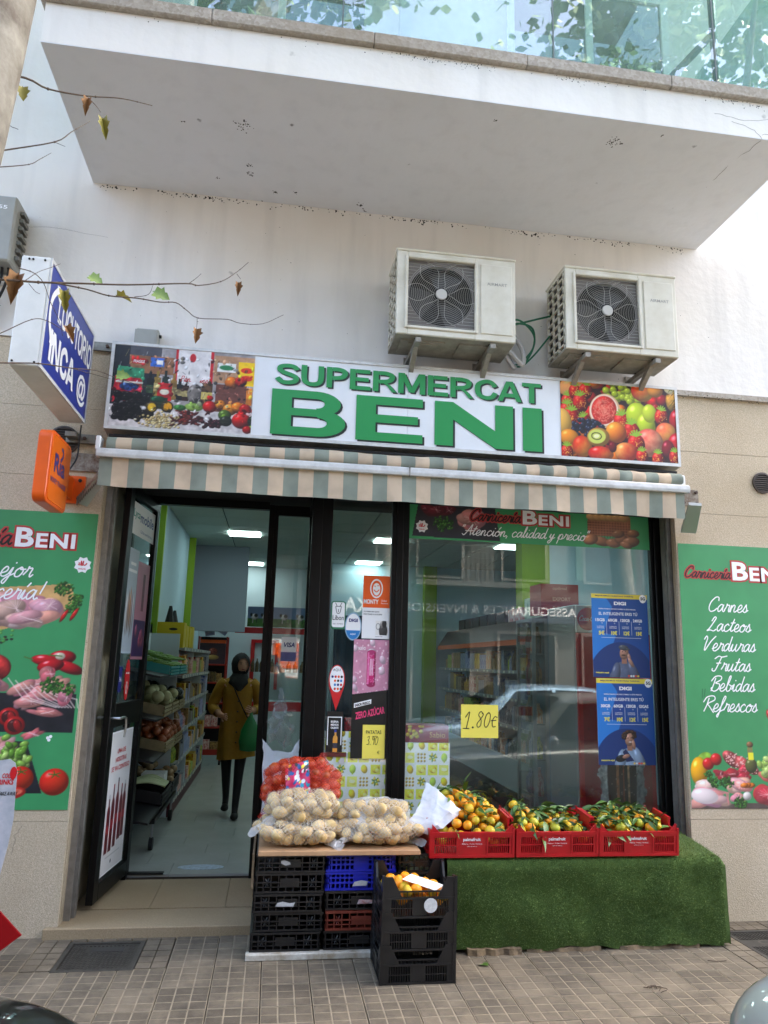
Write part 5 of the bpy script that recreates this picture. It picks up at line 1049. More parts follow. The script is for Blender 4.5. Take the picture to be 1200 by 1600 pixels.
# phone operator posters
def digi(label, x, z, w, h, offers, man):
    T = thing('phone_poster', label, 'poster', (x+w/2, GF, z)); c = Canvas(w, h, 330, (.05, .28, .56)); r = random.Random(3)
    c.a[:] = np.array((.04, .27, .55))[None, None]+(c.X/w*.03)[..., None]
    c.ell(-.02, h*.62, w*.48, h*.42, (.12, .48, .80), vol=0); c.poly([(w*.45, h), (w*.62, h), (w*.42, h*.5), (w*.2, h*.52)], (.07, .26, .56)); c.ell(w*.5, -.05, w*.6, h*.5, (.05, .20, .44), vol=0)
    c.rect(0, h-.035, w, h, (.93, .84, .30))
    # person: cap or curls, face, shirt, raised hand
    X, b = w*.55, (.34, .38, .48) if man else (.55, .64, .74)
    c.ell(X, -.02, .115, .14, b, vol=.45, wob=.12, tex=.1); c.ell(X+.07, .03, .035, .10, b, .35, vol=.4); c.ell(X-.07, .02, .035, .09, b, -.2, vol=.4)
    c.rect(X-.02, .10, X+.02, .15, (.62, .44, .36)); c.ell(X, .175, .034, .046, (.72, .53, .44), -.2, vol=.4)
    if man: c.ell(X-.003, .213, .038, .020, (.32, .34, .36), -.15, vol=.4); c.ell(X+.03, .203, .018, .007, (.28, .3, .32), -.2, vol=.3); c.ell(X-.004, .160, .016, .005, (.2, .13, .1), vol=0)
    else:
        for k in range(40): q = r.uniform(-.3, 3.5); c.ell(X+.042*math.cos(q)+r.gauss(0, .006), .195+.035*math.sin(q), .012, .011, (.25, .16, .11), vol=.5)
        c.ell(X+.005, .158, .012, .004, (.9, .85, .82), vol=0); c.poly([(X-.055, .09), (X-.03, .11), (X+.03, .03), (X-.03, .02)], (.10, .15, .32)); c.ell(X-.07, .045, .04, .024, (.10, .10, .11), .2)
    c.ell(X-.012, .185, .004, .003, (.1, .08, .08), vol=0); c.ell(X+.012, .187, .004, .003, (.1, .08, .08), vol=0)
    c.ell(X+(.038 if man else .03), .14, .013, .034, (.72, .53, .44), .15, vol=.35)
    if man: c.ell(X+.05, .11, .014, .04, (.72, .53, .44), .5, vol=.35)
    else: c.ell(X-.03, .06, .03, .014, (.72, .53, .44), .3, vol=.35)
    for k in range(5): c.ell(w*.62+k*.018, .012, .008, .007, r.choice([(.9, .3, .2), (.95, .8, .3), (.9, .9, .9)]), vol=0)
    c.obj((x, GF, z), 'printed_sheet', T, lift=.0016)
    MB().box(x, x+w, GF-.0013, GF-.0001, z, z+h).build('paper', M_white, T); y = GF-.0018
    yel = mat('yellow_print', (.95, .90, .35), .4)
    text('MEJORAMOS NUESTRAS TARIFAS', (x+.03, y, z+h-.024), .30, .012, M_navy, T, bold=.02); text('DIGI', (x+w*.40, y, z+h-.083), .095, .026, M_whitep, T, bold=.05)
    text('DISFRUTANDO DE DIGI CAMBIO A ESTE PRECIO,', (x+.055, y, z+h-.118), .29, .010, M_whitep, T, bold=.02); text('EL INTELIGENTE ERES TÚ', (x+.055, y, z+h-.158), .30, .027, M_whitep, T, bold=.015)
    for k, (a, b_) in enumerate(offers):
        xx = x+.028+k*.097; text(a, (xx, y, z+h-.205), .072, .022, M_whitep, T, bold=.03); text('+', (xx+.045, y, z+h-.222), .010, .010, M_whitep, T); text('LLAMADAS', (xx+.01, y, z+h-.245), .055, .008, M_whitep, T); text('ILIMITADAS', (xx+.01, y, z+h-.256), .055, .008, M_whitep, T)
        text(b_, (xx+.022, y, z+h-.302), .045, .030, yel, T, bold=.04)
        if k: MB().box(xx-.013, xx-.0115, y-.0006, y, z+h-.30, z+h-.20).build('rule', M_whitep, T)
    MB().box(x+.07, x+w-.06, y-.0006, y, z+h-.322, z+h-.320).build('rule', M_whitep, T)
    text('PREGUNTA AQUÍ', (x+.02, y, z+.025), .10, .013, yel, T, bold=.04); 
    mb = MB(); mb.prism(oval(x+w-.035, z+h-.03, .027, .031, 20), 'y', y-.001, y); mb.build('badge', M_whitep, T); text('5G', (x+w-.053, y-.001, z+h-.041), .036, .024, M_blackp, T, bold=.04)
digi('blue phone tariff poster with man in a cap holding his ear', 2.298, 1.562, .438, .605, (('15GB', '5€'), ('60GB', '10€'), ('120GB', '12€'), ('240GB', '15€')), True)
digi('blue phone tariff poster with curly haired person in denim, lower one on the window', 2.318, .955, .432, .60, (('30GB', '7€'), ('60GB', '10€'), ('120GB', '12€'), ('GIGAS', '15€')), False)
M_yel = mat('yellow_card', (.93, .86, .36), .55)
o = paper('price_card', 'yellow square card with handwritten price 1.80€ on the big window pane', 'price card', 1.318, 1.585, 1.128, 1.352, M_yel)
script('1', (1.335, GF-.0012, 1.19), .058, M_blackp, o, w=.11, slant=.12); script('80€', (1.425, GF-.0012, 1.20), .056, M_blackp, o, w=.11, slant=.12, sx=.92); MB().prism(oval(1.402, 1.198, .007, .007, 12), 'y', GF-.0025, GF-.0012).build('lettering', M_blackp, o)
o = paper('price_card', 'yellow card with PATATAS and a handwritten price on the narrow window pane', 'price card', .632, .785, .985, 1.205, M_yel, y=GF-.003)
text('PATATAS', (.655, GF-.0043, 1.145), .105, .024, M_blackp, o, bold=.01); script('3.90', (.66, GF-.0043, 1.075), .030, M_blackp, o, w=.12, slant=.1, sx=.8); text('€', (.735, GF-.0043, 1.015), .016, .022, M_blackp, o)
for x, s_ in ((.70, 'bolsa'),): text(s_, (x, GF-.0043, 1.127), .03, .008, M_blackp, o)
M_or2 = mat('orange_print', (.92, .36, .08), .4)
T = thing('money_card_poster', 'orange and white poster with smiling face logo, upper right of the narrow pane', 'poster', (.7, GF, 1.79))
MB().box(.606, .796, GF-.0012, GF, 2.0, 2.225).build('orange_part', M_or2, T); MB().box(.604, .798, GF-.0012, GF, 1.785, 1.999).build('white_part', M_whitep, T)
mb = MB(); mb.prism(oval(.70, 2.135, .046, .068), 'y', GF-.0020, GF-.0012); mb.build('face_symbol', M_whitep, T); mb = MB(); mb.prism(oval(.70, 2.135, .037, .057), 'y', GF-.0026, GF-.0020); mb.build('face_symbol', M_or2, T)
mb = MB(); mb.prism(oval(.70, 2.13, .026, .044), 'y', GF-.0032, GF-.0026); mb.build('face_symbol', M_whitep, T)
vs, fs = [], []; ribbon(spline([(-.018, 0), (0, -.014), (.018, .002)], 5), .007, vs, fs); ribbon([(-.012, .028), (-.010, .022)], .007, vs, fs); ribbon([(.006, .030), (.016, .030)], .006, vs, fs)
put((np.array(vs), fs), (.70, GF-.0033, 2.125), 0, 0, '-y', M_or2, T, 'face_symbol', .0005, fit=False)
text('MONTY', (.612, GF-.0012, 2.025), .105, .033, M_whitep, T, bold=.03); text('Global', (.735, GF-.0012, 2.045), .04, .012, M_whitep, T); text('Payments', (.735, GF-.0012, 2.025), .05, .012, M_whitep, T)
text('¡TU PRIMER MES GRATIS', (.614, GF-.0012, 1.965), .11, .011, M_blackp, T, bold=.02); text('POR TRAER A ALGUIEN!', (.614, GF-.0012, 1.948), .13, .010, M_blackp, T, bold=.02); text('monty.com', (.70, GF-.0012, 1.795), .05, .009, M_blackp, T)
c = Canvas(.09, .10, 400, (.93, .92, .90)); c.ell(.055, .03, .03, .05, (.25, .24, .24), vol=.3); c.ell(.05, .075, .018, .022, (.6, .58, .56), vol=.3); c.ell(.062, .08, .016, .028, (.15, .14, .14), vol=.2); c.ell(.018, .06, .015, .022, (.3, .3, .3), vol=0); c.ell(.018, .06, .012, .019, (.9, .9, .88), vol=0); c.obj((.70, GF-.0012, 1.81), 'picture', T, lift=.0008)
o = paper('payment_sticker', 'rounded white and green sticker with deer head logo, top left of narrow pane', 'sticker', 0, 0, 0, 0, mat('libon_green', (.12, .42, .30), .4), outline=rrect(.385, .487, 1.842, 2.037, .018))
MB().prism(rrect(.393, .480, 1.856, 2.029, .014), 'y', GF-.0020, GF-.0012).build('white_field', M_whitep, o); text('Libon', (.397, GF-.0021, 1.905), .078, .034, M_blackp, o, bold=.01); text('DIGI - PAYMENT', (.400, GF-.0021, 1.875), .072, .009, M_blackp, o)
vs, fs = [], []
for st in ([(-.02, .02), (-.012, -.02), (0, -.03), (.012, -.02), (.02, .02)], [(-.022, .045), (-.01, .02)], [(.022, .045), (.01, .02)], [(-.016, .02), (.016, .02)], [(0, 0), (0, -.02)]): ribbon(spline(st, 4), .004, vs, fs)
put((np.array(vs), fs), (.436, GF-.0021, 1.98), 0, 0, '-y', M_blackp, o, 'logo', .0004, fit=False)
o = paper('phone_sticker', 'oval white and blue sticker beside the orange poster on the narrow pane', 'sticker', 0, 0, 0, 0, mat('light_blue_rim', (.55, .68, .78), .4), outline=oval(.543, 1.865, .058, .097))
MB().prism(oval(.543, 1.865, .051, .088), 'y', GF-.0020, GF-.0012).build('white_field', M_whitep, o)
MB().prism([p for p in oval(.543, 1.865, .051, .088, 40) if p[1] < 1.845], 'y', GF-.0027, GF-.0020).build('blue_field', mat('sky_print', (.12, .48, .75), .4), o)
text('DIGI', (.512, GF-.0021, 1.895), .062, .024, M_navy, o, bold=.05); text('AQUÍ', (.523, GF-.0028, 1.805), .038, .014, M_whitep, o, bold=.03)
o = paper('map_pin_sticker', 'red map pin shaped sticker with white oval of phone brands', 'sticker', 0, 0, 0, 0, M_red, outline=[(.443, 1.295)]+[(.443+.056*math.cos(a), 1.495+.105*math.sin(a)) for a in [math.pi*(-.17+1.34*k/24) for k in range(25)]])
MB().prism(oval(.443, 1.505, .049, .088), 'y', GF-.0020, GF-.0012).build('white_field', M_whitep, o); text('AQUÍ', (.415, GF-.0021, 1.555), .055, .024, M_blackp, o)
for r0 in range(4):
    for k in range(3 if r0 else 4):
        x = .405+(0 if r0 == 0 else .018)+k*.021; MB().prism(oval(x+.008, 1.52-r0*.027, .008, .009, 10), 'y', GF-.0026, GF-.0020).build('brand_dot', [M_navy, M_red, M_or2, M_blackp, MATS['sky_print']][(k+r0*2) % 5], o)
o = paper('soft_drink_poster', 'pink poster of an energy drink can with black ZERO AZÚCAR panel below', 'poster', .552, .806, .985, 1.779, M_blackp)
c = Canvas(.252, .372, 400, (.88, .60, .70)); r = random.Random(4)
c.a *= (1-.15*c.n2[..., None])
for k in range(60): q = r.uniform(.002, .006); c.ell(r.uniform(0, .25), r.uniform(0, .37), q, q*1.3, (.96, .84, .88), vol=0)
for x, y in ((.01, .31), (.005, .10), (.01, .05), (.20, .24), (.20, .16), (.13, .35)): c.ell(x, y, .022, .026, (.93, .80, .85), .4, vol=.3, wob=.5)
c.rect(.095, .065, .155, .29, (.78, .12, .42)); c.ell(.125, .295, .028, .016, (.80, .76, .78), vol=.3); c.ell(.125, .285, .03, .018, (.70, .20, .42), vol=0); c.ell(.125, .066, .029, .016, (.60, .10, .32), vol=0); c.rect(.10, .07, .11, .285, (.90, .45, .66)); c.rect(.145, .07, .154, .285, (.52, .06, .26))
for x in (.118, .126, .136): c.line([(x, .24), (x-.002, .13)], .005, (.95, .85, .9))
for k in range(60): c.ell(r.uniform(.096, .154), r.uniform(.07, .28), .0018, .0025, (.95, .7, .82), vol=0)
c.poly([(0, 0), (.252, .035), (.252, 0)], (.05, .05, .05))
c.obj((.553, GF, 1.405), 'can_picture', o, lift=.0022)
text('NUEVO', (.585, GF-.0024, 1.705), .05, .022, M_whitep, o, bold=.02)
mb = MB(); mb.prism([(.567, 1.315), (.685, 1.345), (.685, 1.375), (.567, 1.345)], 'y', GF-.0020, GF-.0012); mb.build('caption_strip', M_whitep, o)
r60 = (Vector((1, 0, .22)).normalized(), Vector((-.05, 0, 1)).normalized(), Vector((0, -1, 0)))
text('SABOR FRESCO', (.573, GF-.0020, 1.322), .108, .018, M_blackp, o, face=r60, bold=.04); M_pink = mat('pink_print', (.90, .25, .45), .4)
text('ZERO AZÚCAR', (.580, GF-.0012, 1.238), .205, .058, M_pink, o, face=r60, bold=.03)
vs, fs = [], []; [ribbon([(a, .02), (a+.002, -.015)], .006, vs, fs) for a in (0, .01, .02)]
put((np.array(vs), fs), (.735, GF-.0012, 1.155), 0, 0, '-y', mat('grey_print2', (.5, .5, .5), .4), o, 'logo', .0004, fit=False)
o = paper('bottle_poster', 'small black poster of an orange drink bottle with white frame', 'poster', .385, .495, 1.025, 1.29, M_blackp)
mb = MB(); 
for a in ((.391, .397, 1.07, 1.255), (.483, .489, 1.07, 1.255), (.397, .483, 1.249, 1.255)): mb.box(a[0], a[1], GF-.0018, GF-.0012, a[2], a[3])
mb.build('white_frame', M_whitep, o)
for k, s_ in enumerate(('BUENA', 'MENOS', 'CALIENTE')): text(s_, (.414, GF-.0012, 1.215-k*.020), .052, .014, M_whitep, o, bold=.03)
c = Canvas(.045, .15, 500, (.05, .05, .05)); c.rect(.008, .0, .038, .09, (.88, .58, .22), .2); c.ell(.023, .09, .015, .02, (.88, .62, .25), vol=0); c.rect(.017, .09, .029, .13, (.85, .62, .3)); c.rect(.016, .128, .030, .146, (.15, .25, .6)); c.rect(.008, .025, .038, .06, (.2, .2, .25), .6); c.obj((.424, GF-.0012, 1.025), 'bottle_picture', o, lift=.0008)
o = paper('drink_banner', 'brown red strip stuck under the bottle poster', 'sticker', .378, .525, .995, 1.023, mat('brick_print', (.40, .16, .13), .5, var=.5, vs_=60))
o = paper('torn_tape', 'scrap of torn white tape on the narrow window pane', 'sticker', 0, 0, 0, 0, mat('tape', (.7, .7, .7), .4), outline=[(.470, .955), (.495, .945), (.515, .96), (.512, .985), (.49, .99)])
# lemon film on both panes
def lemon(label, x, z, w, h, seed):
    c = Canvas(w, h, 300, (.95, .96, .94)); r = random.Random(seed); s = .079
    for i in range(int(w/s)+1):
        for j in range(int(h/s)+1):
            x0, y0 = i*s+.004, j*s+.004; X, Y = x0+s*.45, y0+s*.45; k = (i*3+j*2+seed) % 7; g = s*.37
            if k in (0, 3): c.rect(x0, y0, x0+s*.84, y0+s*.84, (.92, .82, .28)); c.ell(X, Y, g*.9, g*.8, (.88, .76, .25), r.uniform(0, 3), vol=.4); c.ell(X+.01, Y-.008, g*.5, g*.45, (.93, .84, .45), vol=.2)
            elif k in (1,): c.ell(X, Y, g*.75, g, (.66, .78, .30), vol=.3, spec=.1); c.ell(X, Y-g*.9, .006, .01, (.55, .62, .2), vol=0)
            elif k in (4,): c.ell(X, Y, g*.75, g, (.86, .74, .18), .3, vol=.4, spec=.1)
            elif k == 2:
                for a in range(3):
                    for b in range(3): c.ell(x0+.012+a*.022, y0+.012+b*.022, .0085, .0085, (.66, .55, .24), vol=.4)
            elif k == 5:
                for a in range(7): q = a*.9; c.ell(X+.018*math.cos(q), Y+.018*math.sin(q), .014, .006, (.25, .42, .16), q, vol=.2)
                for a in range(4): q = a*1.6+.4; c.ell(X+.02*math.cos(q), Y+.02*math.sin(q), .008, .009, (.88, .72, .2), vol=.3)
            else: c.rect(x0, y0, x0+s*.84, y0+s*.84, (.85, .86, .38)); c.ell(X, Y, g, g*.6, (.90, .85, .40), r.uniform(0, 3), vol=.2); c.ell(X, Y, g*.7, g*.38, (.94, .92, .65), 0, vol=0)
    c.a = np.clip(c.a*1.3, 0, 1)
    return c.obj((x, GY+.0045, z), 'lemon_film', None, label=label, cat='window film')
lemon('lemon patterned film behind the foot of the narrow window pane', .375, .56, .422, .60, 1)
lemon('lemon patterned film behind the lower left corner of the big window pane', .927, .56, .315, .53, 3)
T = thing('fruit_carton_print', 'red printed fruit box strip above the lemon film in the big window', 'box', (1.08, .30, 1.09))
MB().box(.93, 1.235, .26, .45, 1.092, 1.205).build('box', mat('crimson_card', (.55, .10, .14), .5), T); c = Canvas(.13, .11, 300, (.55, .1, .14)); [c.ell(random.Random(k).uniform(0, .13), random.Random(k+50).uniform(.03, .11), .015, .014, (.85, .75, .2), vol=.3) for k in range(12)]; c.obj((.931, .26, 1.094), 'picture', T, lift=.0008); text('Sabio', (1.10, .26, 1.125), .11, .036, mat('gold_print', (.80, .62, .35), .4), T)
# sidelight stickers
SY = DY-.0045
T = thing('card_sticker', 'white and blue card payment sticker on the narrow sidelight pane', 'sticker', (.12, SY, 1.68))
MB().box(.060, .178, SY-.0012, SY, 1.685, 1.80).build('white_field', M_whitep, T); text('VISA', (.073, SY-.0012, 1.722), .092, .036, M_navy, T, shear=.2, bold=.03); MB().box(.060, .178, SY-.0012, SY, 1.615, 1.684).build('lower_field', mat('faded_blue', (.40, .42, .62), .5, var=.3, vs_=20), T)
# door leaf posters (local space of the door would be copied: placed in world on the leaf plane)
u_ = Vector((hx-ex, hy-ey, 0)).normalized(); nrm = Vector((u_.y, -u_.x, 0)); E0 = Vector((ex, ey, 0)); LF = (u_, Vector((0, 0, 1)), nrm)
def leafp(a, z, lift=.006): return E0+u_*a+Vector((0, 0, z))+nrm*lift
def leafquad(name, label, a0, a1, z0_, z1_, m, cat='poster'):
    mb = MB(); P = [leafp(a0, z0_), leafp(a1, z0_), leafp(a1, z1_), leafp(a0, z1_)]; Q = [p+nrm*.0012 for p in P]; mb.hexa([P[0], P[1], Q[1], Q[0], P[3], P[2], Q[2], Q[3]]); return mb.build(name, m, label=label, cat=cat)
o = leafquad('phone_card_poster', 'white phone card poster with green and blue lettering at the top of the open door', .13, .69, 2.47, 2.70, M_whitep)
text('Lyca', leafp(.14, 2.575, .0075), .16, .075, mat('teal_print', (.05, .55, .50), .4), o, face=LF, bold=.02); text('mobile', leafp(.31, 2.575, .0075), .34, .075, mat('blue_print', (.08, .25, .55), .4), o, face=LF, bold=.02); text('Call the world for less', leafp(.33, 2.50, .0075), .30, .022, MATS['blue_print'], o, face=LF)
o = leafquad('cola_door_poster', 'white drinks poster with a row of dark red bottles on the lower door pane', .13, .60, .22, 1.12, M_whitep)
c = Canvas(.46, .88, 240, (.88, .87, .86))
for x, y, hh in ((.07, .12, .34), (.15, .12, .40), (.235, .13, .42), (.32, .16, .34), (.39, .17, .34)):
    cc = (.38, .06, .10); c.rect(x-.032, y, x+.032, y+hh*.7, cc, .2); c.ell(x, y+hh*.7, .032, .06, cc, vol=0); c.rect(x-.012, y+hh*.7, x+.012, y+hh, cc, .2); c.rect(x-.013, y+hh, x+.013, y+hh+.025, random.Random(int(x*99)).choice([(.6, .08, .12), (.1, .1, .12), (.75, .75, .75)])); c.rect(x-.032, y+hh*.35, x+.032, y+hh*.5, (.62, .12, .16)); c.rect(x-.028, y+hh*.1, x-.018, y+hh*.7, (.6, .2, .22))
c.line([(.08, .09), (.38, .09)], .004, (.6, .6, .6)); c.ell(.2, .05, .012, .012, (.3, .3, .3), vol=0)
c.obj(leafp(.135, .23, .0075), 'bottle_picture', o, face=LF)
for k, s_ in enumerate(('UNA DE', 'NOSOTRAS', 'SE VA CONTIGO')): text(s_, leafp(.36-len(s_)*.014, .97-k*.055, .0085), len(s_)*.030, .032, M_red, o, face=LF, bold=.02)
o = leafquad('drinks_door_poster', 'tall pale poster of soft drink bottles stuck on the upper door pane', .13, .36, 1.64, 2.37, mat('pale_poster', (.66, .72, .76), .4))
c = Canvas(.22, .70, 240, (.66, .71, .75)); [c.ell(.04+k*.036, .25+.02*(k % 3), .016, .15, cc, vol=.4) for k, cc in enumerate([(.8, .8, .8), (.6, .45, .35), (.72, .5, .3), (.6, .5, .48), (.75, .75, .78)])]; c.rect(.02, .55, .2, .57, (.9, .9, .9)); c.rect(.05, .60, .17, .62, (.9, .9, .9)); c.obj(leafp(.135, 1.655, .0075), 'bottle_picture', o, face=LF)
o = leafquad('pink_door_poster', 'pink and purple drinks poster beside the pale bottle poster on the door', .365, .66, 1.60, 2.30, mat('dusty_pink', (.72, .48, .55), .4))
c = Canvas(.285, .66, 240, (.72, .48, .55)); c.rect(0, 0, .285, .26, (.22, .10, .32)); [c.ell(.20+.03*math.sin(k), .13+.025*math.cos(k*2), .035, .045, (.68, .30, .42), vol=.4) for k in range(7)]; c.ell(.07, .18, .03, .05, (.72, .35, .48)); c.rect(.14, .33, .20, .60, (.42, .2, .26), .3); c.obj(leafp(.37, 1.62, .0075), 'can_picture', o, face=LF)
mb = MB(); P = [leafp(.34+.055*math.cos(t), 1.46+.14*math.sin(t)) for t in [2*math.pi*k/24 for k in range(24)]]; mb.add(P+[p+nrm*.0012 for p in P], [tuple(range(24)), tuple(range(47, 23, -1))]+[(i, (i+1) % 24, (i+1) % 24+24, i+24) for i in range(24)])
o = mb.build('oval_door_sticker', M_red, label='red oval sticker with white lettering on the upper door pane', cat='sticker'); text('Atención al', leafp(.30, 1.50, .0075), .08, .016, M_whitep, o, face=LF); text('0', leafp(.32, 1.36, .0075), .035, .09, M_whitep, o, face=LF)
o = leafquad('navy_door_sticker', 'small dark blue sticker next to the red oval on the door', .15, .22, 1.38, 1.55, M_navy, 'sticker'); text('24h', leafp(.16, 1.45, .0075), .05, .03, M_whitep, o, face=LF)
# ------------------------------------------------------------------ grass covered stand
M_turf = mat('artificial_turf', (.31, .41, .17), .95, c2=(.22, .32, .12), vs_=4, bump=.9, bs=320, detail=6)
T = thing('turf_stand', 'low display stand wrapped in green artificial grass under the red fruit crates', 'display stand', (1.95, -.2, 0))
TX0, TX1, TF = 1.075, 2.825, -.40
def tz(y): return .505+(y-TF)*.10
mb = MB(); nx, prof = 60, []
def tp(x, t):
    p = tp0(x, t); k = .010*mnoise.noise(Vector((x*3.1, p[2]*5, 1.7)))+.008*mnoise.noise(Vector((x*9, p[2]*7, 4)))+.006*abs(math.sin(x*4.3+p[2]*2)); return (p[0], p[1]-(k if t < .5 else 0), p[2]+(k*.8 if t > .62 else 0))
def tp0(x, t):
    """t 0..1 from the hem up the front, over the edge, back to the window"""
    wob = .010*math.sin(x*7)+.006*math.sin(x*17+1)
    if t < .5: k = t/.5; return (x, TF-.012+wob*(1-k)+.004*math.sin(k*9+x*5), .018+.008*math.sin(x*11)*(1-k)+.006*math.sin(x*29)*(1-k)+(tz(TF)-.045-.018)*k)
    if t < .62: k = (t-.5)/.12; a = k*math.pi/2; return (x, TF-.012+.045*(1-math.cos(a)), tz(TF)-.045+.045*math.sin(a))
    k = (t-.62)/.38; y = TF+.033+(GY-.03-TF-.033)*k; return (x, y, tz(y)+.004*math.sin(x*9+k*5))
ts = [i/30 for i in range(31)]
xs = [TX0+(TX1-TX0-.04)*i/nx for i in range(nx+1)]
mb.rings([[tp(x, t) for t in ts] for x in xs], cap=False, closed=False)
# right side flap with rounded top corner
def side(t, k):
    p = tp(TX1-.04, t); a = k*math.pi/2; return (p[0]+.04*math.sin(a), p[1], max(.02, p[2]-.04*(1-math.cos(a))*(1 if t > .5 else 0)))
rg = [[side(t, k/4) for t in ts] for k in range(5)]
mb.rings(rg, cap=False, closed=False)
low = [(TX1+.002*math.sin(i), p[1], .015) for i, p in enumerate(rg[-1])]
mb.rings([[p for p in rg[-1] if True], low], cap=False, closed=False)
tc_ = mb.build('turf_cover', M_turf, T, smooth=True)
tri = []
def blade(p, n, r):
    d = Vector((r.gauss(0, .5), r.gauss(0, .5), r.gauss(0, .5)))+n*1.2; d.normalize(); s_ = d.cross(Vector((r.gauss(0, 1), r.gauss(0, 1), r.gauss(0, 1)))).normalized()*.0017; L = r.uniform(.006, .012)
    return [p-s_, p+s_, p+d*L]
r = random.Random(11); bv = []
for i in range(52000):
    x = r.uniform(TX0, TX1-.02); u = r.random()
    if u < .62: t = r.uniform(0, .5)
    elif u < .70: t = r.uniform(.5, .62)
    else: t = r.uniform(.62, 1)
    p = Vector(tp(x, t)); n = Vector((0, -1, .2)) if t < .5 else (Vector((0, -.7, .7)) if t < .62 else Vector((0, -.1, 1)))
    bv += blade(p, n, r)
for i in range(7000):
    y = r.uniform(TF, GY-.05); z = r.uniform(.02, tz(y)-.04); bv += blade(Vector((TX1, y, z)), Vector((1, 0, 0)), r)
mb = MB(); mb.v = [tuple(v) for v in bv]; mb.f = [(i, i+1, i+2) for i in range(0, len(bv), 3)]; mb.mi = [0]*len(mb.f)
mb.build('turf_pile', mat('turf_blades', (.50, .58, .31), .8, c2=(.29, .39, .16), vs_=38), T, kind='stuff')
MB().box(TX0+.03, TX1-.05, TF+.06, GY-.06, .05, .46).build('inner_box', mat('raw_wood', (.45, .36, .26), .8), T)
M_sl = mat('old_wood', (.52, .44, .33), .85, c2=(.30, .25, .19), vs_=18, bump=.5, bs=60)
for lab, x0, x1, y0, z1 in (('flat whitish topped block under the turf stand next to the black crates', 1.19, 1.51, -.45, .034), ('thin weathered wood slat under the middle of the turf stand', 1.55, 2.0, -.425, .022), ('thin weathered wood slat under the right half of the turf stand', 2.12, 2.62, -.425, .022)):
    mb = MB(); n = 12; P = [(x0+(x1-x0)*i/n, y0+.008*math.sin(i*1.7+x0)+.004*rnd.random()) for i in range(n+1)]
    mb.rings([[(a, b, 0), (a, b+.005, z1*(.8+.3*rnd.random())), (a, b+.12, z1), (a, b+.12, 0)] for a, b in P])
    mb.build('old_batten', M_sl, label=lab, cat='batten')
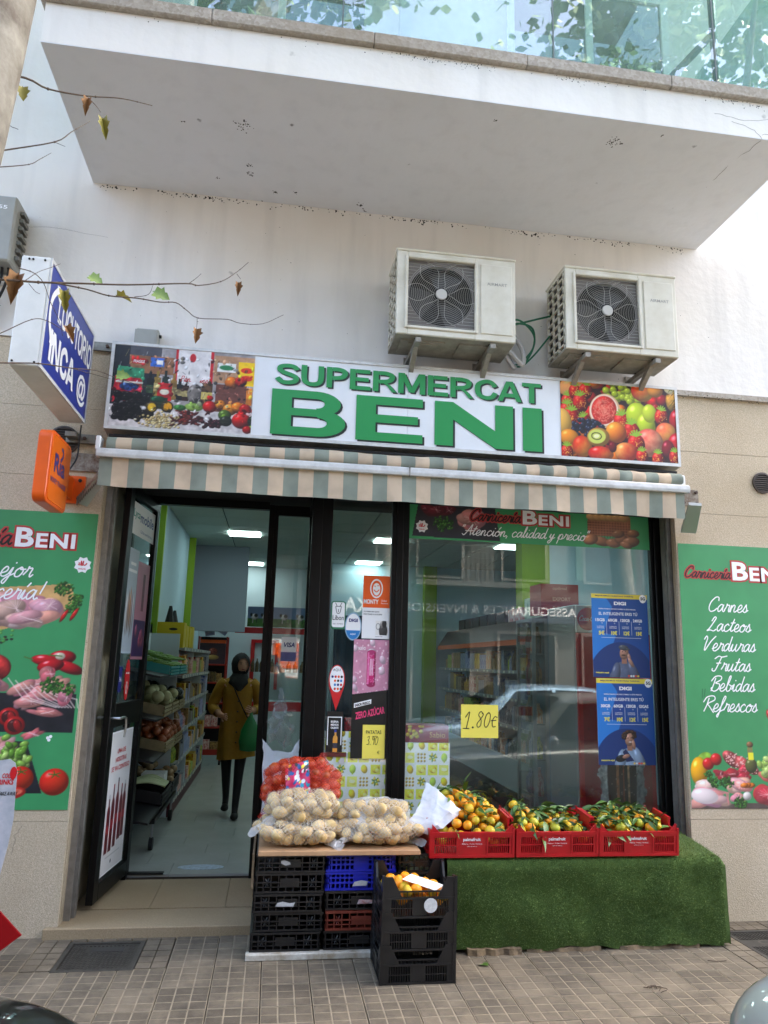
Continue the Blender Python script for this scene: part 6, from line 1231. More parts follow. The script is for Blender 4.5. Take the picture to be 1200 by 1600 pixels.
# ------------------------------------------------------------------ crates
M_redp = mat('red_plastic', (.72, .09, .12), .38, var=.2, vs_=9); M_blkp = mat('black_plastic', (.075, .075, .08), .33, c2=(.13, .13, .13), vs_=10)
M_blup = mat('blue_plastic', (.06, .13, .68), .4, var=.2, vs_=9); M_brp = mat('brown_plastic', (.48, .20, .14), .5, var=.25, vs_=9)
def wall(w, h, style, t=.012):
    """one crate wall: x from 0..w, y 0..t outward face at y=0, z 0..h"""
    mb = MB(); b = lambda x0, x1, z0, z1, y0=0, y1=None: mb.box(x0, x1, y0, t if y1 is None else y1, z0, z1)
    if style == 'red':
        b(0, w, 0, .014, -.003); b(0, w, h-.030, h-.012, -.003); b(0, .03, .014, h-.03); b(w-.03, w, .014, h-.03)
        for x in (0, w-.012): b(x, x+.012, -.0, h+.006, -.004)
        b(.03, w-.03, .066, .072); c0, c1 = w*.33, w*.67; b(c0, c1, .014, h-.03, .001, .006); b(c0-.01, c0, .014, h-.03, -.003); b(c1, c1+.01, .014, h-.03, -.003)
        for a, e in ((.03, c0-.01), (c1+.01, w-.03)):
            n = max(2, int((e-a)/.0115))
            for k in range(1, n): x = a+(e-a)*k/n; b(x-.0022, x+.0022, .014 if True else 0, h-.030, .002, .010)
            b(a, e, .014, .024); b(a, e, h-.042, h-.030)
        # corner gussets
        for x, s_ in ((.012, 1), (w-.012, -1)):
            mb.hexa([(x, 0, h-.012), (x+s_*.045, 0, h-.012), (x+s_*.045, t, h-.012), (x, t, h-.012), (x, 0, h+.03), (x+s_*.004, 0, h+.03), (x+s_*.004, t, h+.03), (x, t, h+.03)] if s_ > 0 else [(x-.045, 0, h-.012), (x, 0, h-.012), (x, t, h-.012), (x-.045, t, h-.012), (x-.004, 0, h+.03), (x, 0, h+.03), (x, t, h+.03), (x-.004, t, h+.03)])
    elif style == 'redside':
        b(0, w, 0, .014, -.003); b(0, w, .014, h-.012, .003, .008); b(0, w, h-.02, h-.008); b(w*.25, w*.75, h-.008, h+.034); b(w*.25-.0, w*.75, h+.03, h+.042, -.004)
        for x in (0, w-.014): b(x, x+.014, 0, h+.006, -.003)
    elif style == 'flat':
        b(0, w, 0, .010, -.003); b(0, w, h-.012, h, -.004); b(0, w, h*.50, h*.50+.007, -.002); b(0, w, h*.28, h*.28+.004)
        n = 9
        for k in range(n+1): x = (w-.006)*k/n; b(x, x+.006, .010, h-.012)
        for cx in (w*.17, w*.83):
            for q in range(4):
                a = q*math.pi/4+.4; dx, dz = math.cos(a)*.026, math.sin(a)*.026; mb.tube([(cx-dx, .004, h*.5-dz), (cx+dx, .004, h*.5+dz)], .0028, 4)
        b(w*.36, w*.64, h*.28, h*.72, .002, .006)
    elif style == 'holes':
        b(0, w, 0, .012, -.003); b(0, w, h-.012, h, -.004); b(0, w, h*.36, h*.36+.010); b(0, w, h*.64, h*.64+.008); b(w*.40, w*.60, .012, h-.012, .001, .006)
        n = 15
        for k in range(n+1): x = (w-.008)*k/n; b(x, x+.008, .012, h-.012, .001)
        for x in (0, w-.02): b(x, x+.02, .012, h-.012)
    elif style == 'notch':
        hb = h*.46; b(0, w, 0, .010, -.003); b(0, w, hb, hb+.010, -.003)
        n = 30
        for k in range(n+1): x = (w-.004)*k/n; b(x, x+.004, .010, hb, .002, .009)
        b(0, w, hb*.5, hb*.5+.004, .001); b(0, .045, .010, h); b(w-.045, w, .010, h); b(0, w, h-.014-.0, h-.006, .004) if False else None
        b(w*.40, w*.60, .012, hb, .001, .007)
        for x, s_ in ((.045, 1), (w-.045, -1)):
            q = [(x, 0, hb+.01), (x+s_*.055, 0, hb+.01), (x+s_*.055, t, hb+.01), (x, t, hb+.01), (x, 0, h), (x+s_*.006, 0, h), (x+s_*.006, t, h), (x, t, h)]
            if s_ < 0: q = [q[1], q[0], q[3], q[2], q[5], q[4], q[7], q[6]]
            mb.hexa(q)
        for x in (-.002, w-.014): b(x, x+.016, 0, h+.004, -.004)
        b(.07, w-.07, h-.075, h-.068, .003); 
        for k in range(12): x = .09+(w-.18)*k/11; b(x, x+.003, hb+.01, h-.07, .004, .008)
    return mb
WM = {}
def crate(name, label, x, y, z, w, d, h, style, m, group=None, yaw=0, tilt=0, sstyle=None, empty=True):
    T = thing(name, label, 'crate', (x, y, z), group, (tilt, 0, yaw)); k = (round(w, 3), round(d, 3), round(h, 3), style, m.name)
    if k not in WM: WM[k] = (wall(w, h, style).mesh('long_side', m), wall(d, h, sstyle or style).mesh('short_side', m))
    F, S_ = WM[k]; t = .012
    a = link('long_side', F, T, (0, 0, 0)); a = link('long_side', F, T, (w, d, 0)); a.rotation_euler = (0, 0, math.pi)
    a = link('short_side', S_, T, (0, d, 0)); a.rotation_euler = (0, 0, -math.pi/2); a = link('short_side', S_, T, (w, 0, 0)); a.rotation_euler = (0, 0, math.pi/2)
    MB().box(.013, w-.013, .013, d-.013, .003, .010).build('base', m, T, local=True)
    return T
# black trays stack beside the door
names = ['lowest', 'second lowest', 'middle', 'second highest', 'topmost']
for k, (za, zb) in enumerate(((.036, .134), (.137, .233), (.236, .332), (.335, .440), (.443, .538))):
    dx = rnd.uniform(-.008, .008)
    crate('vegetable_crate', f'{names[k]} black lattice tray in the stack next to the doorstep', -.035+dx+k*.003, -.40+rnd.uniform(-.006, .006), za, .385, .56, zb-za, 'flat', M_blkp, 'crates stacked under the potato board')
cs = [(.036, .134, M_blkp, 'flat', 'black lattice tray at the bottom of the stack with blue crates'), (.137, .238, M_brp, 'flat', 'reddish brown crate below the blue ones in the middle stack'), (.241, .340, M_blkp, 'flat', 'black tray between the blue and the reddish brown crate'), (.343, .440, M_blup, 'holes', 'lower one of the two bright blue crates'), (.443, .535, M_blup, 'holes', 'upper one of the two bright blue crates, right under the board')]
for k, (za, zb, m, st, lab) in enumerate(cs): crate('vegetable_crate', lab, .372+rnd.uniform(-.004, .006), -.40+rnd.uniform(-.006, .006), za, .40, .56, zb-za, st, m, 'crates stacked under the potato board')
for k in range(5):
    crate('vegetable_crate', f'{names[k]} black tray of the hidden stack between blue crates and turf stand', .79+rnd.uniform(-.003, .003), -.385, .03+k*.101, .275, .56, .098, 'flat', M_blkp, 'crates stacked under the potato board')
M_scrap = mat('paper_scrap', (.75, .75, .74), .6, var=.3, vs_=40)
def scrap(name, lab, pts, y, m=None):
    mb = MB(); mb.add([(a, y+rnd.uniform(-.002, .002), b) for a, b in pts], [tuple(range(len(pts)))]); return mb.build(name, m or M_scrap, label=lab, cat='paper scrap')
scrap('paper_scrap', 'white scrap stuck on the topmost black tray by the doorstep', [(.11, .495), (.135, .482), (.165, .488), (.16, .50), (.13, .512), (.112, .51)], -.413)
scrap('torn_label', 'torn shiny label on the middle black tray by the doorstep', [(.09, .27), (.19, .268), (.20, .29), (.17, .285), (.13, .295), (.10, .288)], -.413)
scrap('torn_label', 'torn silver label on the lower blue crate', [(.52, .37), (.60, .372), (.61, .395), (.57, .40), (.53, .392)], -.413)
scrap('torn_label', 'torn red and white label on the black tray below the blue crates', [(.55, .275), (.65, .278), (.66, .295), (.56, .30)], -.413, mat('torn_red', (.65, .32, .3), .6, c2=(.8, .8, .8), vs_=50))
# white base rail and the board with trestle edge
MB().box(-.06, .68, -.435, -.38, 0, .034).build('white_base_rail', mat('chipped_white', (.82, .81, .77), .6, c2=(.62, .56, .47), vs_=14), label='long white painted rail lying under the black and brown crate stacks', cat='rail', bev=.004)
MB().box(-.02, .905, -.45, .20, .541, .566).build('board', mat('melamine_beige', (.76, .60, .44), .55, c2=(.66, .50, .36), vs_=4), label='beige wooden board lying on the crates and carrying the potato bags', cat='board', bev=.002)
MB().box(-.052, -.040, -.40, .15, .36, .54).build('wood_strip', M_sl, label='narrow wooden strip standing at the left side of the top black trays', cat='wood strip')
# front stack of deep black crates with oranges
deep = []
for k, (za, h, lab) in enumerate(((0.0, .185, 'lowest deep black crate of the free standing stack'), (.155, .185, 'middle deep black crate of the free standing stack'), (.31, .20, 'top deep black crate of the free standing stack, holding loose oranges'))):
    deep.append(crate('deep_crate', lab, .635+.004*k, -.79+.004*k, za, .395, .36, h, 'notch', M_blkp, 'deep crates stacked in front of the board'))
o = MB(); o.prism(oval(.895, .375, .036, .036, 20), 'y', -.797, -.795); o.build('round_label', mat('label_foil', (.85, .85, .84), .4, var=.3, vs_=60), label='round white label hanging on the top deep black crate', cat='label')
mb = MB(); P = [(.76, -.68, .475), (.93, -.75, .435), (.99, -.69, .445), (.82, -.62, .485)]; mb.add(P+[(a, b, c-.002) for a, b, c in P], [(0, 1, 2, 3), (7, 6, 5, 4), (0, 4, 5, 1), (1, 5, 6, 2), (2, 6, 7, 3), (3, 7, 4, 0)])
o = mb.build('price_note', M_whitep, label='crumpled white price note lying on the oranges in the black crate', cat='note')
# ------------------------------------------------------------------ fruit
def fruit_mat(name, a, b, s=9):
    m = mat(name, a, .42, c2=b, vs_=s, bump=.12, bs=170, spec=.4, sss=.08); return m
M_man = [fruit_mat('mandarin_orange', (.95, .57, .10), (.93, .66, .16)), fruit_mat('mandarin_turning', (.92, .70, .17), (.72, .70, .20), 14), fruit_mat('mandarin_green', (.68, .72, .22), (.86, .74, .22), 10)]
def blob(rad, sc_, seed, amp=.06, seg=14, rg=10, dent=False):
    mb = MB(); mb.sphere((0, 0, 0), rad, seg, rg, sc_); out = []
    for v in mb.v:
        p = Vector(v); n = mnoise.noise(p*(1.6/rad)*.6+Vector((seed*7.1, seed*3.3, 0))); q = p*(1+amp*n)
        if dent: q.z -= .12*rad*math.exp(-((p.x**2+p.y**2)/(rad*.25)**2))*(1 if p.z > 0 else -.6)
        out.append(tuple(q))
    mb.v = out; return mb
mm = [[blob(.031, (1, 1, .86), i, .05, dent=True).mesh('mandarin', m, smooth=80) for i in range(3)] for m in M_man]
M_leaf = mat('citrus_leaf', (.26, .40, .16), .38, c2=(.38, .50, .22), vs_=10); M_leafd = mat('citrus_leaf_dark', (.17, .29, .12), .35, c2=(.26, .38, .16), vs_=10)
def leaf_mesh(L, w_, bend, m):
    mb = MB(); rows_ = []; n = 6
    for i in range(n+1):
        t = i/n; hw = w_*math.sin(math.pi*min(1, t**.8))*.5+.0004; z = -bend*t*t*L; x = L*t
        rows_.append([(x, -hw, z+hw*.35), (x, 0, z), (x, hw, z+hw*.35)])
    mb.rings(rows_, cap=False, closed=False); return mb.mesh('leaf', m, smooth=80)
lms = [leaf_mesh(L, w_, b, m) for L, w_, b, m in ((.075, .026, .35, M_leaf), (.06, .021, .15, M_leafd), (.085, .024, .6, M_leaf), (.05, .02, .3, M_leafd))]
def fruits_in(label, group, x0, x1, y0, y1, zf, n, colours, leaves, seed, dmin=.052, name='mandarin', cat='mandarin', label_fn=None):
    """zf(x,y) is the height of the heap surface"""
    r = random.Random(seed); pts = []; tries = 0
    while len(pts) < n and tries < 9000:
        tries += 1; x, y = r.uniform(x0, x1), r.uniform(y0, y1); z = zf(x, y)-r.choice([0, 0, .0, .045])
        if all((x-a)**2+(y-b)**2+(z-c)**2 > dmin*dmin for a, b, c in pts): pts.append((x, y, z))
    out = []
    for x, y, z in pts:
        k = r.choices([0, 1, 2], colours)[0]; o = link(name, mm[k][r.randrange(3)], None, (x, y, z)); s = r.uniform(.88, 1.08); o.scale = (s, s, s); o.rotation_euler = (r.uniform(-1, 1), r.uniform(-1, 1), r.uniform(0, 6))
        props(o, label, cat, group); out.append(o)
    for k in range(leaves):
        o = r.choice(out); lf = link('leaf', lms[r.randrange(4)], o); a = r.uniform(0, 6.28)
        wq = Euler((r.uniform(-.9, .9), r.uniform(-.6, .5), a)).to_matrix(); wloc = Vector((r.uniform(-.02, .02), r.uniform(-.02, .02), r.uniform(.022, .040)))
        s = r.uniform(.85, 1.45)
        M = Matrix.Translation(Vector(o.location)+wloc) @ wq.to_4x4() @ Matrix.Scale(s, 4)
        Mo = Matrix.LocRotScale(o.location, o.rotation_euler, o.scale); lf.matrix_local = Mo.inverted() @ M
    return out
CT = R_(5.5)
for k, (x, lab) in enumerate(((.968, 'red fruit crate heaped with mandarins, the one touching the potato board'), (1.493, 'red fruit crate of leafy mandarins between two other red crates'), (2.012, 'red fruit crate of leafy mandarins nearest the stone wall'))):
    T = crate('fruit_crate', lab, x, -.405, tz(-.405)+.008, .512, .40, .155, 'red', M_redp, 'red fruit crates on the turf stand', 0, CT, 'redside')
    v = text_mesh('palmafruit', .02)
    for s_, a, b, w_, h_ in (('palmafruit', .20, .088, .105, .024), ('Mallorca - Fruites i Verdures', .195, .074, .12, .007), ('Tel. 971 00 00', .225, .060, .06, .006)):
        if k >= 0:
            vf = text_mesh(s_ if s_ != 'Tel. 971 00 00' else 'palma de mallorca', .02 if h_ > .01 else 0)
            v, f = vf; v = v.copy(); v[:, 0] = (v[:, 0]-v[:, 0].min())*w_/(v[:, 0].max()-v[:, 0].min()); v[:, 1] = (v[:, 1]-v[:, 1].min())*h_/(v[:, 1].max()-v[:, 1].min())
            mb = MB(); mb.add([(a+q[0], -.0002, b+q[1]) for q in v], f); mb.build('lettering', M_whitep, T, local=True)
zb = lambda y: tz(y)+.02
def heap1(x, y):
    u = (x-1.20)/.26; v = (y+.12)/.26; return zb(y)+.10+.17*max(0, 1-(u*u*.75+v*v*.8))
def heap2(x, y): return zb(y)+.105+.10*max(0, 1-abs(x-1.55)/.16)*max(0, 1-abs(y+.15)/.25)+.03*max(0, 1-((x-1.75)/.25)**2)
def heap3(x, y): return zb(y)+.115+.05*max(0, 1-((x-2.27)/.3)**2)*max(0, 1-((y+.15)/.3)**2)
fruits_in('small mandarin, many still green, heaped in the red crate touching the potato board', 'mandarins heaped in the first red crate', 1.01, 1.44, -.37, .0, heap1, 80, (5, 4, 3), 120, 1)
fruits_in('small mandarin among leaves in the red crate between two red crates', 'mandarins in the second red crate', 1.535, 1.965, -.37, -.03, heap2, 46, (4, 4, 4), 230, 2)
fruits_in('small mandarin among leaves in the red crate nearest the stone wall', 'mandarins in the third red crate', 2.05, 2.48, -.37, -.03, heap3, 42, (4, 4, 3), 240, 3)
fruits_in('loose orange in the top deep black crate', 'oranges in the black crate', .69, .985, -.735, -.48, lambda x, y: .385+.05*max(0, 1-abs(x-.8)/.25)+(y+.76)*.03, 40, (9, 2, 0), 0, 4, .056, 'orange', 'orange')
# leafy twigs sticking up from the first crate
for lab, base, tips in (('upright leafy citrus twig sticking out on top of the mandarin heap', (1.24, -.14, .80), [(.02, .0, .12), (-.03, 0, .10), (.0, -.02, .06), (.05, .0, .06), (-.05, .0, .04)]), ('leafy citrus twig beside the white plastic bag', (1.08, -.05, .72), [(.0, 0, .12), (.06, 0, .09), (-.04, 0, .1), (.03, -.02, .04)])):
    T = thing('citrus_twig', lab, 'twig', base); b0 = Vector(base)
    MB().tube([b0, b0+Vector((.005, 0, .05)), b0+Vector((.01, 0, .10))], .002, 5).build('stem', M_leafd, T)
    for i, tp_ in enumerate(tips):
        lf = link('leaf', lms[i % 4], T, Vector((.005, 0, tp_[2]*.6))); d = Vector(tp_); lf.rotation_euler = Vector(d).to_track_quat('X', 'Z').to_euler(); lf.scale = (1.25,)*3
# ------------------------------------------------------------------ potatoes and onions in nets
M_pot = [mat('potato_skin', (.84, .72, .47), .6, c2=(.68, .54, .32), vs_=16, bump=.25, bs=90), mat('potato_skin_pale', (.87, .77, .54), .6, c2=(.74, .61, .39), vs_=14, bump=.25, bs=90)]
pm = [blob(.034, (1.18, .92, .86), 20+i, .14).mesh('potato', M_pot[i % 2], smooth=80) for i in range(5)]
M_on = mat('onion_skin', (.72, .34, .14), .4, c2=(.60, .22, .10), vs_=14); om = [blob(.033, (1, 1, .9), 40+i, .06).mesh('onion', M_on, smooth=80) for i in range(2)]
def net_mat(name, c, scale, thick, dens=.35):
    m = bpy.data.materials.new(name); m.use_nodes = True; N = m.node_tree; b = N.nodes['Principled BSDF']; b.inputs['Base Color'].default_value = lin(c)+(1,); b.inputs['Roughness'].default_value = .5
    tc = N_(m, 'ShaderNodeTexCoord'); acc = None
    mp = N_(m, 'ShaderNodeMapping'); mp.inputs['Rotation'].default_value = (.5, .7, .3); L_(m, tc.outputs['Object'], mp.inputs[0])
    nz = N_(m, 'ShaderNodeTexNoise', Scale=9.0); L_(m, tc.outputs['Object'], nz.inputs['Vector']); ad = mixc(m, .06, mp.outputs[0], nz.outputs['Color'])
    for d in ('X', 'Z'):
        w_ = N_(m, 'ShaderNodeTexWave', Scale=float(scale)); w_.bands_direction = d; L_(m, ad, w_.inputs['Vector']); gt = N_(m, 'ShaderNodeMath', operation='GREATER_THAN'); L_(m, w_.outputs[1], gt.inputs[0]); gt.inputs[1].default_value = 1-thick
        if acc is None: acc = gt.outputs[0]
        else: mx = N_(m, 'ShaderNodeMath', operation='MAXIMUM'); L_(m, acc, mx.inputs[0]); L_(m, gt.outputs[0], mx.inputs[1]); acc = mx.outputs[0]
    f = N_(m, 'ShaderNodeMath', operation='MULTIPLY_ADD'); L_(m, acc, f.inputs[0]); f.inputs[1].default_value = .40; f.inputs[2].default_value = dens; f.use_clamp = True; L_(m, f.outputs[0], b.inputs['Alpha']); return m
M_net = net_mat('pale_net', (.90, .84, .72), 20, .11, .06); M_rnet = net_mat('red_net', (.86, .20, .08), 26, .34, .10); M_clear = mat('clear_bag_film', (.95, .95, .95), .18, alpha=.07, spec=1.0, bump=.5, bs=35); M_film = mat('milky_film', (.88, .88, .88), .35, alpha=.42, bump=.3, bs=25)
def bag(name, label, cx, cy, z0, rx, ry, rz, n, meshes, netm, seed, pname, group, tails=(), slope=0):
    r = random.Random(seed); pts = []; tries = 0
    while len(pts) < n and tries < 20000:
        tries += 1; u, v, w_ = r.uniform(-1, 1), r.uniform(-1, 1), r.uniform(-1, 1)
        if abs(u)**2.6+abs(v)**2.6+abs(w_)**2.4 > 1: continue
        p = (cx+u*rx, cy+v*ry, z0+.034+rz+w_*rz+slope*u)
        if all((p[0]-a)**2/1.25+(p[1]-b)**2+(p[2]-c)**2/.8 > .056**2 for a, b, c in pts): pts.append(p)
    bm = bmesh.new(); 
    for p in pts:
        o = link(pname, meshes[r.randrange(len(meshes))], None, p); s = r.uniform(.82, 1.14); o.scale = (s, s*r.uniform(.85, 1.05), s); o.rotation_euler = (r.uniform(-.5, .5), r.uniform(-.5, .5), r.uniform(-1, 1)); props(o, group[1], pname, group[0])
        for k in range(14):
            a, b_ = r.uniform(0, 6.28), r.uniform(-1.2, 1.2); R1 = .039*s; bm.verts.new((p[0]+R1*1.12*math.cos(a)*math.cos(b_), p[1]+R1*.95*math.sin(a)*math.cos(b_), max(z0+.003, p[2]+R1*.9*math.sin(b_))))
    q = bmesh.ops.convex_hull(bm, input=bm.verts[:]); bmesh.ops.delete(bm, geom=list({g_ for g_ in q['geom_interior']+q['geom_unused'] if isinstance(g_, bmesh.types.BMVert)}), context='VERTS')
    bmesh.ops.subdivide_edges(bm, edges=bm.edges[:], cuts=3, use_grid_fill=True); bmesh.ops.smooth_vert(bm, verts=bm.verts[:], factor=.5)
    # cling inwards between the potatoes
    P = np.array(pts)
    for v in bm.verts:
        d = np.sqrt(((P-np.array(v.co))**2).sum(1)).min(); g_ = max(0, d-.040)
        if g_ > 0: c = Vector((cx, cy, z0+rz)); v.co += (c-v.co).normalized()*min(g_*.75, .03)
    me = bpy.data.meshes.new(name); bm.to_mesh(me); bm.free(); me.materials.append(netm); me.polygons.foreach_set('use_smooth', [True]*len(me.polygons)); c0 = Vector((cx, cy, z0)); me.transform(Matrix.Translation(-c0))
    T = thing(name, label, name.replace('_', ' '), c0); ORG[T.name] = c0; o = link('net', me, T)
    if netm is not M_rnet:
        m3 = me.copy(); m3.materials.clear(); m3.materials.append(M_clear); 
        for v in m3.vertices: n_ = mnoise.noise(v.co*26+Vector((seed, 0, 0))); v.co = v.co*(1.03+.02*n_)+Vector((0, 0, .002)); v.co.z = max(v.co.z, .002)
        link('film_wrap', m3, T)
    for (a, b_, w0) in tails:
        a, b_ = Vector(a), Vector(b_); ax = (b_-a); mb = MB(); rings = []
        for i in range(9):
            t = i/8; c_ = a+ax*t; q = (w0*(1-t)**1.2*.4+.012+w0*.5*max(0, t-.45))
            rings.append([tuple(c_+Vector((q*math.cos(k*.628)*.9+.003*math.sin(k*3+i), q*.6*math.sin(k*.628*1.0), q*.8*math.sin(k*.628+.5)))) for k in range(10)])
        mb.rings(rings, cap=False); mb.build('knotted_end', M_film if netm is not M_rnet else netm, T, smooth=80)
    return T
gA = ('potatoes in the two left nets', 'pale potato showing through the pale nets left of the board middle'); gB = ('potatoes in the two right nets', 'pale potato showing through the pale nets on the right half of the board')
bag('potato_bag', 'lower pale net bag of potatoes at the left end of the board', .205, -.28, .566, .235, .140, .055, 96, pm, M_net, 5, 'potato', gA, [((.38, -.34, .60), (.44, -.43, .585), .05)])
bag('potato_bag', 'upper pale net bag of potatoes piled at the left end of the board', .225, -.26, .675, .200, .125, .070, 84, pm, M_net, 6, 'potato', gA, [((.03, -.33, .70), (-.055, -.37, .655), .08)])
bag('potato_bag', 'lower pale net bag of potatoes at the right end of the board', .675, -.28, .566, .260, .140, .052, 104, pm, M_net, 7, 'potato', gB, [((.50, -.34, .62), (.43, -.42, .60), .05), ((.88, -.3, .60), (.935, -.36, .585), .05)])
bag('potato_bag', 'upper net bag of potatoes under a crumpled milky film', .655, -.25, .655, .200, .11, .050, 56, pm, M_net, 8, 'potato', gB)
bag('potato_bag', 'shadowed net bag of potatoes behind the others by the window', .62, -.02, .566, .20, .11, .06, 22, pm, M_net, 9, 'potato', ('potatoes in the net by the window', 'potato in the net bag behind the others by the window'))
bag('onion_bag', 'bright orange red net bag of onions with a colourful label behind the potatoes', .225, -.04, .66, .235, .085, .160, 96, om, M_rnet, 10, 'onion', ('onions in the red net', 'onion showing through the orange red net'), [((.33, -.05, .95), (.345, -.03, 1.03), .06), ((.05, -.12, .78), (-.01, -.22, .72), .06)])
MB().box(0, .43, -.14, .10, .568, .655).build('carton', mat('brown_card', (.55, .42, .30), .8), label='low brown carton hidden under the onion net', cat='carton')
c = Canvas(.15, .20, 380, (.85, .15, .35)); r = random.Random(2)
for k in range(60): c.ell(r.uniform(0, .15), r.uniform(0, .2), r.uniform(.006, .02), r.uniform(.004, .016), r.choice([(.1, .35, .6), (.95, .85, .2), (.85, .1, .35), (.95, .95, .95), (.1, .6, .7), (.08, .08, .12)]), r.uniform(0, 3), vol=0)
o = c.obj((.13, -.185, .79), 'net_label', None, face=(Vector((.95, -.1, .28)).normalized(), Vector((-.1, .32, .95)).normalized(), Vector((0, -1, .3)).normalized()), label='crumpled colourful label strip on the onion net', cat='label')
for v in o.data.vertices: v.co.y += .012*math.sin(v.co.x*60)*math.sin(v.co.z*40)-.02*abs(v.co.x-.07)**1*-4
# milky crumpled film sheet over right bag and white flared plastic bag
def cloth(name, label, cat, P, m, amp, seed, nx=26, ny=20, thick=None):
    """bilinear patch through a 4x4 grid of control points, crumpled"""
    P = np.array(P, float); gy, gx = P.shape[:2]; rows_ = []
    for j in range(ny+1):
        v = j/ny*(gy-1); j0 = min(int(v), gy-2); fv = v-j0; fv = fv*fv*(3-2*fv); rw_ = []
        for i in range(nx+1):
            u = i/nx*(gx-1); i0 = min(int(u), gx-2); fu = u-i0; fu = fu*fu*(3-2*fu)
            p = (P[j0, i0]*(1-fu)+P[j0, i0+1]*fu)*(1-fv)+(P[j0+1, i0]*(1-fu)+P[j0+1, i0+1]*fu)*fv
            q = Vector(p); n = Vector((mnoise.noise(q*14+Vector((seed, 0, 0))), mnoise.noise(q*14+Vector((0, seed, 0))), mnoise.noise(q*17+Vector((0, 0, seed)))))+.5*Vector((mnoise.noise(q*40), mnoise.noise(q*40+Vector((9, 0, 0))), mnoise.noise(q*40+Vector((0, 9, 0)))))
            rw_.append(tuple(q+n*amp))
        rows_.append(rw_)
    mb = MB(); mb.rings(rows_, cap=False, closed=False); return mb.build(name, m, smooth=80, label=label, cat=cat)
cloth('film_wrap', 'milky translucent film crumpled over the upper potato net', 'plastic film', [[(.50, -.36, .70), (.60, -.38, .68), (.72, -.37, .67), (.86, -.34, .66)], [(.49, -.28, .76), (.60, -.31, .77), (.73, -.30, .745), (.88, -.26, .71)], [(.52, -.2, .80), (.62, -.2, .81), (.74, -.18, .80), (.88, -.16, .76)], [(.58, -.1, .79), (.66, -.1, .80), (.76, -.08, .79), (.86, -.1, .77)]], mat('milky_film2', (.92, .92, .92), .3, alpha=.42, bump=.4, bs=30), .016, 3)
M_bag = mat('white_plastic_bag', (.90, .91, .93), .30, bump=.5, bs=16, alpha=.84)
for sd, off in ((1, 0), (5, .03)):
    pass
cloth('plastic_bag', 'white plastic bag flaring up between the potatoes and the mandarin heap', 'plastic bag', [[(.86, -.30, .70), (.90, -.33, .655), (.94, -.34, .635), (.97, -.35, .63)], [(.90, -.28, .74), (.97, -.33, .71), (1.02, -.36, .685), (1.06, -.36, .67)], [(.95, -.22, .80), (1.03, -.30, .79), (1.10, -.34, .755), (1.15, -.33, .73)], [(1.00, -.16, .90), (1.06, -.24, .86), (1.13, -.30, .80), (1.19, -.30, .755)]], M_bag, .009, 8, 34, 28)
# carrier bag standing in the sidelight recess
mb = cloth('carrier_bag', 'white carrier bag with a grey circle hanging in the recess beside the door', 'carrier bag', [[(-.02, .60, .56), (.08, .58, .55), (.17, .60, .56), (.225, .62, .56)], [(-.02, .60, .75), (.08, .56, .75), (.17, .58, .75), (.225, .62, .75)], [(-.03, .62, .92), (.07, .6, .90), (.15, .6, .90), (.225, .62, .92)], [(-.04, .64, 1.07), (.03, .63, .99), (.17, .63, .98), (.22, .64, 1.07)]], M_bag, .012, 4)
text('Dulces', (.03, .545, .77), .13, .035, M_red, mb, lift=.01)
MB().box(-.02, .22, .40, .86, .06, .5).build('bag_carton', MATS['brown_card'], label='brown carton standing in the recess under the carrier bag', cat='carton')
cloth('cling_film', 'crumpled clear film bundle hanging in the recess above the carrier bag', 'plastic film', [[(.0, .7, 1.05), (.06, .66, 1.03), (.12, .66, 1.02), (.2, .7, 1.03)], [(.0, .7, 1.18), (.06, .6, 1.18), (.12, .62, 1.16), (.18, .7, 1.14)], [(.02, .7, 1.3), (.05, .66, 1.3), (.10, .68, 1.28), (.14, .7, 1.25)], [(.03, .7, 1.38), (.05, .68, 1.4), (.08, .7, 1.38), (.1, .7, 1.36)]], mat('clear_film', (.7, .72, .72), .12, alpha=.35), .05, 6)
# ------------------------------------------------------------------ small litter on the paving
lf = link('fallen_leaf', lms[0], None, tuple(W(787, 1515, 0)*0+Vector((1.265, -.60, .006)))); lf.scale = (1.2, 2.2, 1); lf.rotation_euler = (0, 0, 2.2); props(lf, 'single green leaf lying on the paving in front of the turf stand', 'leaf')
mb = MB(); [mb.tube(spline([(2.0+a*.02, -.93, .004), (2.03+a*.02, -.95+.03*math.sin(a), .008), (2.06, -.92-.02*a, .005)], 4), .002, 4) for a in range(5)]; mb.build('dry_twig', mat('twig_brown', (.24, .18, .13), .9), label='tiny bundle of dry twigs on the paving', cat='twig')
mb = MB(); mb.tube(spline([(2.55, -.62, .004), (2.60, -.64, .006), (2.66, -.63, .004)], 4), .002, 4); mb.build('dry_twig', MATS['twig_brown'], label='thin dry twig on the paving beside the turf corner', cat='twig')
# ------------------------------------------------------------------ shop interior furniture and goods
M_wlam = mat('white_laminate', (.78, .82, .84), .4); M_dmet = mat('dark_metal', (.10, .10, .11), .5, .3); M_gmet = mat('grey_shelf', (.55, .56, .57), .45, .3)
PROD = [mat('pack_%s' % n, c, .4, c2=c2, vs_=5) for n, c, c2 in (('blue', (.16, .28, .62), (.8, .8, .85)), ('white', (.66, .68, .70), (.20, .30, .55)), ('yellow', (.88, .76, .10), (.6, .2, .1)), ('red', (.70, .10, .12), (.9, .85, .8)), ('green', (.15, .45, .2), (.85, .85, .3)), ('brown', (.35, .22, .14), (.75, .6, .35)), ('silver', (.6, .6, .62), (.2, .2, .3)), ('orange', (.90, .45, .1), (.9, .9, .8)), ('dark', (.10, .10, .12), (.5, .4, .2)), ('cream', (.62, .52, .38), (.25, .12, .08)))]
unitbox = [MB().box(-.5, .5, -.5, .5, 0, 1).mesh('packet', m) for m in PROD]
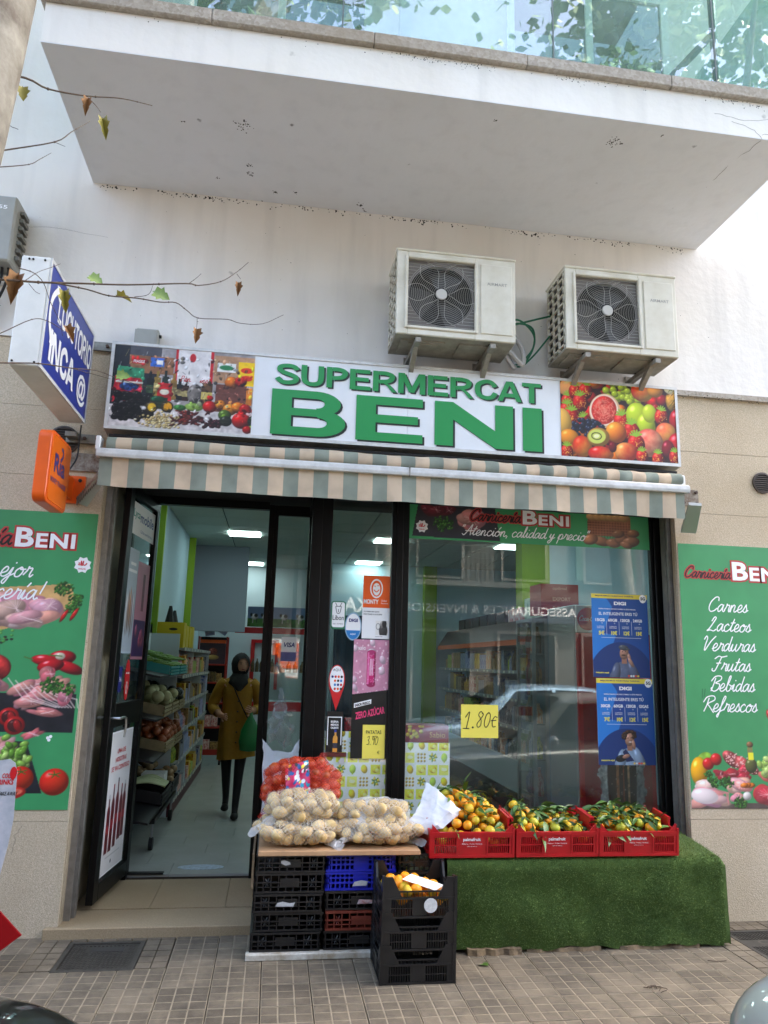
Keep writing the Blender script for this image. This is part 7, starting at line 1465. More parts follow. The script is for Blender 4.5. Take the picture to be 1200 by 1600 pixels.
def bot_mesh(m):
    mb = MB(); pr = [(.5, 0), (.5, .58), (.46, .66), (.2, .82), (.17, .97), (.19, .98), (.19, 1.0)]; mb.rings([[(r0*math.cos(k*.785), r0*math.sin(k*.785), z) for k in range(8)] for r0, z in pr]); return mb.mesh('bottle', m, smooth=True)
unitbot = [bot_mesh(m) for m in PROD]
tagm = MB().box(-.002, .002, -.025, .025, 0, .028).mesh('price_tag', mat('tag_white', (.85, .85, .80), .5))
def tags(par, x, y0, y1, zs, seed):
    r = random.Random(seed)
    for z in zs:
        y = y0+r.uniform(0, .2)
        while y < y1: link('price_tag', tagm, par, Vector((x, y, z))-ORG[par.name]); y += r.uniform(.14, .34)
def goods(label, group, axis, a0, a1, fixed, z, hmin, hmax, seed, depth=.09, bot=.3, pal=None, wmin=.06, wmax=.13):
    """row of packets along axis 'x' or 'y' standing on a shelf"""
    r = random.Random(seed); a = a0
    while a < a1-wmin:
        w = r.uniform(wmin, wmax); n_ = r.choice([1, 1, 2, 3]); k = r.choice(pal) if pal else r.randrange(10); h = r.uniform(hmin, hmax); isb = r.random() < bot
        for q in range(n_):
            if a+w > a1: break
            me = (unitbot if isb else unitbox)[k]; o = link('bottle' if isb else 'packet', me, None, (a+w/2, fixed, z) if axis == 'x' else (fixed, a+w/2, z))
            ww = min(w, .085) if isb else w
            o.scale = (ww*.95, (ww if isb else depth), h) if axis == 'x' else ((ww if isb else depth), ww*.95, h); props(o, label.replace('article', 'bottle') if isb else label, 'bottle' if isb else 'packet', group+(' bottles' if isb else '')); a += w+.004
# produce rack inside the door on the left
T = thing('produce_rack', 'white sided produce rack with sloping shelves along the left wall inside the door', 'rack', (-1.1, 2.1, .08))
MB().box(-1.255, -.955, 2.98, 3.0, .08, 1.86).build('end_panel', M_wlam, T)
MB().box(-1.257, -1.24, 1.15, 2.979, .08, 1.86).build('back_panel', M_wlam, T)
tiers = [(1.50, 'cyan'), (1.17, 'slat'), (.86, 'slat2'), (.42, 'low')]
for z, st in tiers:
    MB().hexa([(-1.24, 1.15, z+.03), (-.86, 1.15, z-.04), (-.86, 2.97, z-.04), (-1.24, 2.97, z+.03), (-1.24, 1.15, z+.045), (-.86, 1.15, z-.025), (-.86, 2.97, z-.025), (-1.24, 2.97, z+.045)]).build('shelf', M_dmet, T)
M_cy = mat('turquoise_plastic', (.20, .58, .58), .4); M_slat = mat('crate_wood', (.58, .52, .38), .8, var=.3, vs_=12)
def tray(lab, y0, y1, z, m, h=.09):
    T = thing('produce_tray', lab, 'tray', (-1.05, (y0+y1)/2, z), 'trays on the produce rack')
    dz = lambda x: (-.86-x)*.18
    for a in ((-1.23, -.865, y0, y0+.012), (-1.23, -.865, y1-.012, y1)):
        MB().hexa([(a[0], a[2], z+dz(a[0])), (a[1], a[2], z), (a[1], a[3], z), (a[0], a[3], z+dz(a[0])), (a[0], a[2], z+h+dz(a[0])), (a[1], a[2], z+h), (a[1], a[3], z+h), (a[0], a[3], z+h+dz(a[0]))]).build('end_slat', m, T)
    for k in range(3): MB().box(-.862, -.85, y0, y1, z+k*h/3+.002, z+(k+1)*h/3-.006).build('front_slat', m, T)
    MB().hexa([(-1.23, y0, z+.066), (-.865, y0, z), (-.865, y1, z), (-1.23, y1, z+.066), (-1.23, y0, z+.072), (-.865, y0, z+.006), (-.865, y1, z+.006), (-1.23, y1, z+.072)]).build('tray_base', m, T)
prod_m = {'bean': mat('green_bean', (.42, .58, .22), .5, var=.3, vs_=20), 'avocado': mat('avocado_skin', (.10, .12, .09), .5), 'onion': mat('brown_onion', (.62, .34, .20), .4, c2=(.50, .25, .13), vs_=15), 'cabbage': mat('celeriac', (.70, .70, .52), .6, var=.3, vs_=14), 'tuber': mat('root_skin', (.60, .50, .36), .7, var=.2)}
pmesh = {k: [blob(.04, (1, 1, .9), 60+i, .12, 10, 7).mesh(k, m, smooth=80) for i in range(2)] for k, m in prod_m.items()}
def pile(kind, lab, grp, y0, y1, z, n, s, seed, sc=(1, 1, 1), x0=-1.20, x1=-.89):
    r = random.Random(seed); pts = []; t = 0
    while len(pts) < n and t < 5000:
        t += 1; x, y = r.uniform(x0, x1), r.uniform(y0, y1); zz = z+(x1-x)*.25+r.choice([.04, .09])
        if all((x-a)**2+(y-b)**2+(zz-c)**2 > (s*.068)**2 for a, b, c in pts): pts.append((x, y, zz))
    for p in pts: o = link(kind, pmesh[kind][r.randrange(2)], None, p); o.scale = (s*sc[0], s*sc[1], s*sc[2]); o.rotation_euler = (0, 0, r.uniform(-.4, .4)); props(o, lab, kind, grp)
for y0, y1, lab in ((2.35, 2.95, 'turquoise tray of green beans on the top produce shelf, beside the white end panel'), (1.7, 2.3, 'turquoise tray on the top produce shelf, seen through the door glass')): tray(lab, y0, y1, 1.47, M_cy, .08)
pile('bean', 'green bean in the turquoise trays on the top shelf', 'green beans on the rack', 1.75, 2.9, 1.51, 100, .6, 1, (2.0, .5, .5))
for y0, y1, lab in ((2.5, 2.95, 'wooden tray of dark avocados on the second produce shelf'), (2.0, 2.45, 'wooden tray of celeriac on the second produce shelf'), (1.5, 1.95, 'wooden tray on the second produce shelf nearest the door')): tray(lab, y0, y1, 1.14, M_slat)
pile('avocado', 'dark avocado on the second produce shelf', 'avocados on the rack', 2.52, 2.93, 1.20, 26, 1.0, 2); pile('cabbage', 'pale celeriac on the second produce shelf', 'celeriac on the rack', 1.55, 2.42, 1.20, 26, 1.35, 3)
for y0, y1, lab in ((2.4, 2.95, 'wooden tray of brown onions on the third produce shelf beside the end panel'), (1.75, 2.35, 'wooden tray of brown onions on the third produce shelf nearer the door')): tray(lab, y0, y1, .83, M_slat)
pile('onion', 'brown onion on the third produce shelf', 'onions on the rack', 1.8, 2.93, .89, 95, .95, 4)
for y0, y1, lab in ((2.45, 2.95, 'dark low tray of root vegetables beneath the onions'), (1.8, 2.4, 'dark low tray with leeks beneath the onions near the door')): tray(lab, y0, y1, .40, M_dmet, .10)
pile('tuber', 'root vegetable in the lowest dark tray', 'root vegetables on the rack', 2.48, 2.9, .46, 20, 1.0, 5)
mb = MB(); [mb.tube(spline([(-1.15, 1.9+k*.03, .56), (-1.0, 1.95+k*.03, .57+.01*(k % 3)), (-.86, 2.0+k*.02, .53)], 4), [.012]*8+[.016], 6) for k in range(10)]; mb.build('leek_bundle', mat('leek', (.72, .76, .58), .5), label='bundle of pale leeks in the lowest tray by the door', cat='leeks')
MB().box(-1.1, -.9, 2.2, 2.42, .52, .60).build('white_box', M_white, label='small white box lying in the lowest produce tray', cat='box')
T = thing('trolley', 'low dark wheeled trolley carrying the lowest produce trays', 'trolley', (-1.05, 2.3, .08))
MB().box(-1.22, -.87, 1.6, 2.95, .30, .34).build('deck', M_dmet, T)
for x, y in ((-.9, 1.7), (-.9, 2.85), (-1.18, 1.7), (-1.18, 2.85)): MB().tube([(x-.015, y, .13), (x+.015, y, .13)], .05, 12).build('wheel', M_rubber, T); MB().tube([(x, y, .13), (x, y, .30)], .01, 6).build('leg', M_gmet, T)
# white grocery shelving behind it
T = thing('grocery_shelving', 'white grocery shelving along the left wall behind the produce rack', 'shelving', (-1.1, 4.6, .08))
MB().box(-1.258, -1.24, 3.01, 6.3, .08, 1.95).build('back_panel', M_wlam, T)
MB().box(-1.24, -.92, 3.01, 6.3, .08, .22).build('plinth', mat('plum_panel', (.32, .10, .14), .5), T)
SH = [.24, .58, .88, 1.16, 1.44]
for z in SH+[1.72]: MB().box(-1.24, -.91, 3.01, 6.3, z-.02, z).box(-.91, -.902, 3.01, 6.3, z-.03, z+.006).build('shelf', M_gmet, T)
tags(T, -.899, 3.05, 6.2, [z-.028 for z in SH+[1.72]], 4)
for y in (4.1, 5.2, 6.28): MB().box(-1.24, -.92, y, y+.02, .22, 1.7).build('divider', M_wlam, T)
for k, z in enumerate(SH): goods('small grocery article on the left wall shelving, tier %s' % ('one', 'two', 'three', 'four', 'five')[k], 'goods on shelf tier %d of the left wall' % (k+1), 'y', 3.05, 6.2, -.97, z+.001, .12, .22, 20+k, .12, .25)
for i, (y, h) in enumerate(((3.08, .26), (3.34, .24), (3.62, .23), (3.88, .25))):
    o = link('snack_carton', MB().box(-1.21, -.93, y, y+.22, 0, h).mesh('snack_carton', mat('yellow_carton', (.80, .70, .08), .5)), None, (0, 0, 1.721)); ORG[o.name] = Vector((0, 0, 1.721)); props(o, ('yellow snack carton with black lettering on top of the shelving, the one nearest the door', 'second yellow snack carton behind the nearest one on the shelving', 'third yellow snack carton on the shelving', 'rearmost yellow snack carton on the shelving')[i], 'carton')
    if i == 0:
        for k in range(3): MB().prism(oval(-1.04, 1.77+k*.07, .045, .014, 12), 'y', y-.001, y).build('black_print', M_blackp, o)
for i, (y, s) in enumerate(((3.2, .12), (3.55, .10))):
    mb = MB(); mb.tube([(-1.1, y, 1.98), (-1.1, y, 2.0+s*1.3)], [.05, .015], 8); mb.build('dark_bottle', M_dmet, label=('dark bottle shape on the nearest yellow carton' if i == 0 else 'dark bottle shape on the rear yellow cartons'), cat='bottle')
# red display stand
T = thing('display_stand', 'red metal display stand on castors with snack packets at the back of the aisle', 'display stand', (-.92, 6.9, .08))
M_rs = mat('red_stand', (.62, .14, .09), .45)
for x in (-1.12, -.70):
    for y in (6.75, 7.05): MB().tube([(x, y, .14), (x, y, 1.95)], .014, 6).build('post', M_rs, T); MB().tube([(x-.015, y, .11), (x+.015, y, .11)], .035, 10).build('castor', M_rubber, T)
for z in (.22, .60, .95, 1.25, 1.52): MB().box(-1.12, -.70, 6.75, 7.05, z, z+.02).build('shelf', M_rs, T)
MB().box(-1.12, -.70, 6.74, 6.76, .22, .30).build('front_rail', M_rs, T); MB().box(-1.11, -.71, 7.03, 7.05, .25, 1.95).build('back_panel', M_dmet, T)
for z in (.245, .625, .975, 1.275): goods('snack packet on the red display stand', 'packets on the red stand', 'x', -1.09, -.73, 6.85, z, .12, .20, int(z*100), .08, 0, pal=[8, 3, 8, 5, 1])
T = thing('top_box', 'dark box with orange rim and flower like burger print on top of the red stand', 'box', (-.91, 6.85, 1.545)); MB().box(-1.10, -.72, 6.75, 7.0, 1.545, 1.85).build('box', mat('maroon_card', (.25, .16, .20), .6), T); MB().box(-1.10, -.72, 6.745, 7.0, 1.851, 1.90).build('rim', M_or2, T)
c = Canvas(.26, .26, 200, (.25, .16, .20)); c.ell(.13, .15, .07, .06, (.55, .25, .2), vol=.4, tex=.5); c.ell(.13, .07, .09, .035, (.72, .58, .3), vol=.3); c.obj((-1.03, 6.75, 1.57), 'burger_picture', T, lift=.001)
for i, (x, z, a) in enumerate(((-.98, 1.92, .2), (-.78, 1.95, -.5))):
    mb = MB(); P = [(x+.09*math.cos(a+q), 6.85, z+.10+.09*math.sin(a+q)) for q in (.6, 2.5, 3.8, 5.6)]; mb.add(P+[(b, c_+.06, d) for b, c_, d in P], [(0, 1, 2, 3), (7, 6, 5, 4), (0, 4, 5, 1), (1, 5, 6, 2), (2, 6, 7, 3), (3, 7, 4, 0)]); mb.build('snack_bag', PROD[1], label=('clear upright snack bag on the burger box' if i == 0 else 'tilted clear snack bag on the burger box'), cat='bag')
# hanging packets board beside it and the butcher counter
T = thing('butcher_counter', 'white butcher counter with glass front and red trim at the back of the shop', 'counter', (.1, 8.2, .08))
MB().box(-.66, .9, 7.7, 8.3, .08, .95).build('counter_base', M_wlam, T); MB().box(-.66, .9, 7.69, 7.70, .80, .95).build('red_trim', M_red, T); MB().box(-.66, .9, 7.72, 7.73, .95, 1.4).build('glass_front', M_glass, T); MB().box(-.66, .9, 7.75, 8.2, 1.4, 1.42).build('glass_top', M_glass, T)
MB().box(-.66, .9, 8.0, 8.04, 2.06, 2.16).build('red_beam', M_red, T); MB().box(-1.66, .94, 8.9, 9.0, .08, IZ).build('rear_panel', M_wlam, T)
fr2 = MB(); 
for a in ((-.40, .10, 1.92, 1.98), (-.40, -.33, 1.1, 1.92), (.04, .10, 1.1, 1.92)): fr2.box(a[0], a[1], 8.86, 8.90, a[2], a[3])
fr2.build('red_frame', M_red, T)
T = thing('farm_picture', 'wide picture of cows on a green meadow above the butcher counter', 'picture', (.1, 7.95, 2.17)); c = Canvas(1.2, .34, 90, (.40, .50, .66)); c.rect(0, 0, 1.2, .14, (.24, .42, .16), .4)
r = random.Random(5)
for x in (.12, .3, .62, .9): 
    c.ell(x, .17, .06, .05, (.85, .85, .85), vol=.3); c.ell(x+.02, .19, .03, .03, (.1, .1, .1), vol=0); c.ell(x-.06, .20, .02, .03, (.1, .1, .1), vol=0); c.rect(x-.04, .06, x-.03, .14, (.7, .7, .7)); c.rect(x+.03, .06, x+.04, .14, (.1, .1, .1))
c.obj((-.46, 7.96, 2.17), 'printed_sheet', T); MB().box(-.46, .74, 7.962, 7.98, 2.17, 2.51).build('board', M_white, T)
goods('bottle or jar standing on the butcher counter', 'goods on the butcher counter', 'x', -.6, .85, 7.9, 1.421, .10, .22, 77, .08, .5)
# right side: tall open shelf unit with dark header and orange stripe
T = thing('wall_shelf_unit', 'long shelf unit with dark header and orange stripe running down the right side', 'shelf unit', (3.1, 4.9, .08))
ux = 2.80; MB().box(3.28, 3.34, 2.5, 7.6, .08, 2.1).build('back_panel', M_wlam, T)
M_hdr = mat('header_maroon', (.22, .15, .17), .4); M_orr = mat('orange_stripe', (.80, .36, .14), .45)
MB().hexa([(ux-.02, 2.5, 1.93), (3.34, 2.5, 1.93), (3.34, 7.6, 1.93), (ux-.02, 7.6, 1.93), (ux+.14, 2.5, 2.17), (3.34, 2.5, 2.17), (3.34, 7.6, 2.17), (ux+.14, 7.6, 2.17)]).build('header', M_hdr, T)
MB().box(ux-.022, ux+.0, 2.5, 7.6, 1.865, 1.929).build('orange_stripe', M_orr, T)
for z in (.55, .93, 1.25, 1.57): MB().box(ux+.02, 3.279, 2.5, 7.6, z-.02, z).box(ux+.012, ux+.019, 2.5, 7.6, z-.035, z+.006).build('shelf', M_gmet, T)
MB().box(ux+.02, 3.279, 2.46, 2.495, .08, 2.1).build('end_panel', M_wlam, T); tags(T, ux+.008, 2.6, 7.3, [z-.032 for z in (.93, 1.25, 1.57)], 6)
mb = MB(); mb.hexa([(ux-.14, 2.5, .30), (ux+.2, 2.5, .30), (ux+.2, 7.6, .30), (ux-.14, 7.6, .30), (ux-.02, 2.5, .58), (ux+.02, 2.5, .58), (ux+.02, 7.6, .58), (ux-.02, 7.6, .58)]); mb.build('lower_front', mat('cool_grey_panel', (.50, .55, .58), .3), T)
MB().box(ux-.13, ux+.2, 2.5, 7.6, .08, .20).build('black_plinth', M_dmet, T); MB().box(ux-.16, ux-.12, 2.5, 7.6, .20, .30).build('bumper_rail', M_dmet, T)
for k, z in enumerate((.551, .931, 1.251, 1.571)): goods('grocery article on the right hand shelf unit, %s shelf' % ('lowest', 'second', 'third', 'top')[k], 'goods on shelf %d of the right unit' % (k+1), 'y', 2.56, 7.4, 2.92, z, .14, .26, 40+k, .14, .35, wmin=.07, wmax=.15)
for i in range(6):
    y = 4.5+i*.42; MB().box(2.98, 3.25, y, y+.36, 2.175, 2.33).build('dark_tray', M_dmet, label='grey plastic tray in the row on top of the right shelf unit', cat='tray', group='trays on top of the right shelf unit')
for i in range(3):
    y = 3.75+i*.2; o = MB().box(2.97, 3.2, y, y+.17, 2.175, 2.33).build('detergent_pack', mat('detergent_red', (.75, .12, .16), .4, c2=(.92, .92, .92), vs_=14), label='red and white detergent pack on top of the right shelf unit', cat='packet', group='detergent packs on the right shelf unit')
MB().box(2.97, 3.2, 3.5, 3.68, 2.175, 2.42).build('green_white_pack', mat('green_white', (.88, .9, .88), .4, c2=(.1, .5, .3), vs_=9), label='tall green and white pack beside the detergent on the right shelf unit', cat='packet')
T = thing('export_carton', 'large red printed carton on top of the right shelf unit', 'carton', (3.0, 2.8, 2.175)); MB().box(2.80, 3.22, 2.65, 3.0, 2.175, 2.50).build('box', mat('carton_red', (.60, .12, .14), .5), T)
for s_, z, w_ in (('optimal', 2.43, .16), ('EXPORT', 2.32, .20), ('BOX', 2.22, .14)): text(s_, (2.93, 2.65, z), w_, .04, mat('carton_print', (.85, .6, .55), .5), T, bold=.02)
# glass cabinet with bottles and the red drinks fridge
T = thing('glass_cabinet', 'tall glass cabinet with silver frame and bottles beside the red drinks fridge', 'cabinet', (2.75, 2.2, .08))
M_sil = mat('silver_frame', (.62, .65, .66), .3, .7)
for x in (2.44, 2.56):
    for y in (1.92, 2.38): MB().box(x, x+.03, y, y+.03, .08, 2.08).build('frame_post', M_sil, T)
MB().box(2.44, 2.59, 1.95, 2.38, 2.05, 2.08).build('frame_top', M_sil, T); MB().box(2.445, 2.45, 1.95, 2.38, .1, 2.05).build('glass_side', M_glass, T); MB().box(2.47, 2.56, 1.925, 1.93, .1, 2.05).build('glass_door', M_glass, T); MB().box(2.585, 2.62, 1.92, 2.41, .08, 2.08).build('side_panel', mat('cabinet_side', (.55, .62, .66), .35), T)
for z in (.45, .78, 1.1, 1.45, 1.75): MB().box(2.47, 2.585, 1.95, 2.38, z-.012, z).build('shelf', M_gmet, T); goods('drink bottle inside the tall glass cabinet', 'bottles in the glass cabinet', 'y', 1.97, 2.36, 2.52, z, .18, .26, int(z*77), .07, 1, wmin=.07, wmax=.09)
T = thing('drinks_fridge', 'red drinks fridge with white header and bottle picture behind the window posters', 'fridge', (2.9, 1.6, .08))
M_cr = mat('fridge_red', (.78, .06, .08), .35); fx0, fx1, fyy = 2.60, 3.30, 1.30
MB().box(fx0, fx1, fyy, 1.95, .08, 2.17).build('body', mat('fridge_grey', (.58, .60, .60), .4), T, bev=.01); MB().box(fx0+.01, fx1-.01, fyy-.03, fyy-.001, .30, 1.925).build('door_panel', M_cr, T, bev=.004); MB().box(fx0+.01, fx1-.01, fyy-.03, fyy-.001, 1.93, 2.16).build('header_panel', M_white, T)
mb = MB(); mb.prism(oval(2.715, 2.045, .098, .098, 32), 'y', fyy-.034, fyy-.0305); mb.build('red_disc', M_red, T); script('Coca-Cola', (2.63, fyy-.034, 2.03), .022, M_whitep, T, w=.2, sx=.95)
c = Canvas(.60, 1.0, 170, (.66, .05, .07)); r = random.Random(1); X = .33
c.ell(X, .35, .20, .62, (.82, .80, .80), vol=.2, wob=.2, tex=.5); c.ell(X, .38, .13, .60, (.28, .10, .06), vol=.6); c.rect(X-.05, .1, X-.03, .8, (.75, .45, .28), .4); c.rect(X+.01, .1, X+.02, .8, (.65, .3, .18), .4); c.rect(X+.05, .1, X+.065, .75, (.8, .6, .45), .4)
for k in range(200): c.ell(X+r.gauss(0, .12), r.uniform(0, .95), .004, .005, r.choice([(.85, .8, .8), (.5, .25, .2), (.15, .1, .1)]), vol=0)
c.obj((fx0+.05, fyy-.03, .35), 'bottle_picture', T, lift=.001)
MB().box(.35, 2.4, 1.2, 1.5, .08, .42).build('low_shelf', M_dmet, label='low dark bench behind the big shop window', cat='bench')
o = MB().prism(oval(-.45, 1.17, .17, .07, 24), 'z', .081, .083).build('floor_sticker', mat('worn_sticker', (.72, .78, .84), .5, c2=(.5, .54, .58), vs_=30), label='worn pale oval sticker on the shop floor tiles', cat='sticker')
MB().box(-.95, -.70, .985, 1.04, .0815, .090).build('door_wedge', M_rubber, label='flat black rubber strip on the floor at the door line', cat='rubber strip')
# ------------------------------------------------------------------ people
M_skin = mat('skin', (.80, .60, .49), .5, var=.08, vs_=20, sss=.05)
def figure(T, V, E, name='body', mats=None, zc=None, fingers=()):
    """V: (x,y,z,r) joints, E: bones; skinned to one continuous surface"""
    me = bpy.data.meshes.new(name); me.from_pydata([v[:3] for v in V], E, []); o = bpy.data.objects.new(name, me); col.objects.link(o)
    md = o.modifiers.new('s', 'SKIN'); md.use_smooth_shade = True
    for i, v in enumerate(V): r_ = v[3]; me.skin_vertices[0].data[i].radius = (r_, v[4] if len(v) > 4 else r_)
    me.skin_vertices[0].data[0].use_root = True
    o.modifiers.new('d', 'SUBSURF').levels = 1
    dg = bpy.context.evaluated_depsgraph_get(); m2 = bpy.data.meshes.new_from_object(o.evaluated_get(dg)); bpy.data.objects.remove(o)
    m2.materials.clear()
    for m in mats: m2.materials.append(m)
    for p in m2.polygons: p.material_index = zc(p.center); p.use_smooth = True
    ob = link(name, m2, T); return ob
def hand_bones(V, E, iw, wrist, d, side, r=.009, curl=.5, k=1.0):
    """adds a palm and five fingers to the joint list"""
    d = Vector(d).normalized(); side = Vector(side).normalized(); n = d.cross(side); w = Vector(wrist); V.append((*(w+d*.045*k), .026*k, .014*k)); ip = len(V)-1; E.append((iw, ip))
    for j, (s_, L) in enumerate(((-.030, .060), (-.011, .074), (.010, .068), (.030, .052))):
        a = w+d*.08*k+side*s_*k; b = a+(d+n*curl*.5).normalized()*L*.5*k; c_ = b+(d*.6+n*curl).normalized()*L*.5*k
        for q, rr in ((a, r), (b, r*.9), (c_, r*.75)): V.append((*q, rr*k))
        E += [(ip, len(V)-3), (len(V)-3, len(V)-2), (len(V)-2, len(V)-1)]
    a = w+d*.035*k-side*.035*k; b = a+(d*.7-side*.7+n*.3).normalized()*.03*k; c_ = b+(d+n*.4).normalized()*.025*k
    for q, rr in ((a, r*1.1), (b, r), (c_, r*.8)): V.append((*q, rr*k))
    E += [(ip, len(V)-3), (len(V)-3, len(V)-2), (len(V)-2, len(V)-1)]
wx, wy, wz = -.335, 3.05, .082
T = thing('person', 'woman in black headscarf and long mustard coat walking in the aisle with a green bag', 'person', (wx, wy, wz))
V = [(0, 0, .86, .12, .10), (0, 0, 1.05, .11, .09), (0, -.0, 1.26, .14, .09), (0, 0, 1.36, .05), (0.01, -.015, 1.43, .062, .07), (.015, -.02, 1.50, .075, .085), (.012, -.01, 1.555, .05),
     (-.085, 0, .80, .085), (-.075, .06, .45, .055), (-.065, .20, .14, .036), (-.065, .12, .05, .032), (.085, -.01, .80, .085), (.06, -.08, .44, .055), (.045, -.10, .09, .036), (.045, -.19, .03, .030),
     (-.17, 0, 1.29, .055), (-.235, .02, 1.06, .045), (-.16, -.14, .985, .032), (.17, 0, 1.29, .055), (.21, .02, 1.06, .045), (.15, -.13, 1.02, .032)]
E = [(0, 1), (1, 2), (2, 3), (3, 4), (4, 5), (5, 6), (0, 7), (7, 8), (8, 9), (9, 10), (0, 11), (11, 12), (12, 13), (13, 14), (2, 15), (15, 16), (16, 17), (2, 18), (18, 19), (19, 20)]
hand_bones(V, E, 17, (-.16, -.14, .985), (.7, -.6, -.15), (0, .2, 1), curl=.6, k=.95); hand_bones(V, E, 20, (.15, -.13, 1.02), (-.1, -.7, .2), (.2, 0, 1), curl=1.0, k=.95)
M_trou = mat('black_cloth', (.05, .05, .055), .8); M_must = mat('mustard_cloth', (.66, .48, .10), .75, var=.3, vs_=5, bump=1.0, bs=9); M_scarf = mat('scarf_black', (.06, .055, .06), .75, bump=.4, bs=30)
figure(T, V, E, 'body', [M_skin, M_trou], lambda c: 1 if c.z < .9 else 0)
cw = MB(); prof = [(.56, .02, -.00, .185, .150), (.66, .015, 0, .180, .142), (.80, .005, 0, .172, .132), (.92, 0, 0, .160, .122), (1.04, 0, 0, .145, .112), (1.14, 0, -.004, .150, .118), (1.24, 0, -.002, .165, .110), (1.30, 0, 0, .172, .092), (1.335, 0, 0, .14, .08), (1.36, 0, 0, .075, .065), (1.375, 0, 0, .06, .058)]
rg = []
for z, a, b, rx, ry in prof:
    rg.append([(a+rx*math.cos(q)+(.010*math.sin(q*5+z*4) if z < 1.0 else 0), b+ry*math.sin(q)+(.012*math.sin(q*7+1) if z < 1.0 else 0), z+(.02*math.cos(q) if z < .6 else 0)) for q in [2*math.pi*k/36 for k in range(36)]])
cw.rings(rg, cap=False)
for s_, el, wr in ((-1, (-.245, .015, 1.06), (-.185, -.10, 1.0)), (1, (.222, .01, 1.06), (.165, -.09, 1.03))):
    cw.tube(spline([(s_*.12, 0, 1.31), (s_*.185, .005, 1.23), el, wr], 5), [.06, .066, .067, .066, .064, .061, .059, .058, .056, .056, .056, .055, .053, .050, .047, .045][:16], 14, cap=False)
cw.build('coat', M_must, T, smooth=80, local=True)
mb = MB(); mb.prism([(-.01, 0), (.01, 0), (.012, .50), (-.005, .55)], 'x', 0, .003)
MB().tube(spline([(-.06, -.10, 1.33), (-.02, -.125, 1.22), (.06, -.13, 1.06), (.12, -.12, .95)], 5), .006, 6).build('bag_strap', M_trou, T, local=True, smooth=True)
for i in range(5): MB().sphere((.015, -.138+.002*i, .72+i*.10), .009, 8, 5).build('button', mat('button_dark', (.2, .15, .05), .4), T, local=True)
# headscarf around the face, and the face itself
hd = MB(); fx = Vector((.35, -.93, -.12)).normalized(); hc = Vector((.012, -.012, 1.49)); up = Vector((0, 0, 1)); sd_ = fx.cross(up).normalized(); up2 = sd_.cross(fx)
rows_ = []
for i in range(15):
    th = R_(38)+(math.pi-R_(38))*i/14; row = []
    for k in range(24):
        ph = 2*math.pi*k/24; d = fx*math.cos(th)+(sd_*math.cos(ph)*.92+up2*math.sin(ph)*1.12)*math.sin(th); rr = .104+.006*mnoise.noise(d*4)
        if up2.dot(d) < -.4: rr += .03*(-up2.dot(d)-.4)
        row.append(tuple(hc+d*rr))
    rows_.append(row)
hd.rings(rows_, cap=False); hd.rings([[(a+rx*math.cos(q), b+ry*math.sin(q), z) for q in [2*math.pi*k/20 for k in range(20)]] for z, a, b, rx, ry in ((1.46, .012, .0, .075, .08), (1.40, .01, .0, .075, .082), (1.35, .0, -.01, .10, .10), (1.30, .0, -.03, .115, .095), (1.25, .01, -.07, .06, .06), (1.22, .015, -.09, .02, .04))], cap=False)
hd.build('headscarf', M_scarf, T, smooth=80, local=True)
fc = MB(); fc.sphere(tuple(hc+fx*.022-up2*.004), .074, 18, 12, (1, 1, 1.14)); nv = []
for v in fc.v:
    p = Vector(v)-hc; f_ = p.dot(fx); s0 = p.dot(sd_); u0 = p.dot(up2); b_ = 0
    if f_ > 0: b_ += .020*math.exp(-((s0/.011)**2+((u0+.008)/.02)**2))-.008*(math.exp(-(((s0-.028)/.014)**2+((u0-.014)/.012)**2))+math.exp(-(((s0+.028)/.014)**2+((u0-.014)/.012)**2)))+.006*math.exp(-((s0/.02)**2+((u0+.042)/.009)**2))
    nv.append(tuple(Vector(v)+fx*b_))
fc.v = nv; fc.build('face', M_skin, T, smooth=80, local=True)
for s_ in (-1, 1):
    e = hc+fx*.086+sd_*s_*.027+up2*.012; MB().sphere(tuple(e), .007, 8, 5, (1.3, .6, .7)).build('eye', M_dark, T, local=True)
    b1 = hc+fx*.090+sd_*s_*.018+up2*.028; b2 = hc+fx*.082+sd_*s_*.042+up2*.026; MB().tube([b1, b2], .0025, 5).build('eyebrow', M_dark, T, local=True)
MB().sphere(tuple(hc+fx*.094-up2*.042), .012, 8, 5, (1.5, .7, .5)).build('lips', mat('lips', (.62, .28, .26), .4), T, local=True)
for x, y, z, a in ((-.065, .10, .03, .12), (.045, -.17, .0, 0)): MB().rings([[(x+.042*math.cos(q)*w_, y-.075+l_*.13+.0*math.sin(q), z+.03+hh*math.sin(q)) for q in [2*math.pi*k/10 for k in range(10)]] for l_, w_, hh in ((0, .5, .02), (.25, .95, .03), (.6, .9, .035), (1, .85, .045), (1.3, .6, .04))]).build('shoe', M_trou, T, smooth=80, local=True)
o = thing('shopping_bag', 'green plastic carrier bag hanging from the left hand of the woman', 'bag', (wx+.15, wy-.17, .72)); M_gb = mat('green_bag_film', (.08, .50, .26), .4, alpha=.88, bump=.4, bs=25)
mb = MB(); rg = []
for z, w_, d_ in ((.0, .02, .02), (.01, .09, .05), (.10, .105, .06), (.20, .09, .05), (.28, .055, .03), (.34, .022, .015), (.385, .014, .012)): rg.append([(w_*math.cos(q)*(1+.06*math.sin(5*q+z*30))+.0, d_*math.sin(q)*(1+.15*math.sin(4*q+z*40)), z) for q in [2*math.pi*k/24 for k in range(24)]])
mb.rings(rg); mb.build('bag_body', M_gb, o, smooth=80, local=True)
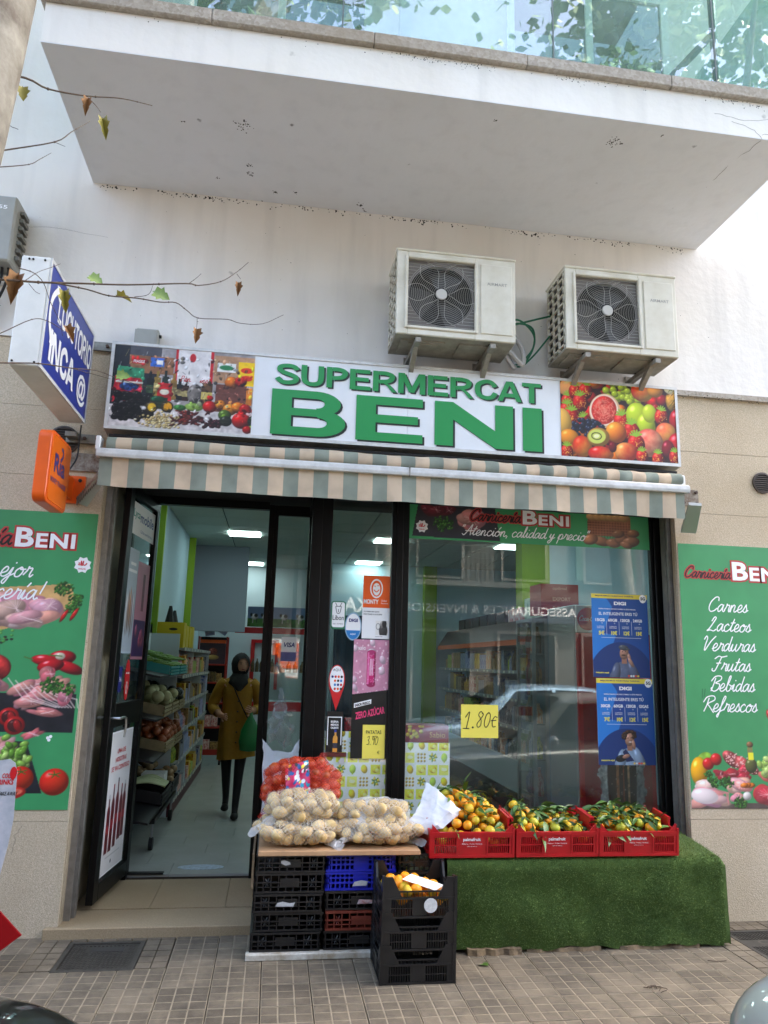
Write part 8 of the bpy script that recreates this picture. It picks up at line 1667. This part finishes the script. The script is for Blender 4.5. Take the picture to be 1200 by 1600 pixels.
# photographer, standing behind the camera (seen only mirrored in the glass)
T = thing('person', 'person in dark clothes holding up a phone, seen mirrored in the door glass', 'person', (.02, -5.22, -.13))
V = [(0, 0, .95, .13, .10), (0, 0, 1.2, .14, .10), (0, 0, 1.42, .16, .10), (0, 0, 1.54, .055), (0, .01, 1.62, .07, .075), (0, .015, 1.70, .085, .09), (0, .0, 1.76, .055),
     (-.10, 0, .88, .085), (-.11, .02, .50, .06), (-.11, -.01, .10, .045), (-.12, .10, .04, .04), (.10, 0, .88, .085), (.11, .02, .50, .06), (.11, -.01, .10, .045), (.12, .10, .04, .04),
     (-.19, 0, 1.44, .062), (-.25, .08, 1.22, .05), (-.10, .19, 1.66, .035), (.19, 0, 1.44, .062), (.25, .08, 1.22, .05), (.10, .19, 1.66, .035)]
E = [(0, 1), (1, 2), (2, 3), (3, 4), (4, 5), (5, 6), (0, 7), (7, 8), (8, 9), (9, 10), (0, 11), (11, 12), (12, 13), (13, 14), (2, 15), (15, 16), (16, 17), (2, 18), (18, 19), (19, 20)]
hand_bones(V, E, 17, (-.10, .185, 1.66), (.25, .15, 1), (0, 1, 0), curl=.3, k=.8); hand_bones(V, E, 20, (.10, .185, 1.66), (-.25, .15, 1), (0, 1, 0), curl=-.3, k=.8)
figure(T, V, E, 'body', [M_skin, M_trou], lambda c: 1 if c.z < 1.56 and not (c.y > .16 and c.z > 1.6) else 0)
MB().sphere((0, 0, 1.72), .098, 14, 10, (1, 1.05, 1.1)).build('hair', M_scarf, T, smooth=True, local=True)
MB().box(-.045, .045, .225, .234, 1.66, 1.83).build('phone', M_blackp, label='dark phone held up by the person in dark clothes', cat='phone').location = Vector((.02, -4.985, 1.53))
# ------------------------------------------------------------------ cars
M_cglass = mat('car_glass', (.05, .06, .07), .05, coat=1, spec=.9); M_tyre = mat('tyre', (.05, .05, .05), .8); M_rim = mat('wheel_rim', (.6, .6, .62), .3, .8); M_lampw = mat('headlamp', (.85, .88, .92), .1, coat=1); M_lampr = mat('tail_lamp', (.55, .04, .05), .15, coat=1)
def paint(name, c): 
    m = mat(name, c, .35, .55, coat=1.0); return m
def car(label, xf, yc, s, m, zb=-.13, L=4.05, H=1.45, Wd=1.72):
    """s=+1: front at xf and tail towards +x; s=-1 mirrored"""
    T = thing('parked_car', label, 'car', (xf, yc, zb)); k_ = L/4.05
    def P(x, y, z): return (s*x*k_, y, z)
    hw = Wd/2
    st = [(0, .60, .66), (.05, .70, .84), (.18, .79, .94), (.5, .85, .98), (1.0, .88, 1.0), (1.6, .93, 1.0), (2.4, .95, 1.0), (3.2, .97, 1.0), (3.7, .97, .97), (3.95, .93, .90), (4.05, .75, .82)]
    mb = MB(); rg = []
    for x, zt, w_ in st:
        w_ *= hw; lo = .20 if .2 < x < 3.9 else .28; ring = []
        for y, z in ((-w_*.9, lo), (-w_*.985, lo+.14), (-w_, lo+(zt-lo)*.55), (-w_*.97, zt-.07), (-w_*.90, zt-.012), (-w_*.5, zt+.025), (0, zt+.035), (w_*.5, zt+.025), (w_*.90, zt-.012), (w_*.97, zt-.07), (w_, lo+(zt-lo)*.55), (w_*.985, lo+.14), (w_*.9, lo), (0, lo-.02)): ring.append(P(x, y, z))
        rg.append(ring if s > 0 else ring[::-1])
    mb.rings(rg); body = mb.build('body', m, T, smooth=50, local=True)
    md = body.modifiers.new('s', 'SUBSURF'); md.levels = 2; md.render_levels = 2
    gh = [(1.0, .90, .905, .80), (1.35, .93, 1.16, .73), (1.75, .95, H-.045, .68), (2.2, .95, H, .68), (2.9, .96, H, .67), (3.45, .96, H-.05, .66), (3.85, .95, 1.10, .70), (3.98, .93, .93, .78)]
    mb = MB(); rg = []
    for x, z0_, z1_, w_ in gh:
        a = hw*.90; b = hw*w_/.90*.86; t = (z1_-z0_)/(H-.94); wt = a+(b-a)*max(0, min(1, t)); ring = [P(x, -a, z0_-.06), P(x, -wt, z1_-.03), P(x, -wt*.8, z1_+.005), P(x, 0, z1_+.02), P(x, wt*.8, z1_+.005), P(x, wt, z1_-.03), P(x, a, z0_-.06)]; rg.append(ring if s > 0 else ring[::-1])
    mb.rings(rg, cap=False, closed=False); mb.build('cabin', m, T, smooth=45, local=True)
    for sg in (-1, 1):
        for w_ in ([(1.45, 1.0), (1.82, H-.09), (2.42, H-.06), (2.42, 1.0)], [(2.50, 1.0), (2.50, H-.06), (3.12, H-.07), (3.22, 1.02)], [(3.29, 1.03), (3.2, H-.09), (3.5, H-.16), (3.72, 1.06)]):
            def wy_(z): return sg*(hw*.90+(hw*.65-hw*.90)*max(0, (z-.94)/(H-.94))+.012)
            mb = MB(); q = [P(x, wy_(z), z) for x, z in w_]; q2 = [P(x, wy_(z)-sg*.03, z) for x, z in w_]; mb.add(q+q2, [(0, 1, 2, 3), (7, 6, 5, 4)]+[(i, (i+1) % 4, (i+1) % 4+4, i+4) for i in range(4)]); mb.build('side_window', M_cglass, T, local=True)
    for nm, a, b in (('windscreen', (1.08, .955), (1.72, H-.05)), ('rear_window', (3.93, 1.02), (3.52, H-.08))):
        mb = MB(); ya, yb = hw*.80, hw*.62; dx = -.02 if nm == 'windscreen' else .03; q = [P(a[0]+dx, -ya, a[1]+.02), P(a[0]+dx, ya, a[1]+.02), P(b[0]+dx, yb, b[1]+.035), P(b[0]+dx, -yb, b[1]+.035)]; mb.add(q+[(v[0]+s*.03*(1 if nm == 'windscreen' else -1), v[1], v[2]-.02) for v in q], [(0, 1, 2, 3), (7, 6, 5, 4)]+[(i, (i+1) % 4, (i+1) % 4+4, i+4) for i in range(4)]); mb.build(nm, M_cglass, T, local=True)
    for x in (.78, 3.25):
        for sg in (-1, 1):
            w = thing('wheel', None, None, P(x, sg*(hw-.10), .31)); w.parent = T; ORG[w.name] = Vector((0, 0, 0))
            mb = MB(); n = 24; pr = [(.20, -.10), (.29, -.10), (.31, -.08), (.31, .08), (.29, .10), (.20, .10)]; mb.rings([[(r0*math.cos(2*math.pi*k/n), sg*yy, r0*math.sin(2*math.pi*k/n)) for k in range(n)] for r0, yy in pr], cap=False); mb.build('tyre', M_tyre, w, smooth=True, local=True)
            mb = MB(); mb.tube([(0, sg*.0, 0), (0, sg*.085, 0)], [.06, .05], 12)
            for k in range(7): q = k*.8976; mb.tube([(0, sg*.08, 0), (.20*math.cos(q), sg*.09, .20*math.sin(q))], .018, 5)
            mb.tube([(0, sg*.06, 0), (0, -sg*.05, 0)], .20, 20); mb.build('rim', M_rim, w, local=True)
    for sg in (-1, 1):
        MB().hexa([P(.03, sg*.52*hw/.86, .52), P(.03, sg*.72*hw/.86, .52), P(.32, sg*.80*hw/.86, .66), P(.20, sg*.5*hw/.86, .66), P(.06, sg*.52*hw/.86, .62), P(.08, sg*.70*hw/.86, .63), P(.34, sg*.78*hw/.86, .735), P(.22, sg*.5*hw/.86, .715)]).build('headlight', M_lampw, T, local=True)
        MB().hexa([P(3.90, sg*.60*hw/.86, .72), P(4.03, sg*.60*hw/.86, .72), P(4.0, sg*.78*hw/.86, .72), P(3.85, sg*.845*hw/.86, .72), P(3.90, sg*.60*hw/.86, .92), P(4.0, sg*.60*hw/.86, .92), P(3.97, sg*.76*hw/.86, .92), P(3.83, sg*.83*hw/.86, .92)]).build('tail_light', M_lampr, T, local=True)
        mb = MB(); mb.sphere(P(1.5, sg*(hw+.06), 1.0), .08, 10, 6, (.7, 1, .7)); mb.build('wing_mirror', m, T, smooth=True, local=True)
        for x in (2.3, 3.1): MB().tube([P(x, sg*(hw-.005), .84), P(x-.14, sg*(hw+.012), .84), P(x-.2, sg*(hw-.005), .84)], .012, 6).build('door_handle', M_chrome, T, local=True)
    for sg in (-1, 1):
        for xx in (1.42, 2.46, 3.26): MB().tube([P(xx, sg*(hw-.002), .38), P(xx, sg*(hw+.0), .6), P(xx+.02, sg*(hw-.04), .93)], .004, 4).build('door_gap', M_dark, T, local=True)
    return T
car('silver green parked car at the kerb, its corner cutting the lower right of the view', 1.44, -3.17, 1, paint('silver_green_paint', (.62, .66, .65)))
car('black parked car at the kerb, its bonnet showing at the lower left edge', -.33, -3.22, -1, paint('black_paint', (.05, .05, .055)), H=1.42)
car('pale blue hatchback parked across the street, mirrored in the big window', 2.1, -7.0, 1, paint('pale_blue_paint', (.55, .68, .78)))
car('dark grey car parked across the street', -2.7, -7.05, 1, paint('dark_grey_paint', (.16, .17, .19)))
# ------------------------------------------------------------------ pavement signs at the left edge
T = thing('flag_banner', 'tall curved advertising flag for cold drinks at the left edge', 'flag banner', (-1.45, -.45, 0))
zz = [W(16, 1186, -.455), W(24, 1192, -.455), W(27, 1207, -.455), W(24, 1240, -.455), W(21, 1280, -.455), W(12, 1322, -.455), W(0, 1366, -.455), W(-16, 1400, -.455)]
mb = MB(); pl = [(p.x, p.z) for p in zz]+[(-1.80, zz[-1].z-.05), (-1.80, zz[0].z-.06)]; mb.prism(pl, 'y', -.455, -.452); mb.build('cloth', mat('flag_cloth', (.78, .77, .78), .6, c2=(.55, .58, .62), vs_=4), T)
MB().box(-1.62, -1.60, -.47, -.456, 0, 1.0).build('pole', M_galv, T); MB().box(-1.75, -1.50, -.6, -.32, 0, .03).build('foot', M_dmet, T)
p0, p1, p2 = W(3, 1216, -.456), W(-10, 1226, -.456), W(-4, 1243, -.456)
text('COLD', tuple(p0), .055, .026, M_red, T, shear=.1, bold=.03); text('DRINKS', tuple(p1), .10, .028, M_red, T, shear=.1, bold=.03); text('TAKE AWAY', tuple(p2), .10, .020, M_blackp, T, shear=.15, bold=.02)
p3 = W(21, 1208, -.4575); mb = MB(); mb.disc(p3.x, -.4575, p3.z, .018, 20, .034); mb.build('red_disc', M_red, T)
T = thing('pavement_sign', 'red tilted drinks sign standing on the pavement at the left edge', 'sign', (-1.6, -.62, 0))
q = [W(-70, 1370, -.6), W(0, 1425, -.6), W(33, 1462, -.6), W(-60, 1530, -.6), W(-120, 1450, -.6)]
mb = MB(); mb.add([tuple(p) for p in q]+[(p[0], p[1]+.012, p[2]) for p in q], [(4, 3, 2, 1, 0), (5, 6, 7, 8, 9)]+[(i, (i+1) % 5, (i+1) % 5+5, i+5) for i in range(5)]); mb.build('red_panel', mat('sign_red', (.55, .03, .05), .6, spec=.2), T)
MB().tube([(-1.70, -.55, .01), (-1.62, -.56, .30)], .012, 6).build('leg', M_galv, T); script('Cola', (-1.43, -.6, .165), .032, M_whitep, T, face=(Vector((.9, 0, -.42)).normalized(), Vector((.42, 0, .9)).normalized(), Vector((0, -1, 0))), w=.2)
# ------------------------------------------------------------------ street trees
M_bark = mat('plane_bark', (.52, .51, .47), .8, c2=(.32, .29, .25), vs_=7, bump=.6, bs=14, detail=5); M_lg = mat('plane_leaf', (.32, .44, .17), .5, c2=(.42, .52, .20), vs_=3); M_lb = mat('dry_leaf', (.60, .45, .28), .7, c2=(.45, .30, .18), vs_=60); M_lyg = mat('yellow_green_leaf', (.60, .62, .28), .6, c2=(.55, .44, .24), vs_=45); M_twig = mat('grey_twig', (.33, .27, .22), .8)
def crown(T, c0, R0, n, seed, name='crown'):
    r = random.Random(seed); vs, fs = [], []; cl = []
    for i in range(34):
        d = Vector((r.gauss(0, 1), r.gauss(0, 1), r.gauss(0, .8))); d.normalize(); cl.append((Vector(c0)+Vector((d.x*R0[0], d.y*R0[1], d.z*R0[2]))*r.uniform(.35, 1), r.uniform(.5, 1.0)))
    for i in range(n):
        c_, q = cl[r.randrange(34)]; p = c_+Vector((r.gauss(0, .5), r.gauss(0, .5), r.gauss(0, .38)))*q; s_ = r.uniform(.045, .085); u = Vector((r.gauss(0, 1), r.gauss(0, 1), r.gauss(0, .5))).normalized(); w_ = u.cross(Vector((r.gauss(0, 1), r.gauss(0, 1), r.gauss(0, 1)))).normalized(); k = len(vs)
        vs += [tuple(p-u*s_), tuple(p-w_*s_*.8-u*s_*.1), tuple(p-w_*s_*.5+u*s_*.5), tuple(p+u*s_), tuple(p+w_*s_*.5+u*s_*.5), tuple(p+w_*s_*.8-u*s_*.1)]; fs.append(tuple(range(k, k+6)))
    mb = MB(); mb.v = vs; mb.f = fs; mb.mi = [0]*len(fs); mb.build(name, M_lg, T, kind='stuff')
def tree(label, x, y, h, R0, n, seed, r0=.17, lean=(0, 0), base=-.02):
    T = thing('plane_tree', label, 'tree', (x, y, base)); r = random.Random(seed)
    pts = spline([(x, y, base), (x+lean[0]*.3, y+lean[1]*.3, 1.6), (x+lean[0]*.8, y+lean[1]*.8, 3.4), (x+lean[0], y+lean[1], 5.0), (x+lean[0]*1.2, y+lean[1]*1.3-.3, h*.72)], 5)
    MB().tube(pts, [r0*(1.15-.75*i/len(pts)) for i in range(len(pts))], 16).build('trunk', M_bark, T, smooth=True)
    top = Vector(pts[-6])
    for k in range(7):
        q = k*.9+r.random(); e = Vector((x, y, h*.82))+Vector((math.cos(q)*R0[0]*.8, math.sin(q)*R0[1]*.7-.2, r.uniform(-.6, 1.0))); MB().tube(spline([top+Vector((0, 0, -.6+k*.15)), (top+e)/2+Vector((0, 0, .4)), e], 5), [.075*(1-.085*i) for i in range(11)], 8).build('limb', M_bark, T, smooth=True)
    crown(T, (x, y-.6, h*.88), R0, n, seed); return T
TL = tree('plane tree at the kerb left of the shop, trunk at the upper left edge', -1.52, -2.5, 9.6, (2.8, 1.9, 1.7), 6500, 3, .185, (.43, .0), 0)
tree('plane tree at the kerb to the right of the shop', 4.6, -3.6, 9.8, (2.8, 2.2, 1.8), 6500, 8, .17, (0, -.5), 0)
tree('plane tree across the street behind the pale blue car', 2.2, -9.6, 9.5, (2.6, 1.8, 2.0), 6000, 12)
tree('plane tree across the street opposite the door', -3.4, -9.6, 9.0, (2.6, 1.8, 2.0), 6000, 15)
def pleaf(L, m, fold, seed):
    r = random.Random(seed); P = [(0, 0), (.18, .10), (.10, .38), (.34, .34), (.46, .52), (.60, .26), (.72, .30), (1.0, 0)]; P = [(a*L*r.uniform(.92, 1.08) if 0 < a < 1 else a*L, b*L) for a, b in P]
    vs = [(a, 0, -abs(a)*fold*.4*a/L) for a, b in P]; up = [(a, b*math.cos(fold), b*math.sin(fold)-a*fold*.4*a/L) for a, b in P]; dn = [(a, -b*math.cos(fold), b*math.sin(fold)-a*fold*.4*a/L) for a, b in P]; n = len(P)
    mb = MB(); mb.add(vs+up+dn, [(i, i+1, n+i+1, n+i) for i in range(n-1)]+[(i+1, i, 2*n+i, 2*n+i+1) for i in range(n-1)]); return mb.mesh('leaf', m, smooth=80)
plm = {'g': [pleaf(1, M_lg, .25, 1), pleaf(1, M_lyg, .5, 2)], 'b': [pleaf(1, M_lb, .95, 3), pleaf(1, M_lb, .8, 4)], 'y': [pleaf(1, M_lyg, 1.0, 5)]}
def branch(pix, Y0, Y1, r0, r1, leaves=(), par=TL):
    n = len(pix); P = [W(a, b, Y0+(Y1-Y0)*i/(n-1)) for i, (a, b) in enumerate(pix)]; S_ = [Vector(p) for p in spline(P, 4)]; m_n = len(S_)
    mb = MB(); mb.tube(S_, [r0+(r1-r0)*i/(m_n-1) for i in range(m_n)], 6)
    for i in range(3, m_n, 5): mb.sphere(S_[i], (r0+(r1-r0)*i/(m_n-1))*1.7, 6, 4)
    o = mb.build('branch', M_twig, par, smooth=True)
    for (px_, py_, t, kind, size, ang_, tilt) in leaves:
        Yl = Y0+(Y1-Y0)*t; p = W(px_, py_, Yl); lf = link('leaf', plm[kind][int(px_) % len(plm[kind])], o); lf.location = p-ORG[TL.name]; lf.scale = (size*.85,)*3
        a = R_(ang_); d = Vector((math.cos(a), 0, math.sin(a))); nrm_ = Vector((math.sin(tilt)*.6, -1, .3)).normalized(); y_ = nrm_.cross(d).normalized(); z_ = d.cross(y_); lf.rotation_euler = Matrix((d, y_, z_)).transposed().to_euler()
    return o
branch([(-40, 105), (40, 122), (75, 139), (135, 150), (190, 154), (238, 165)], -2.3, -2.0, .005, .0015, [(138, 152, .6, 'b', .085, -95, .4), (160, 183, .7, 'y', .10, -75, .2)])
branch([(135, 150), (150, 165), (157, 175)], -2.1, -2.1, .0016, .001)
branch([(-30, 245), (0, 236), (85, 222), (112, 206), (140, 190)], -2.3, -2.1, .004, .0012, [(35, 134, 0, 'g', .07, -80, .5)])
branch([(-30, 262), (0, 261), (45, 257), (62, 249), (80, 239)], -2.3, -2.1, .0025, .001); branch([(85, 222), (102, 229)], -2.1, -2.1, .0014, .0008); branch([(0, 130), (12, 190), (28, 202)], -2.3, -2.3, .002, .001)
branch([(-60, 440), (0, 437), (60, 441), (130, 443), (200, 445), (290, 443), (310, 446), (345, 440), (370, 425), (388, 410)], -2.3, -1.9, .0048, .0012, [(30, 425, .2, 'b', .14, -100, .5), (138, 430, .4, 'g', .075, -25, .9), (372, 440, .95, 'b', .07, -85, .3), (100, 452, .3, 'y', .10, -80, .3)])
branch([(80, 441), (135, 452), (170, 462), (215, 466), (250, 472), (275, 473), (292, 485), (310, 497), (355, 499), (375, 505), (410, 506), (443, 492)], -2.2, -1.9, .003, .001, [(238, 455, .5, 'g', .09, -20, .1), (180, 462, .4, 'y', .075, -5, .8), (307, 512, .75, 'b', .075, -85, .7)])
branch([(308, 497), (308, 505), (307, 514)], -2.0, -2.0, .0012, .0008); branch([(210, 464), (232, 460), (240, 443)], -2.05, -2.05, .0014, .0008); branch([(295, 443), (305, 436), (314, 428)], -2.0, -2.0, .0014, .0008); branch([(370, 428), (376, 436)], -1.95, -1.95, .0012, .0008)
branch([(40, 438), (60, 425), (80, 418), (95, 412)], -2.2, -2.1, .0016, .0008); branch([(30, 419), (52, 426), (68, 442), (78, 470), (92, 500), (98, 525)], -2.2, -2.0, .002, .0008, [(102, 508, .9, 'b', .085, -55, .5)])
branch([(-30, 530), (0, 521), (50, 499), (75, 502), (100, 517)], -2.3, -2.1, .0025, .0009); branch([(45, 443), (55, 455), (62, 459)], -2.2, -2.2, .0014, .0008)
branch([(-60, 566), (0, 567), (60, 568), (110, 575), (150, 579), (175, 588)], -2.3, -2.0, .0035, .001, [(180, 586, .9, 'g', .07, 0, .9)]); branch([(110, 575), (140, 583), (172, 592)], -2.1, -2.0, .0016, .0008); branch([(175, 588), (220, 602), (265, 609), (300, 604)], -2.0, -1.9, .0013, .0006)
# ------------------------------------------------------------------ houses across the street (mirrored in the glass)
def house(label, x0, x1, h, c, seed):
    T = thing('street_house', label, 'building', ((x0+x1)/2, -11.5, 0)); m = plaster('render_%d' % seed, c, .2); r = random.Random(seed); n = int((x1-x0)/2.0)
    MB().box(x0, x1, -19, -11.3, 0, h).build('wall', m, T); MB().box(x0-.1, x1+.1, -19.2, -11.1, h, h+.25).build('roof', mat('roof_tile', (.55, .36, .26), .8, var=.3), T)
    for f in range(int(h/2.9)):
        for i in range(n):
            x = x0+.6+i*(x1-x0-.4)/n; z = .15+f*2.9
            if f == 0: a = (x, x+1.3, z, z+2.2)
            else: a = (x+.1, x+1.1, z+.6, z+2.1)
            fo = MB().box(a[0]-.07, a[1]+.07, -11.3, -11.22, a[2]-.07, a[3]+.07).build('window', mat('window_surround', (.45, .44, .42), .7), T)
            MB().box(a[0], a[1], -11.22, -11.21, a[2], a[3]).build('pane', mat('house_pane', (.10, .12, .13), .08, spec=.8), fo)
            if f and r.random() < .6: MB().box(a[0]-.25, a[0]-.08, -11.3, -11.2, a[2], a[3]).box(a[1]+.08, a[1]+.25, -11.3, -11.2, a[2], a[3]).build('shutter', mat('green_shutter', (.18, .30, .22), .6), T)
    for f in range(1, int(h/2.9)):
        if r.random() < .8:
            xx = x0+(x1-x0)*.3; o = MB().box(xx, xx+2.6, -11.3, -10.6, .15+f*2.9+.3, .15+f*2.9+.42).build('balcony', m, T); rl = MB(); [rl.box(xx+.02+k*.11, xx+.035+k*.11, -10.63, -10.61, .57+f*2.9, 1.42+f*2.9) for k in range(24)]; rl.box(xx, xx+2.6, -10.64, -10.6, 1.42+f*2.9, 1.46+f*2.9); rl.build('railing', M_dmet, T)
    return T
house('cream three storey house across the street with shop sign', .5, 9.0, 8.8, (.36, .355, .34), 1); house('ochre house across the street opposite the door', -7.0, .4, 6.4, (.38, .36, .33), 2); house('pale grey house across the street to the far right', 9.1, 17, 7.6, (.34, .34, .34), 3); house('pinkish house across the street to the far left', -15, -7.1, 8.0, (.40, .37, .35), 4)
T = thing('insurance_sign', 'wide insurance office sign with pale letters across the street, mirrored in the window', 'sign', (4, -11.1, 3)); MB().box(1.0, 7.2, -11.19, -11.1, 2.62, 3.12).build('board', mat('sign_navy', (.16, .18, .26), .5), T)
text('ASSEGURANCES & INVERSIONS', (6.95, -11.1, 2.78), 4.3, .2, M_whitep, T, face='+y', bold=.01); text('AXA', (2.4, -11.1, 2.72), .9, .32, M_whitep, T, face='+y', bold=.02)
T = thing('orange_white_sign', 'orange and white sign board across the street, mirrored in the door glass', 'sign', (.5, -10.2, .0)); MB().box(-.25, .75, -10.24, -10.2, .6, 2.1).build('white_board', M_white, T); MB().box(.0, .72, -10.195, -10.19, 1.45, 2.0).build('orange_board', M_or2, T); text('Fun', (.62, -10.19, 1.6), .45, .22, M_navy, T, face='+y', bold=.02)
for x in (-.2, .7): MB().box(x-.03, x+.03, -10.24, -10.2, 0, .6).build('post', M_galv, T)
